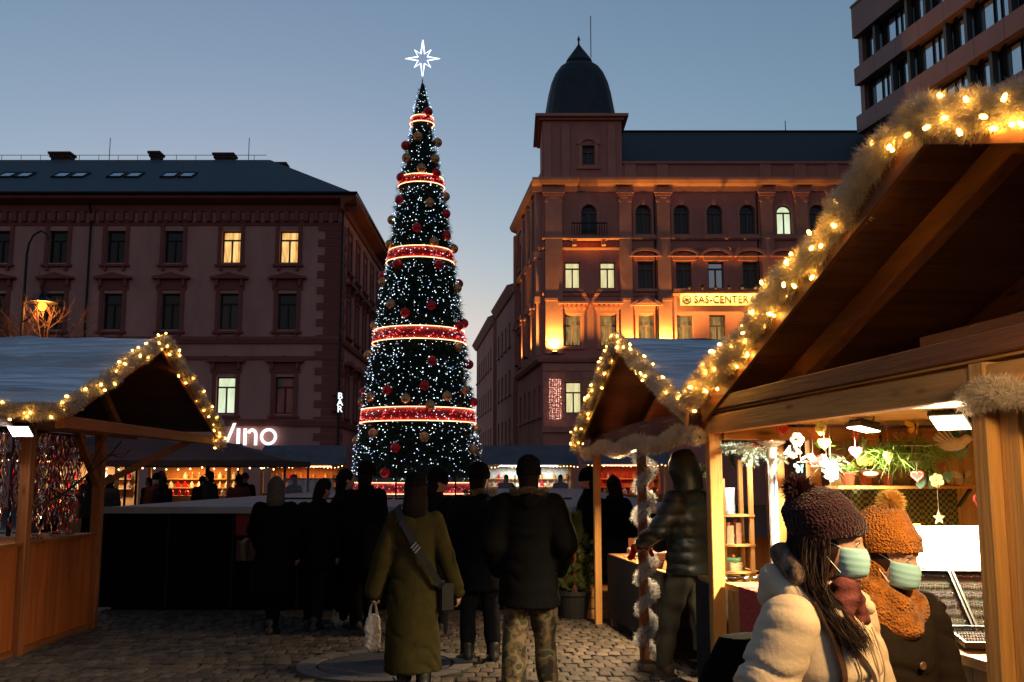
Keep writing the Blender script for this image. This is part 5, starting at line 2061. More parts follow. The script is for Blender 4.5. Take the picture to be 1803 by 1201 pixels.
def sdf_mesh(prims, h, disp=None):
    bb = [pbox(p) for p in prims if p['op'] == 'u']
    pad = 3 * h + 0.03
    lo = np.min([b[0] for b in bb], 0) - pad
    hi = np.max([b[1] for b in bb], 0) + pad
    n = np.ceil((hi - lo) / h).astype(int) + 1
    ax = [lo[i] + h * np.arange(n[i]) for i in range(3)]
    D = np.full(tuple(n), 0.2, dtype=np.float64)
    for p in prims:
        l, u = pbox(p)
        m = p['k'] + 2 * h + 0.02
        i0 = np.maximum(0, np.floor((l - m - lo) / h).astype(int))
        i1 = np.minimum(n, np.ceil((u + m - lo) / h).astype(int) + 1)
        if (i1 <= i0).any():
            continue
        sl = tuple(slice(i0[i], i1[i]) for i in range(3))
        X, Y, Z = np.meshgrid(*[ax[i][sl[i]] for i in range(3)], indexing='ij', sparse=True)
        d = pdist(p, X, Y, Z)
        k = p['k']
        A = D[sl]
        if p['op'] == 'u':
            hh = np.clip(0.5 + 0.5 * (A - d) / k, 0, 1)
            D[sl] = A * (1 - hh) + d * hh - k * hh * (1 - hh)
        else:
            hh = np.clip(0.5 - 0.5 * (A + d) / k, 0, 1)
            D[sl] = A * (1 - hh) - d * hh + k * hh * (1 - hh)
    if disp is not None:
        X, Y, Z = np.meshgrid(*ax, indexing='ij', sparse=True)
        D = D + disp(X, Y, Z)
    # surface nets
    Sg = D < 0
    c = np.zeros(tuple(n - 1), dtype=np.int8)
    off = [(i, j, k) for i in (0, 1) for j in (0, 1) for k in (0, 1)]
    for i, j, k in off:
        c += Sg[i:n[0] - 1 + i, j:n[1] - 1 + j, k:n[2] - 1 + k]
    act = np.argwhere((c > 0) & (c < 8))
    idx = np.full(tuple(n - 1), -1, dtype=np.int64)
    idx[act[:, 0], act[:, 1], act[:, 2]] = np.arange(len(act))
    vals = np.stack([D[act[:, 0] + i, act[:, 1] + j, act[:, 2] + k] for i, j, k in off], 1)
    O = np.array(off, float)
    P = np.zeros((len(act), 3))
    cnt = np.zeros(len(act))
    for a in range(8):
        for b in range(a + 1, 8):
            if np.abs(O[a] - O[b]).sum() != 1:
                continue
            va, vb = vals[:, a], vals[:, b]
            cr = (va < 0) != (vb < 0)
            t = np.where(cr, va / np.where(cr, va - vb, 1), 0)
            P += np.where(cr[:, None], O[a] + t[:, None] * (O[b] - O[a]), 0)
            cnt += cr
    V = lo + (act + P / np.maximum(cnt, 1)[:, None]) * h
    Fs = []
    for axn in range(3):
        s0 = [slice(None)] * 3
        s1 = [slice(None)] * 3
        s0[axn] = slice(0, -1)
        s1[axn] = slice(1, None)
        A, B = Sg[tuple(s0)], Sg[tuple(s1)]
        e = np.argwhere(A != B)
        o1, o2 = [(1, 2), (2, 0), (0, 1)][axn]
        e = e[(e[:, o1] > 0) & (e[:, o2] > 0) & (e[:, o1] < n[o1] - 1) & (e[:, o2] < n[o2] - 1)]
        q = []
        for d1, d2 in ((1, 1), (0, 1), (0, 0), (1, 0)):
            x = e.copy()
            x[:, o1] -= d1
            x[:, o2] -= d2
            q.append(idx[x[:, 0], x[:, 1], x[:, 2]])
        q = np.stack(q, 1)
        flip = ~A[e[:, 0], e[:, 1], e[:, 2]]
        q[flip] = q[flip][:, ::-1]
        Fs.append(q)
    F = np.concatenate(Fs)
    F = F[(F >= 0).all(1)]
    return V, F


def join(parts):
    V, F, o = [], [], 0
    for v, f in parts:
        V.append(v)
        F.append(f + o)
        o += len(v)
    return np.concatenate(V), np.concatenate(F)


def folds(amp, seed, fz=16.0, n=7):
    g = np.random.default_rng(seed)
    W = [(g.normal(0, 8), g.normal(0, 8), g.normal(0, fz), g.uniform(0, 6.28), g.uniform(0.5, 1.0)) for _ in range(n)]

    def f(X, Y, Z):
        d = 0
        for a, b, c, p, q in W:
            d = d + q * np.sin(a * X + b * Y + c * Z + p)
        return amp * d / math.sqrt(n)
    return f


def creases(amp, seed, f=58.0):
    """short pinched wrinkles lying across sleeves and body"""
    g = np.random.default_rng(seed)
    a = g.uniform(5, 14, 6)
    q = g.uniform(0, 6.28, 8)

    def fn(X, Y, Z):
        ph = Z * f + 3.2 * np.sin(a[0] * X + a[1] * Y + q[0]) + 2.0 * np.sin(a[2] * Y * 1.7 + 9 * Z + q[1]) + 1.4 * np.sin(a[3] * 2 * X + q[2])
        m = np.clip(0.35 + np.sin(a[4] * X + 6 * Z + q[3]) * np.sin(a[5] * Y + 11 * Z + q[4]), 0, 1)
        return amp * m * np.clip(np.sin(ph), 0, 1) ** 3
    return fn


def hand(W, d, nrm, s=1.0, curl=0.5, h=0.006, mirror=1):
    """palm, four unequal bent fingers and a thumb leaving the side of the palm"""
    W, d, nrm = Vector(W), Vector(d).normalized(), Vector(nrm).normalized()
    sd = d.cross(nrm).normalized() * mirror
    nrm = (nrm - d * nrm.dot(d)).normalized()
    pr = []
    for i in range(4):
        x = (i - 1.5) * 0.019
        a = W + d * 0.015 + sd * x * 0.7
        b = W + d * 0.085 + sd * x
        pr.append(cap(a, b, 0.0145, 0.012, 0.012))
    for i, ln in enumerate((0.074, 0.084, 0.078, 0.06)):
        x = (i - 1.5) * 0.0195
        p = W + d * 0.088 + sd * x
        ang = 0.25 * curl
        for j, fr in enumerate((0.45, 0.32, 0.25)):
            ang += curl * (0.5 + 0.2 * j)
            q = p + (d * math.cos(ang) + nrm * math.sin(ang)) * ln * fr
            pr.append(cap(p, q, 0.0088 - 0.0008 * j, 0.008 - 0.0008 * j, 0.003))
            p = q
    p = W + d * 0.03 - sd * 0.03
    for fr, dd in ((0.04, (d * 0.6 - sd * 0.75 + nrm * 0.3)), (0.03, (d * 0.85 - sd * 0.25 + nrm * 0.45)), (0.024, (d * 0.85 + nrm * 0.5))):
        q = p + dd.normalized() * fr
        pr.append(cap(p, q, 0.0115, 0.0095, 0.005))
        p = q
    if s != 1.0:
        pass
    return sdf_mesh(pr, h)


m_skin = mat('skin', (0.48, 0.25, 0.17), 0.55, var=0.1, scale=20, spec=0.35)


def knit(name, col, scale=90, var=0.3, sheen=0.15):
    if name in MATS:
        return MATS[name]
    m = mat(name, col, 0.95, var=var, scale=30, spec=0.05, sheen=sheen)
    n, l = m.node_tree.nodes, m.node_tree.links
    tc = n.new('ShaderNodeTexCoord')
    vo = n.new('ShaderNodeTexVoronoi')
    vo.inputs['Scale'].default_value = scale
    bp = n.new('ShaderNodeBump')
    bp.inputs['Strength'].default_value = 0.9
    bp.inputs['Distance'].default_value = 0.012
    l.new(tc.outputs['Object'], vo.inputs['Vector'])
    l.new(vo.outputs['Distance'], bp.inputs['Height'])
    l.new(bp.outputs[0], n['Principled BSDF'].inputs['Normal'])
    return m


def camo(name):
    m = mat(name, (0.1, 0.1, 0.1), 0.9, var=0)
    n, l = m.node_tree.nodes, m.node_tree.links
    tc = n.new('ShaderNodeTexCoord')
    nz = n.new('ShaderNodeTexNoise')
    nz.inputs['Scale'].default_value = 9
    nz.inputs['Detail'].default_value = 2
    rp = n.new('ShaderNodeValToRGB')
    rp.color_ramp.interpolation = 'CONSTANT'
    e = rp.color_ramp.elements
    e[0].position, e[0].color = 0.0, (0.018, 0.013, 0.008, 1)
    e[1].position, e[1].color = 0.43, (0.07, 0.045, 0.02, 1)
    for p, c in ((0.52, (0.13, 0.09, 0.045, 1)), (0.60, (0.035, 0.035, 0.014, 1))):
        q = e.new(p)
        q.color = c
    l.new(tc.outputs['Object'], nz.inputs['Vector'])
    l.new(nz.outputs['Fac'], rp.inputs[0])
    l.new(rp.outputs[0], n['Principled BSDF'].inputs['Base Color'])
    return m


def headM(cfg):
    yaw, pit = cfg.get('head', (0, 0))
    p = Vector((0, 0.0, 1.50))
    return Matrix.Translation(Vector(cfg.get('hoff', (0, 0, 0)))) @ Matrix.Translation(p) @ Matrix.Rotation(yaw, 4, 'Z') @ Matrix.Rotation(pit, 4, 'X') @ Matrix.Translation(-p)


def person(label, x, y, rz, H, cfg, group=None):
    """a clothed figure facing local +y; cfg lengths are for a 1.75 m figure"""
    s = H / 1.75
    t = thing('person', label, 'person', (x, y, 0), rz, group)
    h = cfg.get('h', 0.022) / s
    hm = headM(cfg)
    lean = cfg.get('lean', 0.0)

    def put(name, VF, m, parent=t):
        V, F = VF
        V = V * s
        if lean:
            a = lean
            zz = np.maximum(V[:, 2] - 0.9 * s, 0)
            V = V.copy()
            V[:, 1] += zz * math.tan(a)
        return obj(name, npmesh(name, V, F, True), m, parent)

    sh = cfg.get('shoulder', 0.185)
    ak = cfg.get('ak', .035)
    aL = cfg.get('armL', ((-0.245, -0.03, 1.13), (-0.25, 0.06, 0.88)))
    aR = cfg.get('armR', ((0.245, -0.03, 1.13), (0.25, 0.06, 0.88)))
    fL = cfg.get('footL', (-0.10, 0.0))
    fR = cfg.get('footR', (0.10, 0.0))
    liftL, liftR = cfg.get('lift', (0, 0))
    # ---- body, one continuous surface
    pr = [loft([(0.86, 0, 0, .15, .10), (.95, 0, 0, .16, .105), (1.1, 0, 0, .135, .095), (1.25, 0, 0, .155, .105), (1.36, 0, 0, .17, .10), (1.44, 0, 0, .12, .075), (1.48, 0, 0, .06, .055)])]
    pr += [cap((0, -.015, 1.42), (0, 0, 1.56), .055, .052, .03)]
    hp = [ell((0, .0, 1.655), (.076, .096, .108), .02, hm), ell((0, .035, 1.595), (.054, .066, .062), .03, hm), cap((0, .088, 1.655), (0, .112, 1.618), .010, .015, .012, hm),
          cap((0, .085, 1.577), (0, .092, 1.577), .022, .020, .012, hm), ell((0, .083, 1.555), (.022, .018, .018), .02, hm),
          ell((-.078 + (.02 if cfg.get('near') else 0), -.005, 1.63), (.012, .024, .034), .008, hm), ell((.078 - (.02 if cfg.get('near') else 0), -.005, 1.63), (.012, .024, .034), .008, hm),
          cap((-.04, .082, 1.675), (.04, .082, 1.675), .016, .016, .015, hm),
          ell((-.033, .098, 1.652), (.019, .014, .012), .012, hm, 's'), ell((.033, .098, 1.652), (.019, .014, .012), .012, hm, 's')]
    pr += hp
    for sx, (e_, w_) in ((-1, aL), (1, aR)):
        pr += chain([(sx * sh * .9, 0, 1.40), e_, w_], [.05, .04, .028], .03)
    for sx, (fx, fy), lf in ((-1, fL, liftL), (1, fR, liftR)):
        pr += chain([(sx * .085, 0, .9), ((sx * .09 + fx) / 2, fy * .5 + .03, .5 + lf * .5), (fx, fy, .09 + lf)], [.085, .055, .038], .03)
    body = [sdf_mesh(pr, h)]
    hc = cfg.get('hands', (0.5, 0.5))
    for sx, (e_, w_), cu, nn in ((-1, aL, hc[0], cfg.get('nL', (0.8, 0.3, 0))), (1, aR, hc[1], cfg.get('nR', (-0.8, 0.3, 0)))):
        if cu is None:
            continue
        d = Vector(w_) - Vector(e_)
        body.append(hand(Vector(w_), cfg.get('dL' if sx < 0 else 'dR', d), nn, 1, cu, max(0.006, h * 0.45), -sx))
    bo = put('body', join(body), cfg.get('skin', m_skin))
    # ---- trousers
    w = cfg.get('legr', (.105, .082, .066))
    pr = [loft([(.80, 0, 0, .165, .115), (.95, 0, 0, .17, .12), (1.04, 0, 0, .16, .115)])]
    for sx, (fx, fy), lf in ((-1, fL, liftL), (1, fR, liftR)):
        pr += chain([(sx * .085, 0, .88), ((sx * .09 + fx) / 2, fy * .5 + .03, .5 + lf * .5), (fx, fy, .10 + lf)], list(w), .025)
    put('trousers', sdf_mesh(pr, h, folds(cfg.get('tfold', .006), 3 + int(x * 7) % 11, 22)), cfg['trousers'])
    for sx, (fx, fy), lf in ((-1, fL, liftL), (1, fR, liftR)):
        pr = [cap((fx, fy - .045, .05 + lf), (fx + sx * .015, fy + .15, .042 + lf), .046, .04, .02), cap((fx, fy - .02, .08 + lf), (fx, fy - .015, .15 + lf), .05, .052, .02)]
        pr.append(loft([(0.0 + lf, fx, fy + .05, .046, .14), (.028 + lf, fx, fy + .05, .048, .142)], .008))
        put('shoe', sdf_mesh(pr, max(.010, h * .6)), cfg.get('shoes', m_felt))
    # ---- jacket
    j = cfg['jacket']
    bk = j.get('bulk', .03)
    hem = j.get('hem', .78)
    fl = j.get('flare', .02)
    cy_ = j.get('cy', 0)
    rings = [(hem, 0, cy_, .17 + bk + fl, .115 + bk + fl)]
    if hem < .6:
        rings.append((.72, 0, cy_, .168 + bk + fl * .55, .118 + bk + fl * .5))
    rings += [(.95, 0, cy_, .165 + bk, .115 + bk), (1.1, 0, cy_, .15 + bk, .108 + bk), (1.25, 0, cy_, .168 + bk, .118 + bk), (1.36, 0, 0, .175 + bk * .8, .11 + bk * .8), (1.44, 0, 0, .13 + bk * .5, .085 + bk * .6), (1.50, 0, 0, .075, .075)]
    pr = [loft(rings, .03)]
    ar = j.get('arm', (.07, .062, .05))
    for sx, (e_, w_) in ((-1, aL), (1, aR)):
        rr_ = [ar[0] + bk * .5, ar[1] + bk * .4, ar[2] + bk * .25]
        if j.get('sleeves'):
            sp = chain([(sx * sh, 0, 1.395), e_, w_], rr_, .02)
            ph = 1.7 * sx
            sl_ = creases(.022, 7 + sx, 70)

            def sdisp(X, Y, Z, ph=ph):
                wv = 1.1 * np.sin(9 * X + 7 * Y + ph) + .7 * np.sin(23 * Y - 11 * Z + ph)
                am = .35 + .65 * np.sin(14 * Z + 6 * X + ph) ** 2
                return sl_(X, Y, Z) - j['sleeves'] * am * (np.abs(np.sin(np.pi * Z / .062 + wv)) ** .55 - .55)
            put('sleeve', sdf_mesh(sp, h, sdisp), j['m'])
            pr += [cap((sx * sh * .8, 0, 1.40), (sx * sh, 0, 1.39), rr_[0] * .9, rr_[0] * .86, .03)]
        else:
            pr += chain([(sx * sh, 0, 1.395), e_, w_], rr_, ak)
    if j.get('collar', True):
        pr.append(loft([(1.44, 0, 0, .095, .09), (1.53, 0, .0, .082, .085)], .02))
    fd = folds(j.get('fold', .007), 17 + int(x * 13 + y * 5) % 23, j.get('fz', 18))
    cr_ = creases(j.get('crease', .006), 31 + int(x * 11 + y * 3) % 19, j.get('cf', 58.0))
    fd0 = fd
    fd = lambda X, Y, Z: fd0(X, Y, Z) + cr_(X, Y, Z)
    pf = j.get('puff', 0)
    if pf:
        pitch = j.get('pitch', .085)

        def dsp(X, Y, Z):
            return fd(X, Y, Z) - pf * (np.abs(np.sin(np.pi * (Z + .06 * np.abs(X)) / pitch)) ** .6 - .5)
        put('jacket', sdf_mesh(pr, h, dsp), j['m'])
    else:
        put('jacket', sdf_mesh(pr, h, fd), j['m'])
    # ---- hair and headwear
    hr = cfg.get('hair') or (dict(m=c_hair) if cfg.get('hat', {'t': ''})['t'] in ('beanie', 'cap') and h < .5 and not cfg.get('near') else None) if cfg.get('hat') else cfg.get('hair')
    if hr:
        pr = [ell((0, -.012, 1.675), (.086, .098, .105), .02, hm)]
        pr += [loft([(1.49, 0, -.045, .07, .045), (1.58, 0, -.04, .08, .07), (1.66, 0, -.02, .084, .085)], .02, hm), ell((0, .10, 1.61), (.074, .085, .095), .02, hm, 's')]
        if hr.get('long'):
            pr = [ell((0, -.012, 1.675), (.086, .098, .105), .02, hm), loft([(1.40, 0, -.08, .04, .02), (1.42, 0, -.078, .075, .035), (1.45, 0, -.075, .098, .05), (1.50, 0, -.07, .106, .065), (1.58, 0, -.045, .104, .08), (1.68, 0, -.025, .09, .085)], .03, hm), ell((0, .10, 1.62), (.07, .075, .085), .02, hm, 's')]
        put('hair', sdf_mesh(pr, max(.010, h * .7), folds(.003, 5, 40)), hr['m'])
    ht = cfg.get('hat')
    if ht:
        if ht['t'] == 'beanie':
            pr = [loft([(1.645, 0, .0, .094, .113), (1.70, 0, -.002, .096, .114), (1.75, 0, -.008, .086, .10), (1.785, 0, -.015, .055, .065), (1.80, 0, -.018, .02, .025)], .02, hm),
                  loft([(1.635, 0, 0, .098, .117), (1.69, 0, 0, .099, .118)], .012, hm)]
            put('hat', sdf_mesh(pr, max(.009, h * .6), folds(.0025, 8, 60)), ht['m'])
        elif ht['t'] == 'cap':
            pr = [ell((0, -.005, 1.69), (.092, .108, .09), .02, hm), ell((0, .11, 1.70), (.065, .075, .012), .02, hm)]
            put('hat', sdf_mesh(pr, max(.009, h * .6)), ht['m'])
        elif ht['t'] == 'hood':
            pr = [loft([(1.46, 0, -.01, .125, .12), (1.55, 0, -.015, .118, .125), (1.66, 0, -.015, .115, .135), (1.74, 0, -.02, .10, .12), (1.80, 0, -.025, .06, .08), (1.815, 0, -.03, .02, .03)], .03, hm),
                  ell((0, .13, 1.63), (.062, .085, .09), .03, hm, 's')]
            put('hood', sdf_mesh(pr, max(.010, h * .7), folds(.006, 8, 25)), ht['m'])
    if cfg.get('hood_down'):
        pr = [cap((-.10, -.06, 1.47), (0, -.13, 1.44), .055, .06, .03), cap((0, -.13, 1.44), (.10, -.06, 1.47), .06, .055, .03), cap((-.10, -.06, 1.47), (-.07, .06, 1.46), .05, .035, .03), cap((.10, -.06, 1.47), (.07, .06, 1.46), .05, .035, .03)]
        put('hood', sdf_mesh(pr, max(.012, h * .8), folds(.006, 8, 25)), cfg['hood_down'])
    if cfg.get('fur'):
        pth = [(0.135 * math.cos(a), -.04 + .125 * math.sin(a), 1.515 + .015 * math.sin(3 * a)) for a in np.linspace(math.pi * .86, math.pi * 2.14, 18)]
        V, F = tinsel(pth, .035, 4200, .005, 5)
        put('fur_trim', (V, F), cfg['fur'])
    t['_s'] = s
    del t['_s']
    return t


# cloth materials
def cloth(name, col, **k):
    return mat(name, col, k.pop('rough', 0.95), var=k.pop('var', 0.2), scale=k.pop('scale', 14), spec=k.pop('spec', 0.05), bump=k.pop('bump', 0.25), bscale=k.pop('bscale', 180), **k)


c_black = cloth('black_cloth', (0.0045, 0.0042, 0.0045))
c_char = cloth('charcoal_cloth', (0.007, 0.0062, 0.0065))
c_navy = cloth('navy_cloth', (0.005, 0.0055, 0.0085))
c_brown = cloth('brown_cloth', (0.013, 0.008, 0.006))
c_olive = cloth('olive_coat', (0.035, 0.028, 0.0095))
c_jean = cloth('dark_jean', (0.008, 0.009, 0.012))
c_green = mat('green_puffer', (0.020, 0.021, 0.015), 0.38, var=0.15, scale=10, spec=0.35, bump=0.15, bscale=60)
c_khaki = cloth('khaki_trouser', (0.085, 0.075, 0.048))
c_beige = mat('beige_puffer', (0.60, 0.46, 0.33), 0.72, var=0.06, scale=8, spec=0.25, bump=0.12, bscale=70)
c_fur = fibre_mat('brown_fur', (0.13, 0.085, 0.04), 0.3, 0.7)
c_hair = mat('dark_hair', (0.010, 0.006, 0.0045), 0.85, var=0.3, scale=40, stretch=(6, 6, 0.6), spec=0.1)
c_ghair = mat('grey_hair', (0.075, 0.062, 0.05), 0.8, var=0.3, scale=40, spec=0.1)
c_shoe = mat('dark_shoe', (0.02, 0.017, 0.015), 0.5, var=0.2)
c_pale = mat('pale_shoe', (0.45, 0.36, 0.22), 0.6, var=0.2)
c_bootb = mat('brown_boot', (0.10, 0.06, 0.025), 0.6, var=0.3)
k_black = knit('black_knit', (0.006, 0.0055, 0.006), sheen=0)

# --- woman in the long green coat, seen from behind, holding a bag
p1 = person('person seen from behind in long olive coat with shoulder strap, carrying white bag', -0.76, 7.95, R(2), 1.62, dict(
    h=.016, jacket=dict(m=c_olive, hem=.16, bulk=.03, flare=.04, fold=.014, fz=5, crease=.016, cf=34, arm=(.066, .072, .074)), ak=.018, trousers=c_black, shoes=c_shoe,
    armL=((-.265, -.02, 1.10), (-.345, .03, .80)), armR=((.265, -.02, 1.10), (.35, .05, .80)), dL=(-.05, 0, -1), hands=(1.5, .6), shoulder=.165,
    hair=dict(m=c_hair, long=True), hat=dict(t='beanie', m=k_black), footL=(-.08, .05), footR=(.09, -.1)))
b = MB()
pts = [(-.125, .06, 1.50), (-.14, -.05, 1.50), (-.10, -.135, 1.40), (0.0, -.17, 1.24), (.10, -.185, 1.08), (.2, -.15, .92), (.235, -.02, .86)]
for i in range(len(pts) - 1):
    b.beam(pts[i], pts[i + 1], 0.012, 0.055, up=(0.75, 0, .66))
q = b.build('bag_strap', mat('strap_leather', (0.012, 0.010, 0.010), .5, var=.2), p1, loc=(0, 0, -.11))
b = MB()
for i in range(3):
    b.obox((-.0 + i * .016, -.185, 1.215 - i * .018), (.012, .012, .06), (0, .75, 0))
b.build('strap_buckle', mat('buckle_metal', (.5, .5, .5), .3, metal=1, var=0), q)
b = MB()
b.obox((.25, .03, .80), (.09, .26, .2), (0, 0, .1))
b.build('shoulder_bag', MATS['strap_leather'], p1, loc=(0, 0, -.09))
# her white plastic bag is a thing of its own
m_plastic = mat('white_plastic', (.62, .54, .45), .45, var=.12, scale=20, bump=.5, bscale=30, spec=.4)
gx = -0.76 - .35 * .926
t = thing('plastic_bag', 'crumpled white plastic bag in the hand of the green coated person', 'bag', (gx, 8.0, 0))
pr = [loft([(.27, 0, 0, .03, .03), (.30, 0, 0, .062, .05), (.40, 0, 0, .07, .055), (.50, 0, 0, .06, .045), (.56, 0, 0, .035, .03)], .02)]
obj('bag_body', npmesh('bag_body', *sdf_mesh(pr, .007, lambda X, Y, Z: folds(.006, 61, 22)(X, Y, Z) + .008 * np.abs(np.sin(60 * X + 35 * Z + 3 * np.sin(30 * Y + 20 * Z))) * np.abs(np.sin(22 * Z - 40 * X))), True), m_plastic, t)
b = MB()
b.tube([(-.03, 0, .55), (-.02, 0, .62), (0, 0, .655), (.02, 0, .62), (.03, 0, .55)], [.012, .008, .008, .008, .012], 6)
b.build('handle', m_plastic, t)
# --- man in dark parka with camouflage trousers
person('person seen from behind in black parka with fur edged hood and camouflage trousers', 0.13, 7.85, R(-3), 1.75, dict(
    h=.016, jacket=dict(m=c_black, hem=.64, bulk=.055, flare=.02, fold=.009, crease=.012, arm=(.08, .08, .07)), trousers=camo('camouflage_cloth'), legr=(.125, .10, .085), tfold=.010, shoes=c_bootb,
    armL=((-.275, -.05, 1.12), (-.23, .12, .92)), armR=((.275, -.05, 1.12), (.23, .12, .92)), hands=(None, None), hood_down=c_black, fur=c_fur, hat=dict(t='beanie', m=k_black), footL=(-.12, -.05), footR=(.14, .12)))
# --- others standing along the platform
person('person in dark jacket and cap between the green coat and the black parka', -0.30, 9.2, R(10), 1.72, dict(jacket=dict(m=c_navy, hem=.62, bulk=.055), trousers=c_jean, shoes=c_shoe, hat=dict(t='beanie', m=k_black), fur=c_fur, head=(R(-35), 0), footR=(.12, -.12)))
person('person with bare dark hair turning right, partly hidden behind the green coat', -0.80, 10.4, R(-25), 1.68, dict(jacket=dict(m=c_char, hem=.6, bulk=.05), trousers=c_jean, shoes=c_shoe, hat=dict(t='beanie', m=k_black), head=(R(-40), R(-12))))
person('tall person in black coat standing left of the green coat', -1.60, 11.0, R(48), 1.76, dict(jacket=dict(m=c_black, hem=.55, bulk=.06), trousers=c_black, shoes=c_shoe, hat=dict(t='beanie', m=k_black), head=(R(-60), R(-8)), armR=((.28, .08, 1.12), (.12, .32, 1.05)), armL=((-.26, .05, 1.12), (-.1, .3, 1.04))))
person('person with pale shoe facing right at the platform, left of the tall one', -1.90, 11.35, R(-70), 1.70, dict(jacket=dict(m=c_char, hem=.66, bulk=.05), trousers=c_black, shoes=c_pale, hair=dict(m=c_hair), head=(R(10), R(-10)), armR=((.24, .12, 1.12), (.1, .3, 1.0))))
p4 = person('person with fair grey hair in black coat carrying a bag at the platform', -2.52, 10.75, R(-8), 1.61, dict(jacket=dict(m=c_black, hem=.45, bulk=.05, flare=.05), trousers=c_black, shoes=c_shoe, hair=dict(m=c_ghair, long=True), head=(R(20), 0), armL=((-.27, .05, 1.14), (-.28, .2, .98)), footL=(-.08, .22), footR=(.06, -.18)))
b = MB()
b.obox((-.33, .02, .86), (.05, .16, .2), (.25, 0, .1))
b.build('handbag', mat('striped_bag', (.10, .07, .04), .7, var=.6, scale=25, stretch=(1, 4, 4)), p4)
person('person with short dark hair leaning forward, right of the grey haired one', -2.12, 10.95, R(-12), 1.60, dict(jacket=dict(m=c_char, hem=.7, bulk=.05), trousers=c_jean, shoes=c_shoe, hair=dict(m=c_hair), lean=.12, head=(R(-30), R(-20)), footL=(-.1, .1), footR=(.1, -.2)))
person('person in dark coat facing left behind the bright narrow post', 0.93, 13.0 - 1.0, R(78), 1.70, dict(jacket=dict(m=c_black, hem=.6, bulk=.06), trousers=c_black, shoes=c_shoe, hat=dict(t='beanie', m=k_black), head=(R(5), R(-8))))
person('person in dark coat beside the potted conifer, turned to the tree', 1.22, 12.15, R(30), 1.62, dict(jacket=dict(m=c_navy, hem=.5, bulk=.055), trousers=c_black, shoes=c_shoe, hair=dict(m=c_hair, long=True)))
# --- man in the hooded green puffer at the book table
person('person in hooded green puffer jacket and khaki trousers browsing the book table', 1.47, 8.45, R(48), 1.79, dict(
    h=.015, jacket=dict(m=c_green, hem=.80, bulk=.05, puff=.014, pitch=.10, fold=.006, flare=.0), trousers=c_khaki, legr=(.115, .088, .07), tfold=.010, shoes=c_bootb, hat=dict(t='hood', m=c_green),
    armL=((-.26, .10, 1.16), (-.12, .36, 1.06)), armR=((.27, .05, 1.14), (.08, .34, 1.03)), nL=(.3, .2, -.8), nR=(-.3, .2, -.8), hands=(.8, .8), head=(R(18), R(-14)), footL=(-.12, .18), footR=(.12, -.16)))
t = thing('red_scarf', 'bright red folded scarf held over the book table', 'scarf', (1.15, 8.72, 0))
pr = [cap((-.10, 0, 1.03), (.06, .03, 1.05), .028, .03, .02), cap((-.08, .02, 1.02), (-.13, .05, .93), .03, .022, .02), cap((.02, .0, 1.03), (.05, -.03, .96), .022, .02, .02)]
obj('scarf_cloth', npmesh('scarf_cloth', *sdf_mesh(pr, .009, folds(.006, 9, 50)), True), cloth('scarf_red', (.45, .015, .012)), t)
b = MB()
for i in range(7):
    b.tube([(-.13 + i * .008, .05, .925), (-.132 + i * .009, .052, .89)], .003, 4)
b.build('tassels', MATS['scarf_red'], t)
# --- crowd under the canopies
crowd = [(-11.2, 24.0, 40), (-10.3, 22.6, -60), (-9.75, 24.4, 120), (-9.2, 22.9, 10), (-8.7, 24.9, -100), (-8.2, 23.2, 170), (-7.7, 22.2, -30), (-7.3, 24.3, 80), (-6.8, 25.6, -150), (-6.35, 23.4, 20), (-9.6, 26.6, 150), (-10.9, 25.9, -20), (-5.9, 27.2, 60), (-8.5, 27.6, 180)]
CL = ['person with red headscarf at the left end of the far crowd', 'person in brown coat in the far crowd, second from left', 'person facing forward under the dark canopy', 'person with pale hair in the far crowd', 'person in a cap in the far crowd',
      'person facing the camera under the canopy edge', 'person in front of the bright yellow hut', 'person with long hair before the yellow hut', 'person at the far right of the canopy crowd', 'person close to the platform edge in the crowd',
      'person deep under the wide canopy', 'person behind the left stall post in the crowd', 'person beside the far orange hut', 'person in front of the white lit far hut']
cm = [c_black, cloth('rust_cloth', (0.06, 0.02, 0.012)), c_navy, cloth('grey_cloth', (0.03, 0.028, 0.027))]
hats = [dict(t='beanie', m=knit('red_knit', (.25, .02, .02))), dict(t='beanie', m=k_black), None, dict(t='cap', m=c_navy)]
for i, (x, y, a) in enumerate(crowd):
    person(CL[i], x, y, R(a), 1.60 + .17 * ((i * 37) % 10) / 10, dict(h=.034, jacket=dict(m=cm[i % 4], hem=.6, bulk=.055), trousers=c_black, shoes=c_shoe, hat=hats[i % 4] if i != 0 else hats[0],
           hair=None if hats[i % 4] else dict(m=c_ghair if i in (2,) else c_hair, long=(i % 3 == 0)), head=(R(-20 + (i * 53) % 40), R(-5))), group='crowd beyond the platform')
for i, (x, y, a, l) in enumerate(((-0.2, 34.5, 0, 'person at the white lit far hut'), (1.7, 35.2, -20, 'person right of the white lit far hut'), (3.3, 33.0, 60, 'person before the dark red far hut'))):
    person(l, x, y, R(a), 1.7, dict(h=.036, jacket=dict(m=cm[i], hem=.6, bulk=.055), trousers=c_black, shoes=c_shoe, hair=dict(m=c_hair)), group='crowd beyond the platform')

# --- the two masked women in front of the large stall
k_plum = knit('plum_knit', (0.030, 0.0055, 0.009), 150)
k_orange = knit('orange_knit', (0.36, 0.115, 0.012), 150, .35)
k_cowl = knit('orange_cowl', (0.30, 0.10, 0.014), 120, .5)
m_mask = mat('surgical_mask', (0.27, 0.49, 0.56), .8, var=.04, scale=10, spec=.2)
c_brownhair = mat('brown_hair', (0.022, 0.0075, 0.0045), .6, var=.3, scale=30, stretch=(8, 8, .5), spec=.2)


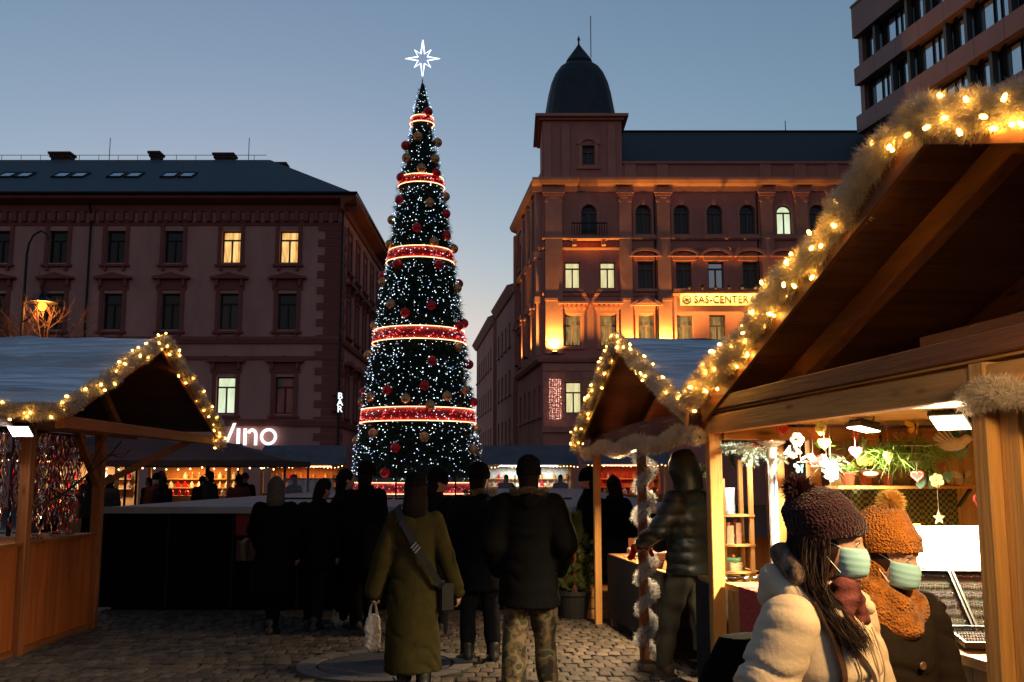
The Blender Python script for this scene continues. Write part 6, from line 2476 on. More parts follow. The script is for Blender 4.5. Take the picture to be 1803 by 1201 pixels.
def pom(parent, c, r, m, n, s, seed):
    g = np.random.default_rng(seed)
    d = g.normal(size=(n, 3))
    d /= np.linalg.norm(d, axis=1, keepdims=True)
    V, F = fibres(np.tile(np.array(c), (n, 1)) + d * r * .25, d, r * g.uniform(.55, 1.0, n), .005, .05)
    return stuff(obj('pompom', npmesh('pompom', V * s, F), m, parent))


def near_head(t, cfg, s, hat_m, rib, slouch, mask=True):
    hm0 = headM(cfg)
    hm = hm0 @ Matrix.Translation((0, 0, 1.66)) @ Matrix.Rotation(R(15), 4, 'X') @ Matrix.Translation((0, 0, -1.64))
    # knitted hat with ribs worked into the surface
    pr = [loft([(1.652, 0, -.002, .098, .118), (1.70, 0, -.012, .104, .124), (1.75, 0, -.028, .097, .115), (1.79, 0, -.05 * slouch, .072, .085), (1.815, 0, -.07 * slouch, .035, .04)], .03, hm),
          loft([(1.640, 0, 0, .101, .120), (1.695, 0, -.004, .104, .123)], .012, hm)]
    hmi = np.array(hm.inverted())

    def ribs(X, Y, Z):
        x = hmi[0, 0] * X + hmi[0, 1] * Y + hmi[0, 2] * Z + hmi[0, 3]
        y = hmi[1, 0] * X + hmi[1, 1] * Y + hmi[1, 2] * Z + hmi[1, 3]
        z = hmi[2, 0] * X + hmi[2, 1] * Y + hmi[2, 2] * Z + hmi[2, 3]
        return .0016 * np.sin(np.arctan2(y, x) * rib) + .0012 * np.sin(z * 420)
    V, F = sdf_mesh(pr, .0055, ribs)
    obj('hat', npmesh('hat', V * s, F, True), hat_m, t)
    hm = hm0
    hmi = np.array(hm.inverted())
    if mask:
        hd = [ell((0, .0, 1.655), (.076, .096, .108), .02, hm), ell((0, .035, 1.595), (.054, .066, .062), .03, hm)]
        pr = [loft([(1.545, 0, .055, .052, .055), (1.56, 0, .062, .060, .066), (1.585, 0, .058, .068, .073), (1.61, 0, .052, .072, .078), (1.628, 0, .047, .073, .076), (1.642, 0, .045, .071, .070)], .004, hm, e=1.8),
              ell((0, -.06, 1.60), (.30, .088, .3), .004, hm, 's')]

        def pleat(X, Y, Z):
            z = hmi[2, 0] * X + hmi[2, 1] * Y + hmi[2, 2] * Z + hmi[2, 3]
            return .0014 * np.abs(np.sin(z * 150))
        V, F = sdf_mesh(pr, .0045, pleat)
        mk = obj('face_mask', npmesh('face_mask', V * s, F, True), m_mask, t)
        for sx in (-1, 1):
            for z0, z1 in ((1.638, 1.655), (1.56, 1.61)):
                b = MB()
                b.tube([tuple(hm @ Vector(q) * s) for q in ((sx * .066, .04, z0), (sx * .078, .015, (z0 + z1) / 2), (sx * .083, -.012, z1))], .0016, 5)
                b.build('ear_loop', mat('mask_loop', (.75, .78, .78), .8, var=0), mk)
    # eyes with lids and lashes, brows
    for sx in (-1, 1):
        b = MB()
        b.sphere((0, 0, 0), .0115, 10, 8)
        e = b.build('eye', mat('eye_white', (.55, .5, .46), .2, var=0), t, smooth=True, loc=hm @ Vector((sx * .033, .078, 1.654)) * s)
        b = MB()
        arc = [hm @ Vector((sx * .033 + .0155 * math.cos(a), .0905 - .004 * abs(math.cos(a)), 1.6535 + .0045 * math.sin(a))) * s for a in np.linspace(.1, math.pi - .1, 9)]
        b.tube([tuple(q) for q in arc], [.0006, .0012, .0015, .0017, .0018, .0017, .0015, .0012, .0006], 5)
        b.build('eyelash', c_hair, t)
        b = MB()
        arc = [hm @ Vector((sx * (.013 + .042 * u), .096 - .014 * u * u, 1.673 + .006 * math.sin(u * 2.4))) * s for u in np.linspace(0, 1, 7)]
        b.tube([tuple(q) for q in arc], [.0016, .0026, .0028, .0026, .0022, .0016, .0008], 5)
        b.build('eyebrow', c_brownhair, t)


def hair_strands(guides, per, spread, width, seed):
    """fine ribbons of hair following guide paths"""
    g = np.random.default_rng(seed)
    V, F = [], []
    m = 14
    t = np.linspace(0, 1, m)
    o = 0
    for pts in guides:
        P_ = np.array(pts)
        k = np.linspace(0, 1, len(P_))
        C = np.stack([np.interp(t, k, P_[:, i]) for i in range(3)], 1)
        C[1:-1] = (C[:-2] + 2 * C[1:-1] + C[2:]) / 4
        for _ in range(per):
            off = g.normal(0, spread, 3) * np.array((1, 1, .4))
            w1_, ph = g.normal(0, .006, 3), g.uniform(0, 6.28)
            S_ = C + off * (0.45 + .75 * t[:, None]) + w1_ * np.sin(6 * t + ph)[:, None]
            S_ = S_[: int(m * g.uniform(.75, 1.0)) + 1]
            n = len(S_)
            sd = g.normal(size=3)
            sd /= np.linalg.norm(sd)
            wd = width * np.linspace(1, .3, n)[:, None]
            V.append(np.stack([S_ - sd * wd / 2, S_ + sd * wd / 2], 1).reshape(-1, 3))
            i = o + 2 * np.arange(n - 1)
            F.append(np.stack([i, i + 1, i + 3, i + 2], 1))
            o += 2 * n
    return np.concatenate(V), np.concatenate(F)


def hair_lock(b, pts, r, g, n=9):
    """a lock of hair: a bundle of slim tapering strands along a path"""
    for i in range(n):
        o = Vector((g.gauss(0, r * .5), g.gauss(0, r * .5), 0))
        e = 1 + g.uniform(-.1, .1)
        P_ = [Vector(p) + o * (1 - .35 * j / len(pts)) + Vector((g.gauss(0, .004), g.gauss(0, .004), g.gauss(0, .006) * j)) for j, p in enumerate(pts)]
        P_ = [tuple(q) for q in P_]
        rr = r * g.uniform(.28, .45)
        b.tube(P_, [rr * .8] + [rr] * (len(P_) - 2) + [rr * .15], 5)


# beige coat, profile to the right
cfgA = dict(h=.009, ak=.012, shoulder=.20, hoff=(0, .03, .0), jacket=dict(m=c_beige, hem=.62, bulk=.06, fold=.007, fz=14, crease=.012, cf=40, arm=(.066, .070, .056), cy=.015, sleeves=.007), trousers=c_jean, shoes=c_shoe, head=(R(26), R(-7)), hands=(.5, .5), near=True,
            armL=((-.30, .02, 1.12), (-.31, .10, .88)), armR=((.315, -.07, 1.13), (.375, -.03, .87)), footL=(-.1, .12), footR=(.1, -.12))
HA = 1.525
sA = HA / 1.75
pa = person('person in beige padded coat, plum bobble hat and blue face mask, facing right', 0.885, 2.95, R(-134), HA, cfgA)
near_head(pa, cfgA, sA, k_plum, 46, .6)
hmA = headM(cfgA)
pom(pa, hmA @ Vector((0.02, -.115, 1.808)), .058, fibre_mat('plum_fur', (.045, .012, .012), .3, .7), 2600, sA, 3)
gh = random.Random(4)
guides = []
for a in np.linspace(-2.9, 1.2, 26):
    x0, y0 = .085 * math.cos(a), -.02 + .095 * math.sin(a)
    if y0 > -.008:
        continue
    p0 = hmA @ Vector((x0, y0, 1.66))
    fw = .35 if y0 > -.03 else 0
    q0 = hmA @ Vector((x0 * 1.12, y0 * 1.05, 1.59))
    q1 = Vector((q0.x * .9 + .035, q0.y * .6 + .03, 1.51))
    ex, ey = .045 + .075 * gh.random() - .02 * fw, .155 + .02 * gh.random()
    pts = [p0, q0, q1, Vector((q1.x * .5 + ex * .5 + .02, q1.y * .4 + ey * .55, 1.44)), Vector((ex + .012, ey, 1.36)), Vector((ex + .005, ey + .012, 1.30 + .07 * gh.random()))]
    guides.append([tuple(Vector(p) * sA) for p in pts])
V, F = hair_strands(guides, 110, .014, .0024, 5)
obj('hair', npmesh('hair', V, F, True), c_brownhair, pa)
pr = [ell((0, -.02, 1.63), (.083, .090, .09), .02, hmA), loft([(1.44, .03, .0, .085, .05), (1.52, .02, -.015, .086, .055), (1.62, 0, -.01, .084, .07)], .03), ell((.0, .10, 1.61), (.10, .088, .115), .02, hmA, 's')]
V, F = sdf_mesh(pr, .009, folds(.003, 3, 50))
obj('hair_cap', npmesh('hair_cap', V * sA, F, True), c_brownhair, pa)
# big hood lying on her shoulders, with woven lining
pr = [cap((-.12, -.02, 1.48), (-.08, -.12, 1.52), .042, .046, .03), cap((-.08, -.12, 1.52), (.08, -.125, 1.52), .046, .046, .03), cap((.08, -.125, 1.52), (.13, -.02, 1.48), .046, .042, .03), cap((.13, -.02, 1.48), (.12, .12, 1.43), .04, .028, .03), cap((-.12, -.02, 1.48), (-.11, .12, 1.43), .04, .028, .03), ell((0, -.135, 1.46), (.11, .055, .06), .04)]
V, F = sdf_mesh(pr, .009, folds(.008, 12, 30))
hd_ = obj('hood', npmesh('hood', V * sA, F, True), c_beige, pa)
pr = [cap((-.07, -.085, 1.595), (.06, -.09, 1.595), .032, .036, .02), cap((.06, -.09, 1.595), (.125, .0, 1.555), .034, .028, .02)]
V, F = sdf_mesh(pr, .008, folds(.010, 5, 70))
obj('hood_lining', npmesh('hood_lining', V * sA, F, True), cloth('woven_lining', (.20, .13, .10), var=.7, scale=30), hd_)
pr = [cap((.03, .10, 1.50), (.07, .12, 1.41), .04, .04, .03), cap((.02, .12, 1.48), (-.05, .11, 1.42), .04, .04, .03)]
V, F = sdf_mesh(pr, .008, folds(.008, 6, 60))
obj('scarf', npmesh('scarf', V * sA, F, True), cloth('rose_scarf', (.13, .04, .038), var=.6, scale=20), pa)
# strap, seams and backpack
jv = np.empty(3 * len(pa.children[0].data.vertices))
jo = [c for c in pa.children if c.name.startswith('jacket')][0]
jv = np.empty(3 * len(jo.data.vertices))
jo.data.vertices.foreach_get('co', jv)
jv = jv.reshape(-1, 3)


def on_coat(x, z, lift=.003):
    """foremost point of the coat at sideways x, height z"""
    k = (np.abs(jv[:, 0] - x * sA) < .014) & (np.abs(jv[:, 2] - z * sA) < .014)
    return (x * sA, float(jv[k, 1].max()) + lift if k.any() else .1, z * sA)


def ribbon(name, yz, w, m, parent, th=.005):
    P_ = [Vector(on_coat(*q)) for q in yz]
    P_ = [P_[0]] + [(P_[i - 1] + P_[i] * 2 + P_[i + 1]) / 4 for i in range(1, len(P_) - 1)] + [P_[-1]]
    q = MB()
    vs, fs = [], []
    for i, p in enumerate(P_):
        d = (P_[min(i + 1, len(P_) - 1)] - P_[max(i - 1, 0)]).normalized()
        sd = d.cross(Vector((0, 1, 0))).normalized() * w / 2
        up_ = Vector((0, th, 0))
        vs += [p - sd, p + sd, p + sd * .9 + up_, p - sd * .9 + up_]
    for i in range(len(P_) - 1):
        for j in range(4):
            fs.append((4 * i + j, 4 * i + (j + 1) % 4, 4 * i + 4 + (j + 1) % 4, 4 * i + 4 + j))
    fs += [(3, 2, 1, 0), tuple(4 * (len(P_) - 1) + j for j in range(4))]
    q.add(vs, fs)
    return q.build(name, m, parent)


m_seam = mat('coat_seam', (.36, .26, .18), .9, var=.1)
ribbon('seam', [(.0 + .004 * math.sin(i * .4), 1.40 - i * .02) for i in range(36)], .007, m_seam, jo, .003)
ribbon('seam', [(-.045, 1.38 - i * .02) for i in range(35)], .006, m_seam, jo, .003)
ribbon('seam', [(.10 - .02 * math.sin(i * .09), 1.30 - i * .02) for i in range(30)], .006, m_seam, jo, .003)
ribbon('hood_flap_edge', [(.13 - .011 * i, 1.375 - .010 * i - .0006 * i * i) for i in range(14)], .014, c_beige, jo, .012)
ribbon('backpack_strap', [(.150 + .001 * i, 1.470 - i * .022) for i in range(19)], .034, mat('brown_leather', (.055, .022, .012), .5, var=.25, scale=20), pa, .007)
b = MB()
b.tube([(.06 * sA, -.2 * sA, 1.2 * sA), (.1 * sA, -.23 * sA, 1.1 * sA), (.1 * sA, -.25 * sA, .95 * sA)], .012, 6)
b.build('backpack_strap', mat('brown_leather', (.055, .022, .012), .5, var=.25, scale=20), pa)
pr = [loft([(.78, 0, -.33, .13, .085), (.85, 0, -.34, .15, .105), (1.05, 0, -.335, .15, .105), (1.22, 0, -.31, .14, .09), (1.31, 0, -.285, .10, .06)], .03, e=2.8), cap((0, -.43, .88), (0, -.43, 1.06), .06, .055, .03)]
V, F = sdf_mesh(pr, .010, folds(.005, 8, 30))
obj('backpack', npmesh('backpack', V * sA, F, True), c_black, pa)
# orange hat, dark jacket, three quarter view
cfgB = dict(h=.010, jacket=dict(m=cloth('blackbrown_jacket', (.016, .011, .008)), hem=.66, bulk=.055, fold=.006, crease=.012, cf=40, sleeves=.007, arm=(.08, .072, .06)), trousers=c_black, shoes=c_shoe, head=(R(30), R(-14)), hands=(.6, .6), near=True,
            armL=((-.255, .02, 1.13), (-.19, .20, .97)), armR=((.255, .0, 1.13), (.24, .1, .90)))
HB = 1.465
sB = HB / 1.75
pb = person('person in dark jacket, orange bobble hat, orange cowl and face mask, looking down', 1.175, 3.25, R(-158), HB, cfgB)
near_head(pb, cfgB, sB, k_orange, 40, .3)
hmB = headM(cfgB)
pom(pb, hmB @ Vector((0.0, -.03, 1.845)), .052, fibre_mat('yellow_fur', (.75, .45, .12), .5, .7), 2600, sB, 6)
pr = [cap((-.08, -.06, 1.49), (.08, -.06, 1.49), .06, .06, .03), cap((.08, -.06, 1.49), (.10, .05, 1.45), .058, .055, .03), cap((.10, .05, 1.45), (.0, .11, 1.39), .05, .052, .03), cap((0, .11, 1.39), (-.10, .05, 1.45), .052, .05, .03), cap((-.10, .05, 1.45), (-.08, -.06, 1.49), .055, .058, .03),
      cap((-.09, .03, 1.53), (.0, .09, 1.47), .04, .045, .02), cap((.0, .09, 1.47), (.09, .03, 1.53), .045, .04, .02), cap((-.08, -.05, 1.56), (.08, -.05, 1.56), .045, .045, .03), ell((0, -.035, 1.58), (.096, .09, .08), .03, hmB), ell((0, .115, 1.63), (.085, .115, .13), .02, hmB, 's')]
V, F = sdf_mesh(pr, .007, folds(.008, 7, 55, 9))
obj('cowl_scarf', npmesh('cowl_scarf', V * sB, F, True), k_cowl, pb)
pr = [ell((0, -.02, 1.63), (.082, .090, .09), .02, hmB), ell((.0, .10, 1.61), (.068, .075, .10), .02, hmB, 's')]
V, F = sdf_mesh(pr, .009, folds(.003, 3, 50))
obj('hair', npmesh('hair', V * sB, F, True), c_brownhair, pb)
for z in (1.26, 1.13, 1.0):
    b = MB()
    b.lathe([(.012, 0), (.013, .003), (.010, .006), (.003, .005)], 12)
    b.xf(Matrix.Rotation(R(-90), 4, 'X'))
    b.build('button', mat('horn_button', (.12, .06, .03), .35, var=.3), pb, loc=(-.015 * sB, (.176) * sB, z * sB))
# ------------------------------------------------------------------ goods of the large stall (local coordinates of that stall)
def put1(name, label, cat, p, group=None, rz=0.0):
    return thing(name, label, cat, w1(*p), RZ + rz, group)


def col(name, c, **k):
    return mat(name, c, k.pop('rough', .6), var=k.pop('var', .15), scale=k.pop('scale', 25), **k)


def blades(name, m, parent, n, r, length, width, seed, up=.5, droop=.4, c=(0, 0, 0)):
    g = np.random.default_rng(seed)
    b0 = g.normal(size=(n, 3)) * np.array(r) * .5 + np.array(c)
    d = g.normal(size=(n, 3)) * np.array((1, 1, .5)) + np.array((0, 0, up))
    d /= np.linalg.norm(d, axis=1, keepdims=True)
    V, F = fibres(b0, d, length * g.uniform(.5, 1.1, n), width, droop)
    return stuff(obj(name, npmesh(name, V, F), m, parent))


m_leaf = fibre_mat('leaf_green', (.16, .30, .06), .4, .5)
m_fir = fibre_mat('fir_green', (.05, .11, .045), .3, .5)
m_frost = fibre_mat('frosted_fir', (.35, .42, .33), .4, .5)
m_terra = col('terracotta', (.30, .075, .035), bump=.2)
m_string = col('string', (.25, .2, .15))


def hang_line(parent, top):
    b = MB()
    b.tube([(0, 0, 0), (0, 0, top)], .0018, 4)
    return b.build('thread', m_string, parent)


def butterfly(label, p, sz, c1, c2, group, yaw=0.0):
    t = put1('butterfly_ornament', label, 'butterfly', p, group, yaw)
    m1, m2 = col('wing_%.2f_%.2f_%.2f' % c1, c1, rough=.5, var=.25, scale=40), col('wing_%.2f_%.2f_%.2f' % c2, c2, rough=.5, var=.25, scale=40)
    for sx in (-1, 1):
        up = [(0, .0), (sx * .25, .32), (sx * .62, .52), (sx * .95, .5), (sx * .98, .25), (sx * .7, .02), (sx * .3, -.05)]
        lo = [(0, -.02), (sx * .3, -.07), (sx * .6, -.1), (sx * .66, -.35), (sx * .42, -.58), (sx * .18, -.42)]
        for poly, mm in ((up, m1), (lo, m2)):
            b = MB()
            b.prism([(x * sz, z * sz) for x, z in poly], -.002, .002)
            b.xf(Matrix.Rotation(sx * .35, 4, 'Z'))
            b.build('wing', mm, t)
    b = MB()
    b.tube([(0, 0, -.4 * sz), (0, -.004, -.1 * sz), (0, -.004, .15 * sz), (0, -.004, .28 * sz)], [.03 * sz, .07 * sz, .09 * sz, .05 * sz], 7)
    for sx in (-1, 1):
        b.tube([(0, -.004, .28 * sz), (sx * .1 * sz, -.006, .45 * sz), (sx * .2 * sz, -.006, .52 * sz)], .008 * sz + .0006, 4)
    b.build('insect_body', col('insect_body', (.02, .015, .012)), t)
    hang_line(t, 1.98 - p[2])
    return t


def bird(label, p, L, cb, cw, group, yaw=0.0, wings=.9, dots=None):
    t = put1('bird_ornament', label, 'bird', p, group, yaw)
    pr = [ell((0, 0, 0), (.42 * L, .2 * L, .22 * L), .02 * L), ell((.42 * L, 0, .16 * L), (.16 * L, .14 * L, .15 * L), .1 * L), cap((.56 * L, 0, .15 * L), (.70 * L, 0, .12 * L), .045 * L, .01 * L, .02 * L)]
    obj('bird_body', npmesh('bird_body', *sdf_mesh(pr, .045 * L), True), col('bird_%.2f_%.2f_%.2f' % cb, cb), t)
    m2 = col('feather_%.2f_%.2f_%.2f' % cw, cw, rough=.55)
    for sx in (-1, 1):
        b = MB()
        for k in range(5):
            a = .5 + k * .28
            e = (-.25 * L + .35 * L * math.cos(a + .9), sx * (.18 + .11 * k) * L * wings, (.75 - .13 * k) * L * wings)
            b.beam((.1 * L - .09 * L * k, sx * .12 * L, .1 * L), e, .13 * L, .006, up=(1, 0, .3))
        b.build('wing', m2, t)
    b = MB()
    for k in range(5):
        b.beam((-.35 * L, 0, 0), (-.85 * L, (k - 2) * .12 * L, -.06 * L), .1 * L, .006)
    b.build('tail', m2, t)
    if dots:
        b = MB()
        g = random.Random(3)
        for k in range(26):
            th, ph = g.uniform(0, 6.28), g.uniform(-1.2, 1.2)
            b.octa((.425 * L * math.cos(th) * math.cos(ph), .205 * L * math.sin(th) * math.cos(ph), .225 * L * math.sin(ph)), .022 * L)
        stuff(b.build('dots', dots, t))
    hang_line(t, max(.02, 1.98 - p[2]))
    return t


# shelf board across the far side, with its brackets
t = put1('plant_shelf', 'narrow shelf board carrying pots at the far side of the large stall', 'shelf', (1.2, 2.85, 1.545))
b = MB()
b.box(-.5, .55, -.1, .1, 0, .02)
b.build('board', m_wx, t)
for x in (-.4, .45):
    b = MB()
    b.beam((x, .09, -.12), (x, -.06, -.004), .02)
    b.build('bracket', m_iron, t)
pots = [(.80, 'left'), (.93, 'middle'), (1.06, 'right')]
for i, (x, nm) in enumerate(pots):
    t = put1('flower_pot', '%s brown flower pot on the shelf of the large stall' % nm, 'pot', (x, 2.82, 1.567), 'brown pots on the stall shelf')
    b = MB()
    b.lathe([(.035, 0), (.048, .07), (.055, .072), (.055, .09), (.047, .09), (.045, .08)], 16)
    b.build('pot', m_terra, t)
    if i != 1:
        blades('leaves', m_leaf, t, 90, (.05, .05, .02), .11, .014, 60 + i, up=1.2, c=(0, 0, .09))
    else:
        b = MB()
        for k in range(6):
            a = k * 1.047
            q = MB()
            b.sphere((.035 * math.cos(a), .035 * math.sin(a), .17), (.03, .03, .045), 8, 6)
        b.sphere((0, 0, .19), (.022, .022, .022), 8, 6)
        b.tube([(0, 0, .08), (0, 0, .17)], .006, 5)
        b.build('yellow_flower', col('yellow_petal', (.62, .55, .12)), t)
t = put1('enamel_bowl', 'white curved bowl with looped rim among the pots', 'bowl', (.90, 2.70, 1.62))
b = MB()
b.lathe([(.02, 0), (.05, .015), (.075, .05), (.071, .05), (.045, .02), (.01, .012)], 18)
b.build('bowl', col('white_enamel', (.75, .75, .7), rough=.25), t)
b = MB()
b.ring((0, 0, .05), .08, .004, 24, 5)
b.tube([(.08, 0, .05), (.12, 0, .03), (.13, 0, .06), (.1, 0, .08)], .004, 5)
b.build('rim_loop', m_iron, t)
# hung birds and butterflies
bird('white dove ornament hanging left of the red dotted bird', (.41, 2.8, 1.76), .10, (.75, .75, .72), (.8, .8, .78), 'bird ornaments in the large stall', 1.2)
bird('red bird ornament with white dots hanging beside the inner post', (.53, 2.75, 1.725), .13, (.5, .02, .02), (.75, .7, .65), 'bird ornaments in the large stall', .3, .5, col('white_dot', (.8, .8, .8)))
bird('white bird ornament hanging below the green parrot', (.645, 2.8, 1.70), .12, (.78, .78, .74), (.8, .78, .7), 'bird ornaments in the large stall', -1.0, .8)
bird('green parrot ornament near the ceiling of the large stall', (.62, 2.8, 1.83), .10, (.15, .42, .03), (.2, .5, .05), 'bird ornaments in the large stall', 2.2, .6)
bird('large pale bird ornament with spread feathers above the hanging greenery', (1.33, 2.45, 1.83), .20, (.72, .68, .62), (.78, .74, .68), 'bird ornaments in the large stall', -.5, .8)
bird('small blue hummingbird ornament near the corner under the ceiling', (1.45, 2.5, 1.93), .08, (.10, .25, .40), (.5, .55, .55), 'bird ornaments in the large stall', .9, .8)
butterfly('small orange butterfly high up beside the inner post', (.60, 2.8, 1.90), .075, (.75, .25, .02), (.7, .18, .02), 'butterfly ornaments in the large stall', .3)
butterfly('orange butterfly just right of the green parrot', (.67, 2.78, 1.865), .07, (.8, .3, .03), (.75, .22, .02), 'butterfly ornaments in the large stall', .9)
butterfly('wide orange monarch butterfly under the ceiling', (1.03, 2.8, 1.87), .11, (.75, .22, .02), (.7, .3, .05), 'butterfly ornaments in the large stall', .1)
butterfly('turquoise butterfly below the hanging greenery', (1.30, 2.72, 1.605), .105, (.10, .42, .42), (.25, .55, .5), 'butterfly ornaments in the large stall', -.1)
butterfly('dark teal butterfly hanging near the right corner', (1.50, 2.6, 1.875), .11, (.02, .10, .09), (.05, .25, .22), 'butterfly ornaments in the large stall', .2)
butterfly('yellow butterfly pinned to the ceiling beam by the floodlight', (1.0, 2.3, 1.93), .07, (.75, .5, .05), (.75, .42, .04), 'butterfly ornaments in the large stall', .4)
butterfly('pale butterfly low on the right corner planks', (1.52, 2.65, 1.62), .085, (.55, .5, .42), (.3, .28, .22), 'butterfly ornaments in the large stall', .1)
butterfly('small teal butterfly beside the pots', (.43, 2.72, 1.68), .055, (.03, .3, .4), (.05, .35, .45), 'butterfly ornaments in the large stall', .5)
for i, (x, y, z, kind, c, lab) in enumerate(((.36, 2.6, 1.86, 'f', (.8, .78, .7), 'white fabric flower hanging near the lit stand'), (.50, 2.55, 1.93, 'f', (.75, .7, .2), 'yellow fabric flower high under the ceiling'), (.76, 2.6, 1.90, 'f', (.7, .12, .1), 'red fabric flower under the ceiling above the pots'),
        (.86, 2.7, 1.84, 'f', (.8, .8, .74), 'white fabric flower above the brown pots'), (1.16, 2.8, 1.66, 'f', (.78, .74, .5), 'cream fabric flower below the hanging greenery'), (1.02, 2.75, 1.68, 'f', (.82, .8, .76), 'white lily shaped flower between pots and greenery'),
        (1.42, 2.75, 1.72, 'f', (.65, .1, .08), 'red fabric flower below the pale bird'), (1.24, 2.5, 1.60, 'f', (.8, .75, .3), 'yellow fabric flower low in front of the shelf'), (.58, 2.6, 1.64, 'f', (.75, .75, .7), 'white fabric flower beside the brown pots'), (1.6, 2.8, 1.80, 'f', (.2, .45, .4), 'teal fabric flower on the corner planks'))):
    t = put1('fabric_flower', lab, 'flower', (x, y, z), 'fabric flowers in the large stall', .3 * i)
    mp_ = col('petal_%.2f_%.2f_%.2f' % c, c, rough=.7)
    for k in range(6):
        a = k * 1.047 + .2 * i
        b = MB()
        b.sphere((.028 * math.cos(a), -.004 + .006 * (k % 2), .028 * math.sin(a)), (.021, .006, .021), 8, 5)
        b.build('petal', mp_, t)
    b = MB()
    b.sphere((0, -.012, 0), .011, 8, 6)
    b.build('flower_centre', col('stamen', (.6, .35, .05)), t)
    hang_line(t, 1.98 - z)
# white paper star
t = put1('paper_star', 'small pale five pointed star hanging before the checked cloth', 'star', (1.30, 2.6, 1.36))
b = MB()
b.prism([(r * math.cos(math.pi / 2 + k * math.pi / 5), r * math.sin(math.pi / 2 + k * math.pi / 5)) for k in range(10) for r in ((.045,) if k % 2 == 0 else (.02,))], -.003, .003)
b.build('star', col('pale_paper', (.7, .62, .4)), t)
hang_line(t, .6)
# hanging greenery in a wire basket
t = put1('hanging_plant', 'bushy green hanging plant in a white wire basket', 'plant', (1.12, 2.62, 1.79))
blades('leaves', m_leaf, t, 1500, (.24, .16, .07), .13, .008, 71, up=.1, droop=.5)
b = MB()
for r, z in ((.15, .03), (.13, -.02), (.09, -.07)):
    b.ring((0, 0, z), r, .003, 24, 4)
for k in range(10):
    a = k * .628
    b.tube([(.15 * math.cos(a), .15 * math.sin(a), .03), (.13 * math.cos(a), .13 * math.sin(a), -.02), (.05 * math.cos(a), .05 * math.sin(a), -.1)], .002, 4)
b.build('wire_basket', col('white_wire', (.75, .75, .72)), t)
hang_line(t, .28)
# leafy sprays
for i, (p, lab) in enumerate((((.72, 2.85, 1.70), 'pale leafy spray left of the pots'), ((.98, 2.9, 1.74), 'yellow green leafy spray above the pots'), ((1.34, 2.9, 1.68), 'leafy spray with red buds below the pale bird'))):
    t = put1('leafy_spray', lab, 'foliage', p, 'leafy sprays in the large stall')
    blades('leaves', [m_frost, fibre_mat('lime_leaf', (.36, .42, .1), .4), m_leaf][i], t, 160, (.07, .05, .06), .07, .022, 80 + i, up=.1, droop=.6)
    b = MB()
    for k in range(4):
        b.tube([(0, 0, -.06), (.02 * (k - 1.5), 0, .0), (.045 * (k - 1.5), .01, .08)], .002, 4)
    b.build('stems', col('stem_green', (.08, .12, .03)), t)
# checked cloth
t = put1('checked_cloth', 'green and black checked cloth hanging behind the orange hat', 'cloth', (1.32, 3.14, .92))
mc = mat('gingham', (.1, .1, .1), .9, var=0)
n_, l_ = mc.node_tree.nodes, mc.node_tree.links
tc_ = n_.new('ShaderNodeTexCoord')
ck = n_.new('ShaderNodeTexChecker')
ck.inputs['Scale'].default_value = 46
ck.inputs['Color1'].default_value = (.30, .34, .15, 1)
ck.inputs['Color2'].default_value = (.045, .055, .025, 1)
l_.new(tc_.outputs['Object'], ck.inputs['Vector'])
l_.new(ck.outputs[0], n_['Principled BSDF'].inputs['Base Color'])
vs, fs = [], []
for i in range(31):
    x = -.45 + .9 * i / 30
    vs += [(x, .012 * math.sin(i * .9), 0), (x, .006 * math.sin(i * .9), .635)]
for i in range(30):
    fs.append((2 * i, 2 * i + 2, 2 * i + 3, 2 * i + 1))
b = MB()
b.add(vs, fs)
o = b.build('cloth_sheet', mc, t, smooth=True)
o.modifiers.new('thickness', 'SOLIDIFY').thickness = .003
b = MB()
b.tube([(-.47, 0, .64), (.47, 0, .64)], .008, 6)
b.build('rail', m_wx, t)
# jewellery trays on the counter
m_traylip = col('tray_black', (.012, .012, .013), rough=.5)
m_velvet = col('tray_velvet', (.06, .055, .045), rough=.95)
BC = [(.75, .75, .7), (.06, .10, .45), (.55, .08, .06), (.7, .5, .15), (.15, .4, .35), (.65, .65, .75), (.35, .2, .5), (.8, .75, .6)]
bm_list = [col('bead%d' % i, c, rough=.2, var=0) for i, c in enumerate(BC)]


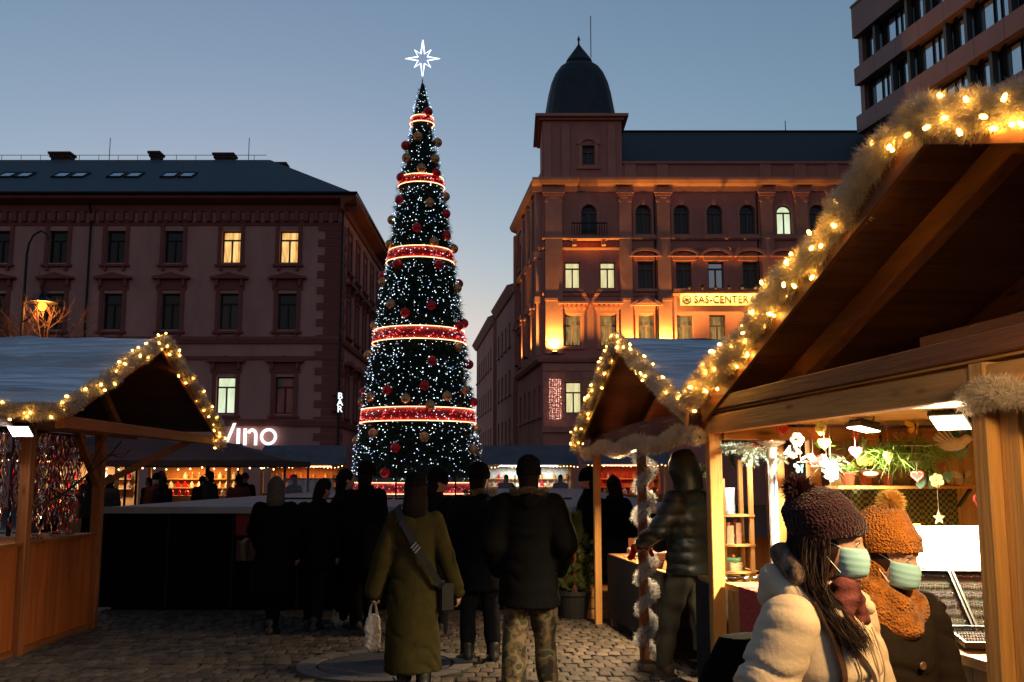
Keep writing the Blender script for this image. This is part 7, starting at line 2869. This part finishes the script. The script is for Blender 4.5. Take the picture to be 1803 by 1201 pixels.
def tray(label, p, w, d, tilt, rows, seed, pale=False, yaw=0.0):
    t = put1('jewellery_tray', label, 'tray', p, 'jewellery trays on the counter', yaw)
    Mt = Matrix.Rotation(tilt, 4, 'X')
    b = MB()
    b.box(-w / 2, w / 2, 0, d, 0, .008)
    b.xf(Mt)
    b.build('bed', col('tray_white', (.6, .6, .58)) if pale else m_velvet, t)
    b = MB()
    for q in ((-w / 2 - .01, -w / 2, -.01, d + .01), (w / 2, w / 2 + .01, -.01, d + .01), (-w / 2, w / 2, -.01, 0), (-w / 2, w / 2, d, d + .01)):
        b.box(*q, 0, .025)
    b.xf(Mt)
    b.build('rim', m_traylip, t)
    g = random.Random(seed)
    for r_ in range(rows):
        yy = d * (r_ + .6) / rows
        bs = {}
        x = -w / 2 + .015
        base = g.randrange(8)
        while x < w / 2 - .012:
            k = (base if g.random() < .6 else g.randrange(8))
            bs.setdefault(k, MB()).octa((x, yy + g.uniform(-.004, .004), .014), .0058)
            x += .0115
        for k, q in bs.items():
            q.xf(Mt)
            stuff(q.build('bead_row', bm_list[k], t))
    for k in range(2):
        b = MB()
        x = g.uniform(-w * .35, w * .2)
        yy = d * (g.randrange(rows) + .15) / rows
        b.box(x, x + .06, yy, yy + .016, .0085, .012)
        b.xf(Mt)
        b.build('price_card', col('white_card', (.75, .75, .72), var=0), t)
    if tilt > .1:
        b = MB()
        b.beam((-w * .4, d * .9 * math.cos(tilt), 0.0), (-w * .4, d * .9 * math.cos(tilt), d * .9 * math.sin(tilt)), .015)
        b.beam((w * .4, d * .9 * math.cos(tilt), 0.0), (w * .4, d * .9 * math.cos(tilt), d * .9 * math.sin(tilt)), .015)
        b.build('prop', m_traylip, t)
    return t


tray('flat tray with blue and white bead strands at the counter front', (.33, .33, .935), .50, .26, .10, 6, 1, yaw=-.25)
tray('tilted dark tray of bead bracelets left of its neighbour', (.17, .80, .95), .34, .36, .62, 6, 2, yaw=-.25)
tray('tilted dark tray of bead bracelets right of its neighbour', (.52, .70, .95), .34, .36, .62, 6, 3, yaw=-.25)
tray('narrow flat tray of silver chains behind the counter edge', (.22, .62, .925), .6, .14, .06, 4, 4, yaw=-.25)
tray('small dark tray with blue bracelets at the back of the counter', (.72, 1.08, 1.03), .22, .18, .5, 3, 5, yaw=-.25)
t = put1('display_board', 'bright white sloping display board behind the bead trays', 'board', (.62, 1.22, 1.02))
b = MB()
b.box(-.46, .46, 0, .46, 0, .012)
b.xf(Matrix.Rotation(.82, 4, 'X'))
b.build('board', col('white_board', (.42, .42, .40), var=.15), t)
b = MB()
b.box(-.4, .4, .28, .30, -.09, .28)
b.box(-.4, .4, 0.0, .02, -.09, .0)
b.build('prop', m_wx, t)


def card(label, p, w, h, tilt, cols_, seed, yaw=0.0):
    t = put1('picture_card', label, 'card', p, 'picture cards on the counter', yaw)
    Mt = Matrix.Rotation(tilt, 4, 'X')
    b = MB()
    b.box(-w / 2, w / 2, 0, h, 0, .004)
    b.xf(Mt)
    m = mat('print%d' % seed, cols_[0], .4, var=0)
    n, l = m.node_tree.nodes, m.node_tree.links
    tc = n.new('ShaderNodeTexCoord')
    nz = n.new('ShaderNodeTexNoise')
    nz.inputs['Scale'].default_value = 14
    rp = n.new('ShaderNodeValToRGB')
    e = rp.color_ramp.elements
    e[0].position, e[0].color = .35, (*cols_[0], 1)
    e[1].position, e[1].color = .65, (*cols_[2], 1)
    q = e.new(.5)
    q.color = (*cols_[1], 1)
    l.new(tc.outputs['Object'], nz.inputs['Vector'])
    l.new(nz.outputs['Fac'], rp.inputs[0])
    l.new(rp.outputs[0], n['Principled BSDF'].inputs['Base Color'])
    b.build('print', m, t)
    b = MB()
    b.beam((0, h * .8 * math.cos(tilt), h * .75 * math.sin(tilt)), (0, h * math.cos(tilt) + .05, 0), .02, .003)
    b.build('stand', m_traylip, t)
    return t


card('orange and yellow picture card standing at the back of the counter', (.95, 2.35, 1.23), .17, .13, .9, ((.35, .03, .01), (.75, .25, .02), (.7, .6, .05)), 1, -.3)
card('dark purple picture card leaning above the bead trays', (.30, 1.12, 1.08), .16, .12, .95, ((.015, .01, .03), (.08, .03, .08), (.6, .25, .05)), 2, -.3)
card('small black card with earrings near the right post', (.98, 1.75, 1.22), .10, .13, 1.0, ((.01, .01, .01), (.02, .02, .02), (.6, .6, .55)), 3, -.3)
card('small white card with dark earrings beside the black one', (.85, 1.85, 1.20), .10, .09, .8, ((.7, .7, .68), (.75, .75, .72), (.1, .1, .15)), 4, -.3)
card('green and yellow picture card left of the white display board', (.55, 2.05, 1.06), .16, .13, .7, ((.1, .25, .06), (.6, .6, .2), (.7, .55, .05)), 5, -.3)
for i, (x, y, z, c, lab) in enumerate(((.33, 2.75, 1.93, (.5, .03, .03), 'red felt heart hanging beside the lit stand'), (.47, 2.45, 1.83, (.75, .4, .05), 'orange felt heart left of the green parrot'), (.70, 2.5, 1.78, (.6, .05, .2), 'pink felt heart above the leftmost pot'),
        (.80, 2.45, 1.93, (.1, .35, .1), 'green felt heart under the ceiling left of the floodlight'), (.92, 2.5, 1.75, (.7, .6, .1), 'yellow felt heart above the middle pot'), (1.08, 2.45, 1.63, (.5, .04, .04), 'red felt heart in front of the pot shelf'),
        (1.22, 2.9, 1.90, (.7, .35, .05), 'orange felt heart behind the hanging greenery'), (1.38, 2.6, 1.63, (.15, .4, .4), 'teal felt heart right of the turquoise butterfly'), (1.55, 2.7, 1.95, (.6, .5, .35), 'beige felt heart in the upper right corner'), (1.48, 2.45, 1.48, (.45, .05, .05), 'dark red felt heart low by the right corner'))):
    t = put1('felt_heart', lab, 'heart', (x, y, z), 'felt hearts in the large stall', .25 * (i % 5) - .5)
    pts_ = []
    for k in range(20):
        a = 2 * math.pi * k / 20
        pts_.append((.0026 * 16 * math.sin(a) ** 3, .0026 * (13 * math.cos(a) - 5 * math.cos(2 * a) - 2 * math.cos(3 * a) - math.cos(4 * a))))
    b = MB()
    b.prism(pts_, -.008, .008)
    b.build('felt', col('felt_%.2f_%.2f_%.2f' % c, c, rough=.9), t)
    b = MB()
    b.tube([(q[0] * .8, -.009, q[1] * .8) for q in pts_] + [(pts_[0][0] * .8, -.009, pts_[0][1] * .8)], .0012, 4)
    b.build('stitching', col('pale_thread', (.7, .65, .55)), t)
    hang_line(t, 1.98 - z)
# blue striped white banner roll on the lit inner post and the plate on it
t = put1('glass_tube_stand', 'bright white stand with blue stripe in front of the inner post', 'stand', (.36, 3.02, .92))
b = MB()
b.lathe([(.05, 0), (.05, .02), (.03, .03), (.03, .88), (.04, .9)], 14)
b.build('column', col('white_gloss', (.8, .8, .78), rough=.3, var=.05), t)
b = MB()
b.box(-.006, .006, -.034, -.029, .45, .72)
b.build('stripe', col('blue_print', (.03, .08, .4), var=0), t)
b = MB()
b.lathe([(.02, .9), (.09, .93), (.095, .945), (.02, .92)], 20)
b.build('plate', col('painted_plate', (.7, .65, .6), var=.5, scale=40), t)
# fir branch by the corner floodlight
for i, (wp, lab, mm, n, ln) in enumerate(((w1(.24, 3.05, 1.80), 'frosted fir branch lit white by the corner floodlight', m_frost, 1500, .05), (w2(.55, 1.3, 1.88), 'dark green fir branch under the second stall roof', m_fir, 1800, .06), (w2(.62, 2.3, 1.70), 'fir sprig below the small floodlight of the second stall', m_frost, 900, .05))):
    t = thing('fir_branch', lab, 'branch', wp, RZ, 'fir branches on the right stalls')
    bb = MB()
    g = random.Random(90 + i)
    base, dirs = [], []
    for k in range(7):
        e = Vector((g.uniform(-.22, .22), g.uniform(-.1, .1), g.uniform(-.16, .08)))
        bb.tube([(0, 0, .05), tuple(e * .5 + Vector((0, 0, .03))), tuple(e)], [.006, .004, .002], 5)
        for q in range(n // 7):
            s_ = g.uniform(.1, 1)
            base.append(e * s_ + Vector((0, 0, .03 * (1 - s_))))
            dirs.append((e.normalized() * .8 + Vector((g.gauss(0, .7), g.gauss(0, .7), g.gauss(0, .7)))).normalized())
    bb.build('twigs', m_terra, t)
    V, F = fibres(np.array([tuple(q) for q in base]), np.array([tuple(q) for q in dirs]), ln, .006)
    stuff(obj('needles', npmesh('needles', V, F), mm, t))
# ------------------------------------------------------------------ small display between the two right stalls
t = thing('side_table', 'table with dark cloth between the two right stalls', 'table', (1.72, 7.42, 0), RZ)
b = MB()
b.box(-.28, .3, -.3, .3, .86, .89)
b.build('table_top', m_wx, t)
b = MB()
b.box(-.29, .31, -.312, -.302, .1, .86)
b.box(-.302, -.291, -.30, .3, .1, .86)
b.build('cloth', m_felt, t)
for sx in (-.25, .27):
    for sy in (-.26, .26):
        piece(t, (sx, sy, 0), (sx, sy, .86), .04, .04, m_wx, 'leg', 0)
t = thing('display_shelf', 'small open wooden shelf unit on the side table', 'shelf', (1.60, 7.36, .89), RZ)
for x in (-.10, .11):
    for y in (-.1, .1):
        piece(t, (x, y, 0), (x, y, .72 if x < 0 else .86), .03, .03, m_wz, 'upright', 0)
for z in (.05, .24, .45):
    b = MB()
    b.box(-.12, .13, -.12, .12, z, z + .015)
    b.build('shelf_board', m_wx, t)
t = thing('glass_vase', 'tall faceted clear glass vase on the top of the display shelf', 'vase', (1.585, 7.34, 1.356), RZ)
b = MB()
b.lathe([(.035, 0), (.04, .02), (.036, .1), (.042, .19), (.038, .19), (.033, .1), (.034, .02)], 9)
b.build('glass', clear_mat('clear_glass', (.8, .85, .9), .3, .05), t)
b = MB()
b.lathe([(.04, 0), (.042, .008), (.02, .012)], 9)
b.build('base', col('glass_base', (.6, .6, .62), rough=.15), t)
for i, (dx, z, w, h, c, lab) in enumerate(((-.03, 1.145, .05, .13, (.30, .19, .11), 'brown carved block on the middle of the display shelf'), (.02, 1.145, .045, .15, (.20, .11, .07), 'taller dark block on the middle of the display shelf'), (-.01, .955, .15, .06, (.45, .35, .2), 'small wooden box at the bottom of the display shelf'), (0, 1.02, .1, .025, (.12, .3, .15), 'green trinket on the box of the display shelf'))):
    t = thing('carved_block', lab, 'trinket', (1.60 + dx, 7.34, z), RZ + .3 * i, 'trinkets on the display shelf')
    b = MB()
    b.box(-w / 2, w / 2, -.04, .04, 0, h)
    b.box(-w / 2 - .004, w / 2 + .004, -.044, .044, h * .4, h * .5)
    b.build('block', col('trinket%d' % i, c), t)
    b = MB()
    b.sphere((0, 0, h + .012), .014, 8, 6)
    b.build('knob', m_terra, t)
t = thing('card_reader', 'grey cash machine with blue screen on the counter behind the shelf', 'cash register', w1(.42, 2.75, .92), RZ)
b = MB()
b.prism([(-.12, 0), (.12, 0), (.12, .1), (-.12, .16)], -.1, .1)
b.build('case', col('grey_case', (.3, .3, .3), rough=.5), t)
b = MB()
b.box(-.08, -.02, -.106, -.101, .05, .12)
b.build('screen', emat('blue_screen', (.12, .4, .75), 1.2, False), t)
b = MB()
for i in range(3):
    for k in range(3):
        b.box(.01 + i * .03, .033 + i * .03, -.105, -.101, .03 + k * .025, .047 + k * .025)
stuff(b.build('keys', m_traylip, t))
t = thing('red_patterned_cloth', 'red patterned cloth over the counter edge by the cash machine', 'cloth', w1(.30, 2.55, .92), RZ)
b = MB()
b.box(-.27, .2, -.25, .25, 0, .006)
b.box(-.285, -.275, -.25, .25, -.3, .006)
b.build('cloth_sheet', mat('red_print', (.4, .05, .04), .85, var=.7, scale=60), t)
b = MB()
for i in range(24):
    b.box(-.288, -.284, -.25 + i * .021, -.24 + i * .021, -.33, -.3)
b.build('fringe', MATS['red_print'], t)
# silver things on the side table
for i in range(5):
    t = thing('silver_dish', ['silver dish at the front corner of the side table', 'silver dish behind the front one on the side table', 'small silver dish left on the side table', 'silver lid on the side table', 'rearmost silver dish on the side table'][i], 'dish', (1.50 + .075 * i, 7.17 + .05 * (i % 2), .89), 0, 'silver dishes on the side table')
    b = MB()
    r = .03 + .006 * (i % 3)
    b.lathe([(r * .5, 0), (r * .6, .01), (r, .03), (r * .95, .03), (r * .5, .012)], 14)
    b.build('dish', m_gsil, t)
    b = MB()
    b.ring((0, 0, .03), r, .003, 18, 4)
    b.build('rim', m_gsil, t)

# ------------------------------------------------------------------ book table of the second stall
t = thing('book_table', 'long table with dark cloth carrying books under the second stall roof', 'table', w2(.55, 3.0, 0), RZ)
b = MB()
b.box(-.42, .45, -1.0, 1.2, .76, .79)
b.build('table_top', m_wy, t)
b = MB()
b.box(-.432, -.421, -1.0, 1.2, .12, .785)
b.box(-.42, .45, -1.012, -1.001, .12, .785)
b.build('cloth', m_felt, t)
for sx in (-.38, .4):
    for sy in (-.95, 1.15):
        piece(t, (sx, sy, 0), (sx, sy, .76), .05, .05, m_wz, 'leg', 0)
g = random.Random(8)
BK = [(.35, .03, .03), (.5, .42, .3), (.06, .05, .05), (.42, .12, .1), (.6, .55, .45), (.12, .08, .06), (.3, .3, .32), (.45, .05, .06)]
for st, (sx, sy, n) in enumerate(((.25, 2.5, 6), (.30, 3.0, 5), (.62, 2.7, 7), (.28, 3.5, 4), (.65, 3.4, 5))):
    z = .79
    for i in range(n):
        h = g.uniform(.018, .035)
        lab = '%s book from the bottom in the %s pile on the book table' % (ORD[i], ['front', 'middle', 'inner front', 'rear', 'inner rear'][st])
        t = thing('book', lab, 'book', w2(sx + g.uniform(-.02, .02), sy + g.uniform(-.02, .02), z), RZ + g.uniform(-.3, .3), 'books on the book table')
        b = MB()
        b.box(-.095, .095, -.13, .13, 0, .003)
        b.box(-.095, .095, -.13, .13, h - .003, h)
        b.box(-.097, -.094, -.13, .13, .003, h - .003)
        b.build('cover', col('cover%d' % ((st * 3 + i) % 8), BK[(st * 3 + i) % 8], rough=.45), t)
        b = MB()
        b.box(-.093, .09, -.125, .125, .0032, h - .0032)
        b.build('pages', col('pages', (.6, .54, .42)), t)
        z += h + .001
t = thing('slanted_crate', 'slanted pale board with leaflets at the front of the book table', 'board', w2(.22, 2.15, .79), RZ)
b = MB()
b.box(-.01, .01, -.16, .16, 0, .34)
b.xf(Matrix.Rotation(R(28), 4, 'Y'))
b.build('board', m_wz, t)
b = MB()
b.beam((.28, -.1, 0), (.15, -.1, .28), .02)
b.beam((.28, .1, 0), (.15, .1, .28), .02)
b.build('prop', m_wz, t)
for i, (sx, sy, z, lab) in enumerate(((.42, 2.25, 1.0, 'bright red knitted scarf heaped on the book piles'), (.55, 3.1, 1.0, 'red woollen bundle behind the heaped scarf'))):
    t = thing('red_scarf', lab, 'scarf', w2(sx, sy, z - .05), RZ)
    pr = [cap((-.12, 0, .0), (.1, .04, .02), .04, .045, .02), cap((.08, .03, .03), (-.03, -.08, .03), .04, .035, .02), cap((-.1, .05, .04), (.0, .08, .07), .035, .03, .02), cap((-.02, 0, .07), (.06, .02, .09), .035, .025, .02)]
    obj('scarf_cloth', npmesh('scarf_cloth', *sdf_mesh(pr, .011, folds(.007, 9 + i, 50)), True), cloth('scarf_red', (.45, .015, .012)), t)
    b = MB()
    for k in range(8):
        b.tube([(-.13, .0 + k * .008, 0), (-.16, .0 + k * .009, -.02)], .003, 4)
    b.build('tassels', MATS['scarf_red'], t)
# dark box and step left of the table
t = thing('wooden_crate', 'low brown wooden crate behind the bright narrow post', 'crate', (1.02, 11.9, 0), RZ)
for i in range(3):
    b = MB()
    b.box(-.2, .2, -.2, -.185, .02 + i * .12, .125 + i * .12)
    b.build('slat', m_wx, t)
    b = MB()
    b.box(-.2, -.185, -.185, .2, .02 + i * .12, .125 + i * .12)
    b.build('slat', m_wy, t)
b = MB()
b.box(-.18, .2, -.18, .2, .01, .36)
b.build('inner_box', m_ply, t)
# ------------------------------------------------------------------ potted conifer
t = thing('potted_conifer', 'small bushy conifer in a dark round pot beside the bright post', 'plant', (.72, 11.75, 0))
b = MB()
b.lathe([(.15, 0), (.19, .28), (.205, .285), (.205, .33), (.185, .33), (.17, .29)], 20)
b.build('pot', col('dark_pot', (.02, .02, .022), rough=.5), t)
b = MB()
b.tube([(0, 0, .28), (.01, 0, .7), (0, 0, 1.1)], [.025, .018, .006], 6)
b.build('stem', m_terra, t)
g = np.random.default_rng(12)
nt = 420
z = g.uniform(.36, 1.2, nt)
rr = np.interp(z, [.3, .45, .8, 1.05, 1.22], [.14, .2, .19, .13, .03]) * np.sqrt(g.uniform(.25, 1, nt)) * (1 + .18 * np.sin(z * 22))
a = g.uniform(0, 6.28, nt)
tc0 = np.stack([rr * np.cos(a), rr * np.sin(a), z], 1)
ci = np.repeat(np.arange(nt), 22)
d = np.stack([np.cos(a), np.sin(a), np.full(nt, .9)], 1)[ci] + g.normal(size=(len(ci), 3)) * .6
d /= np.linalg.norm(d, axis=1, keepdims=True)
V, F = fibres(tc0[ci] + g.normal(size=(len(ci), 3)) * .012, d, g.uniform(.03, .075, len(ci)), .007)
stuff(obj('foliage', npmesh('foliage', V, F), fibre_mat('conifer_green', (.17, .20, .05), .35), t))
# floodlight of the near bay, just past the picture edge, that lights the plank panel and the walkers
flood('floodlight on the header of the near bay of the large stall', w1(-.5, -1.4, 2.06), w1(-.95, -.45, 1.15), 30, (1.0, .66, .28), 'floodlight of the near bay', strength=14)
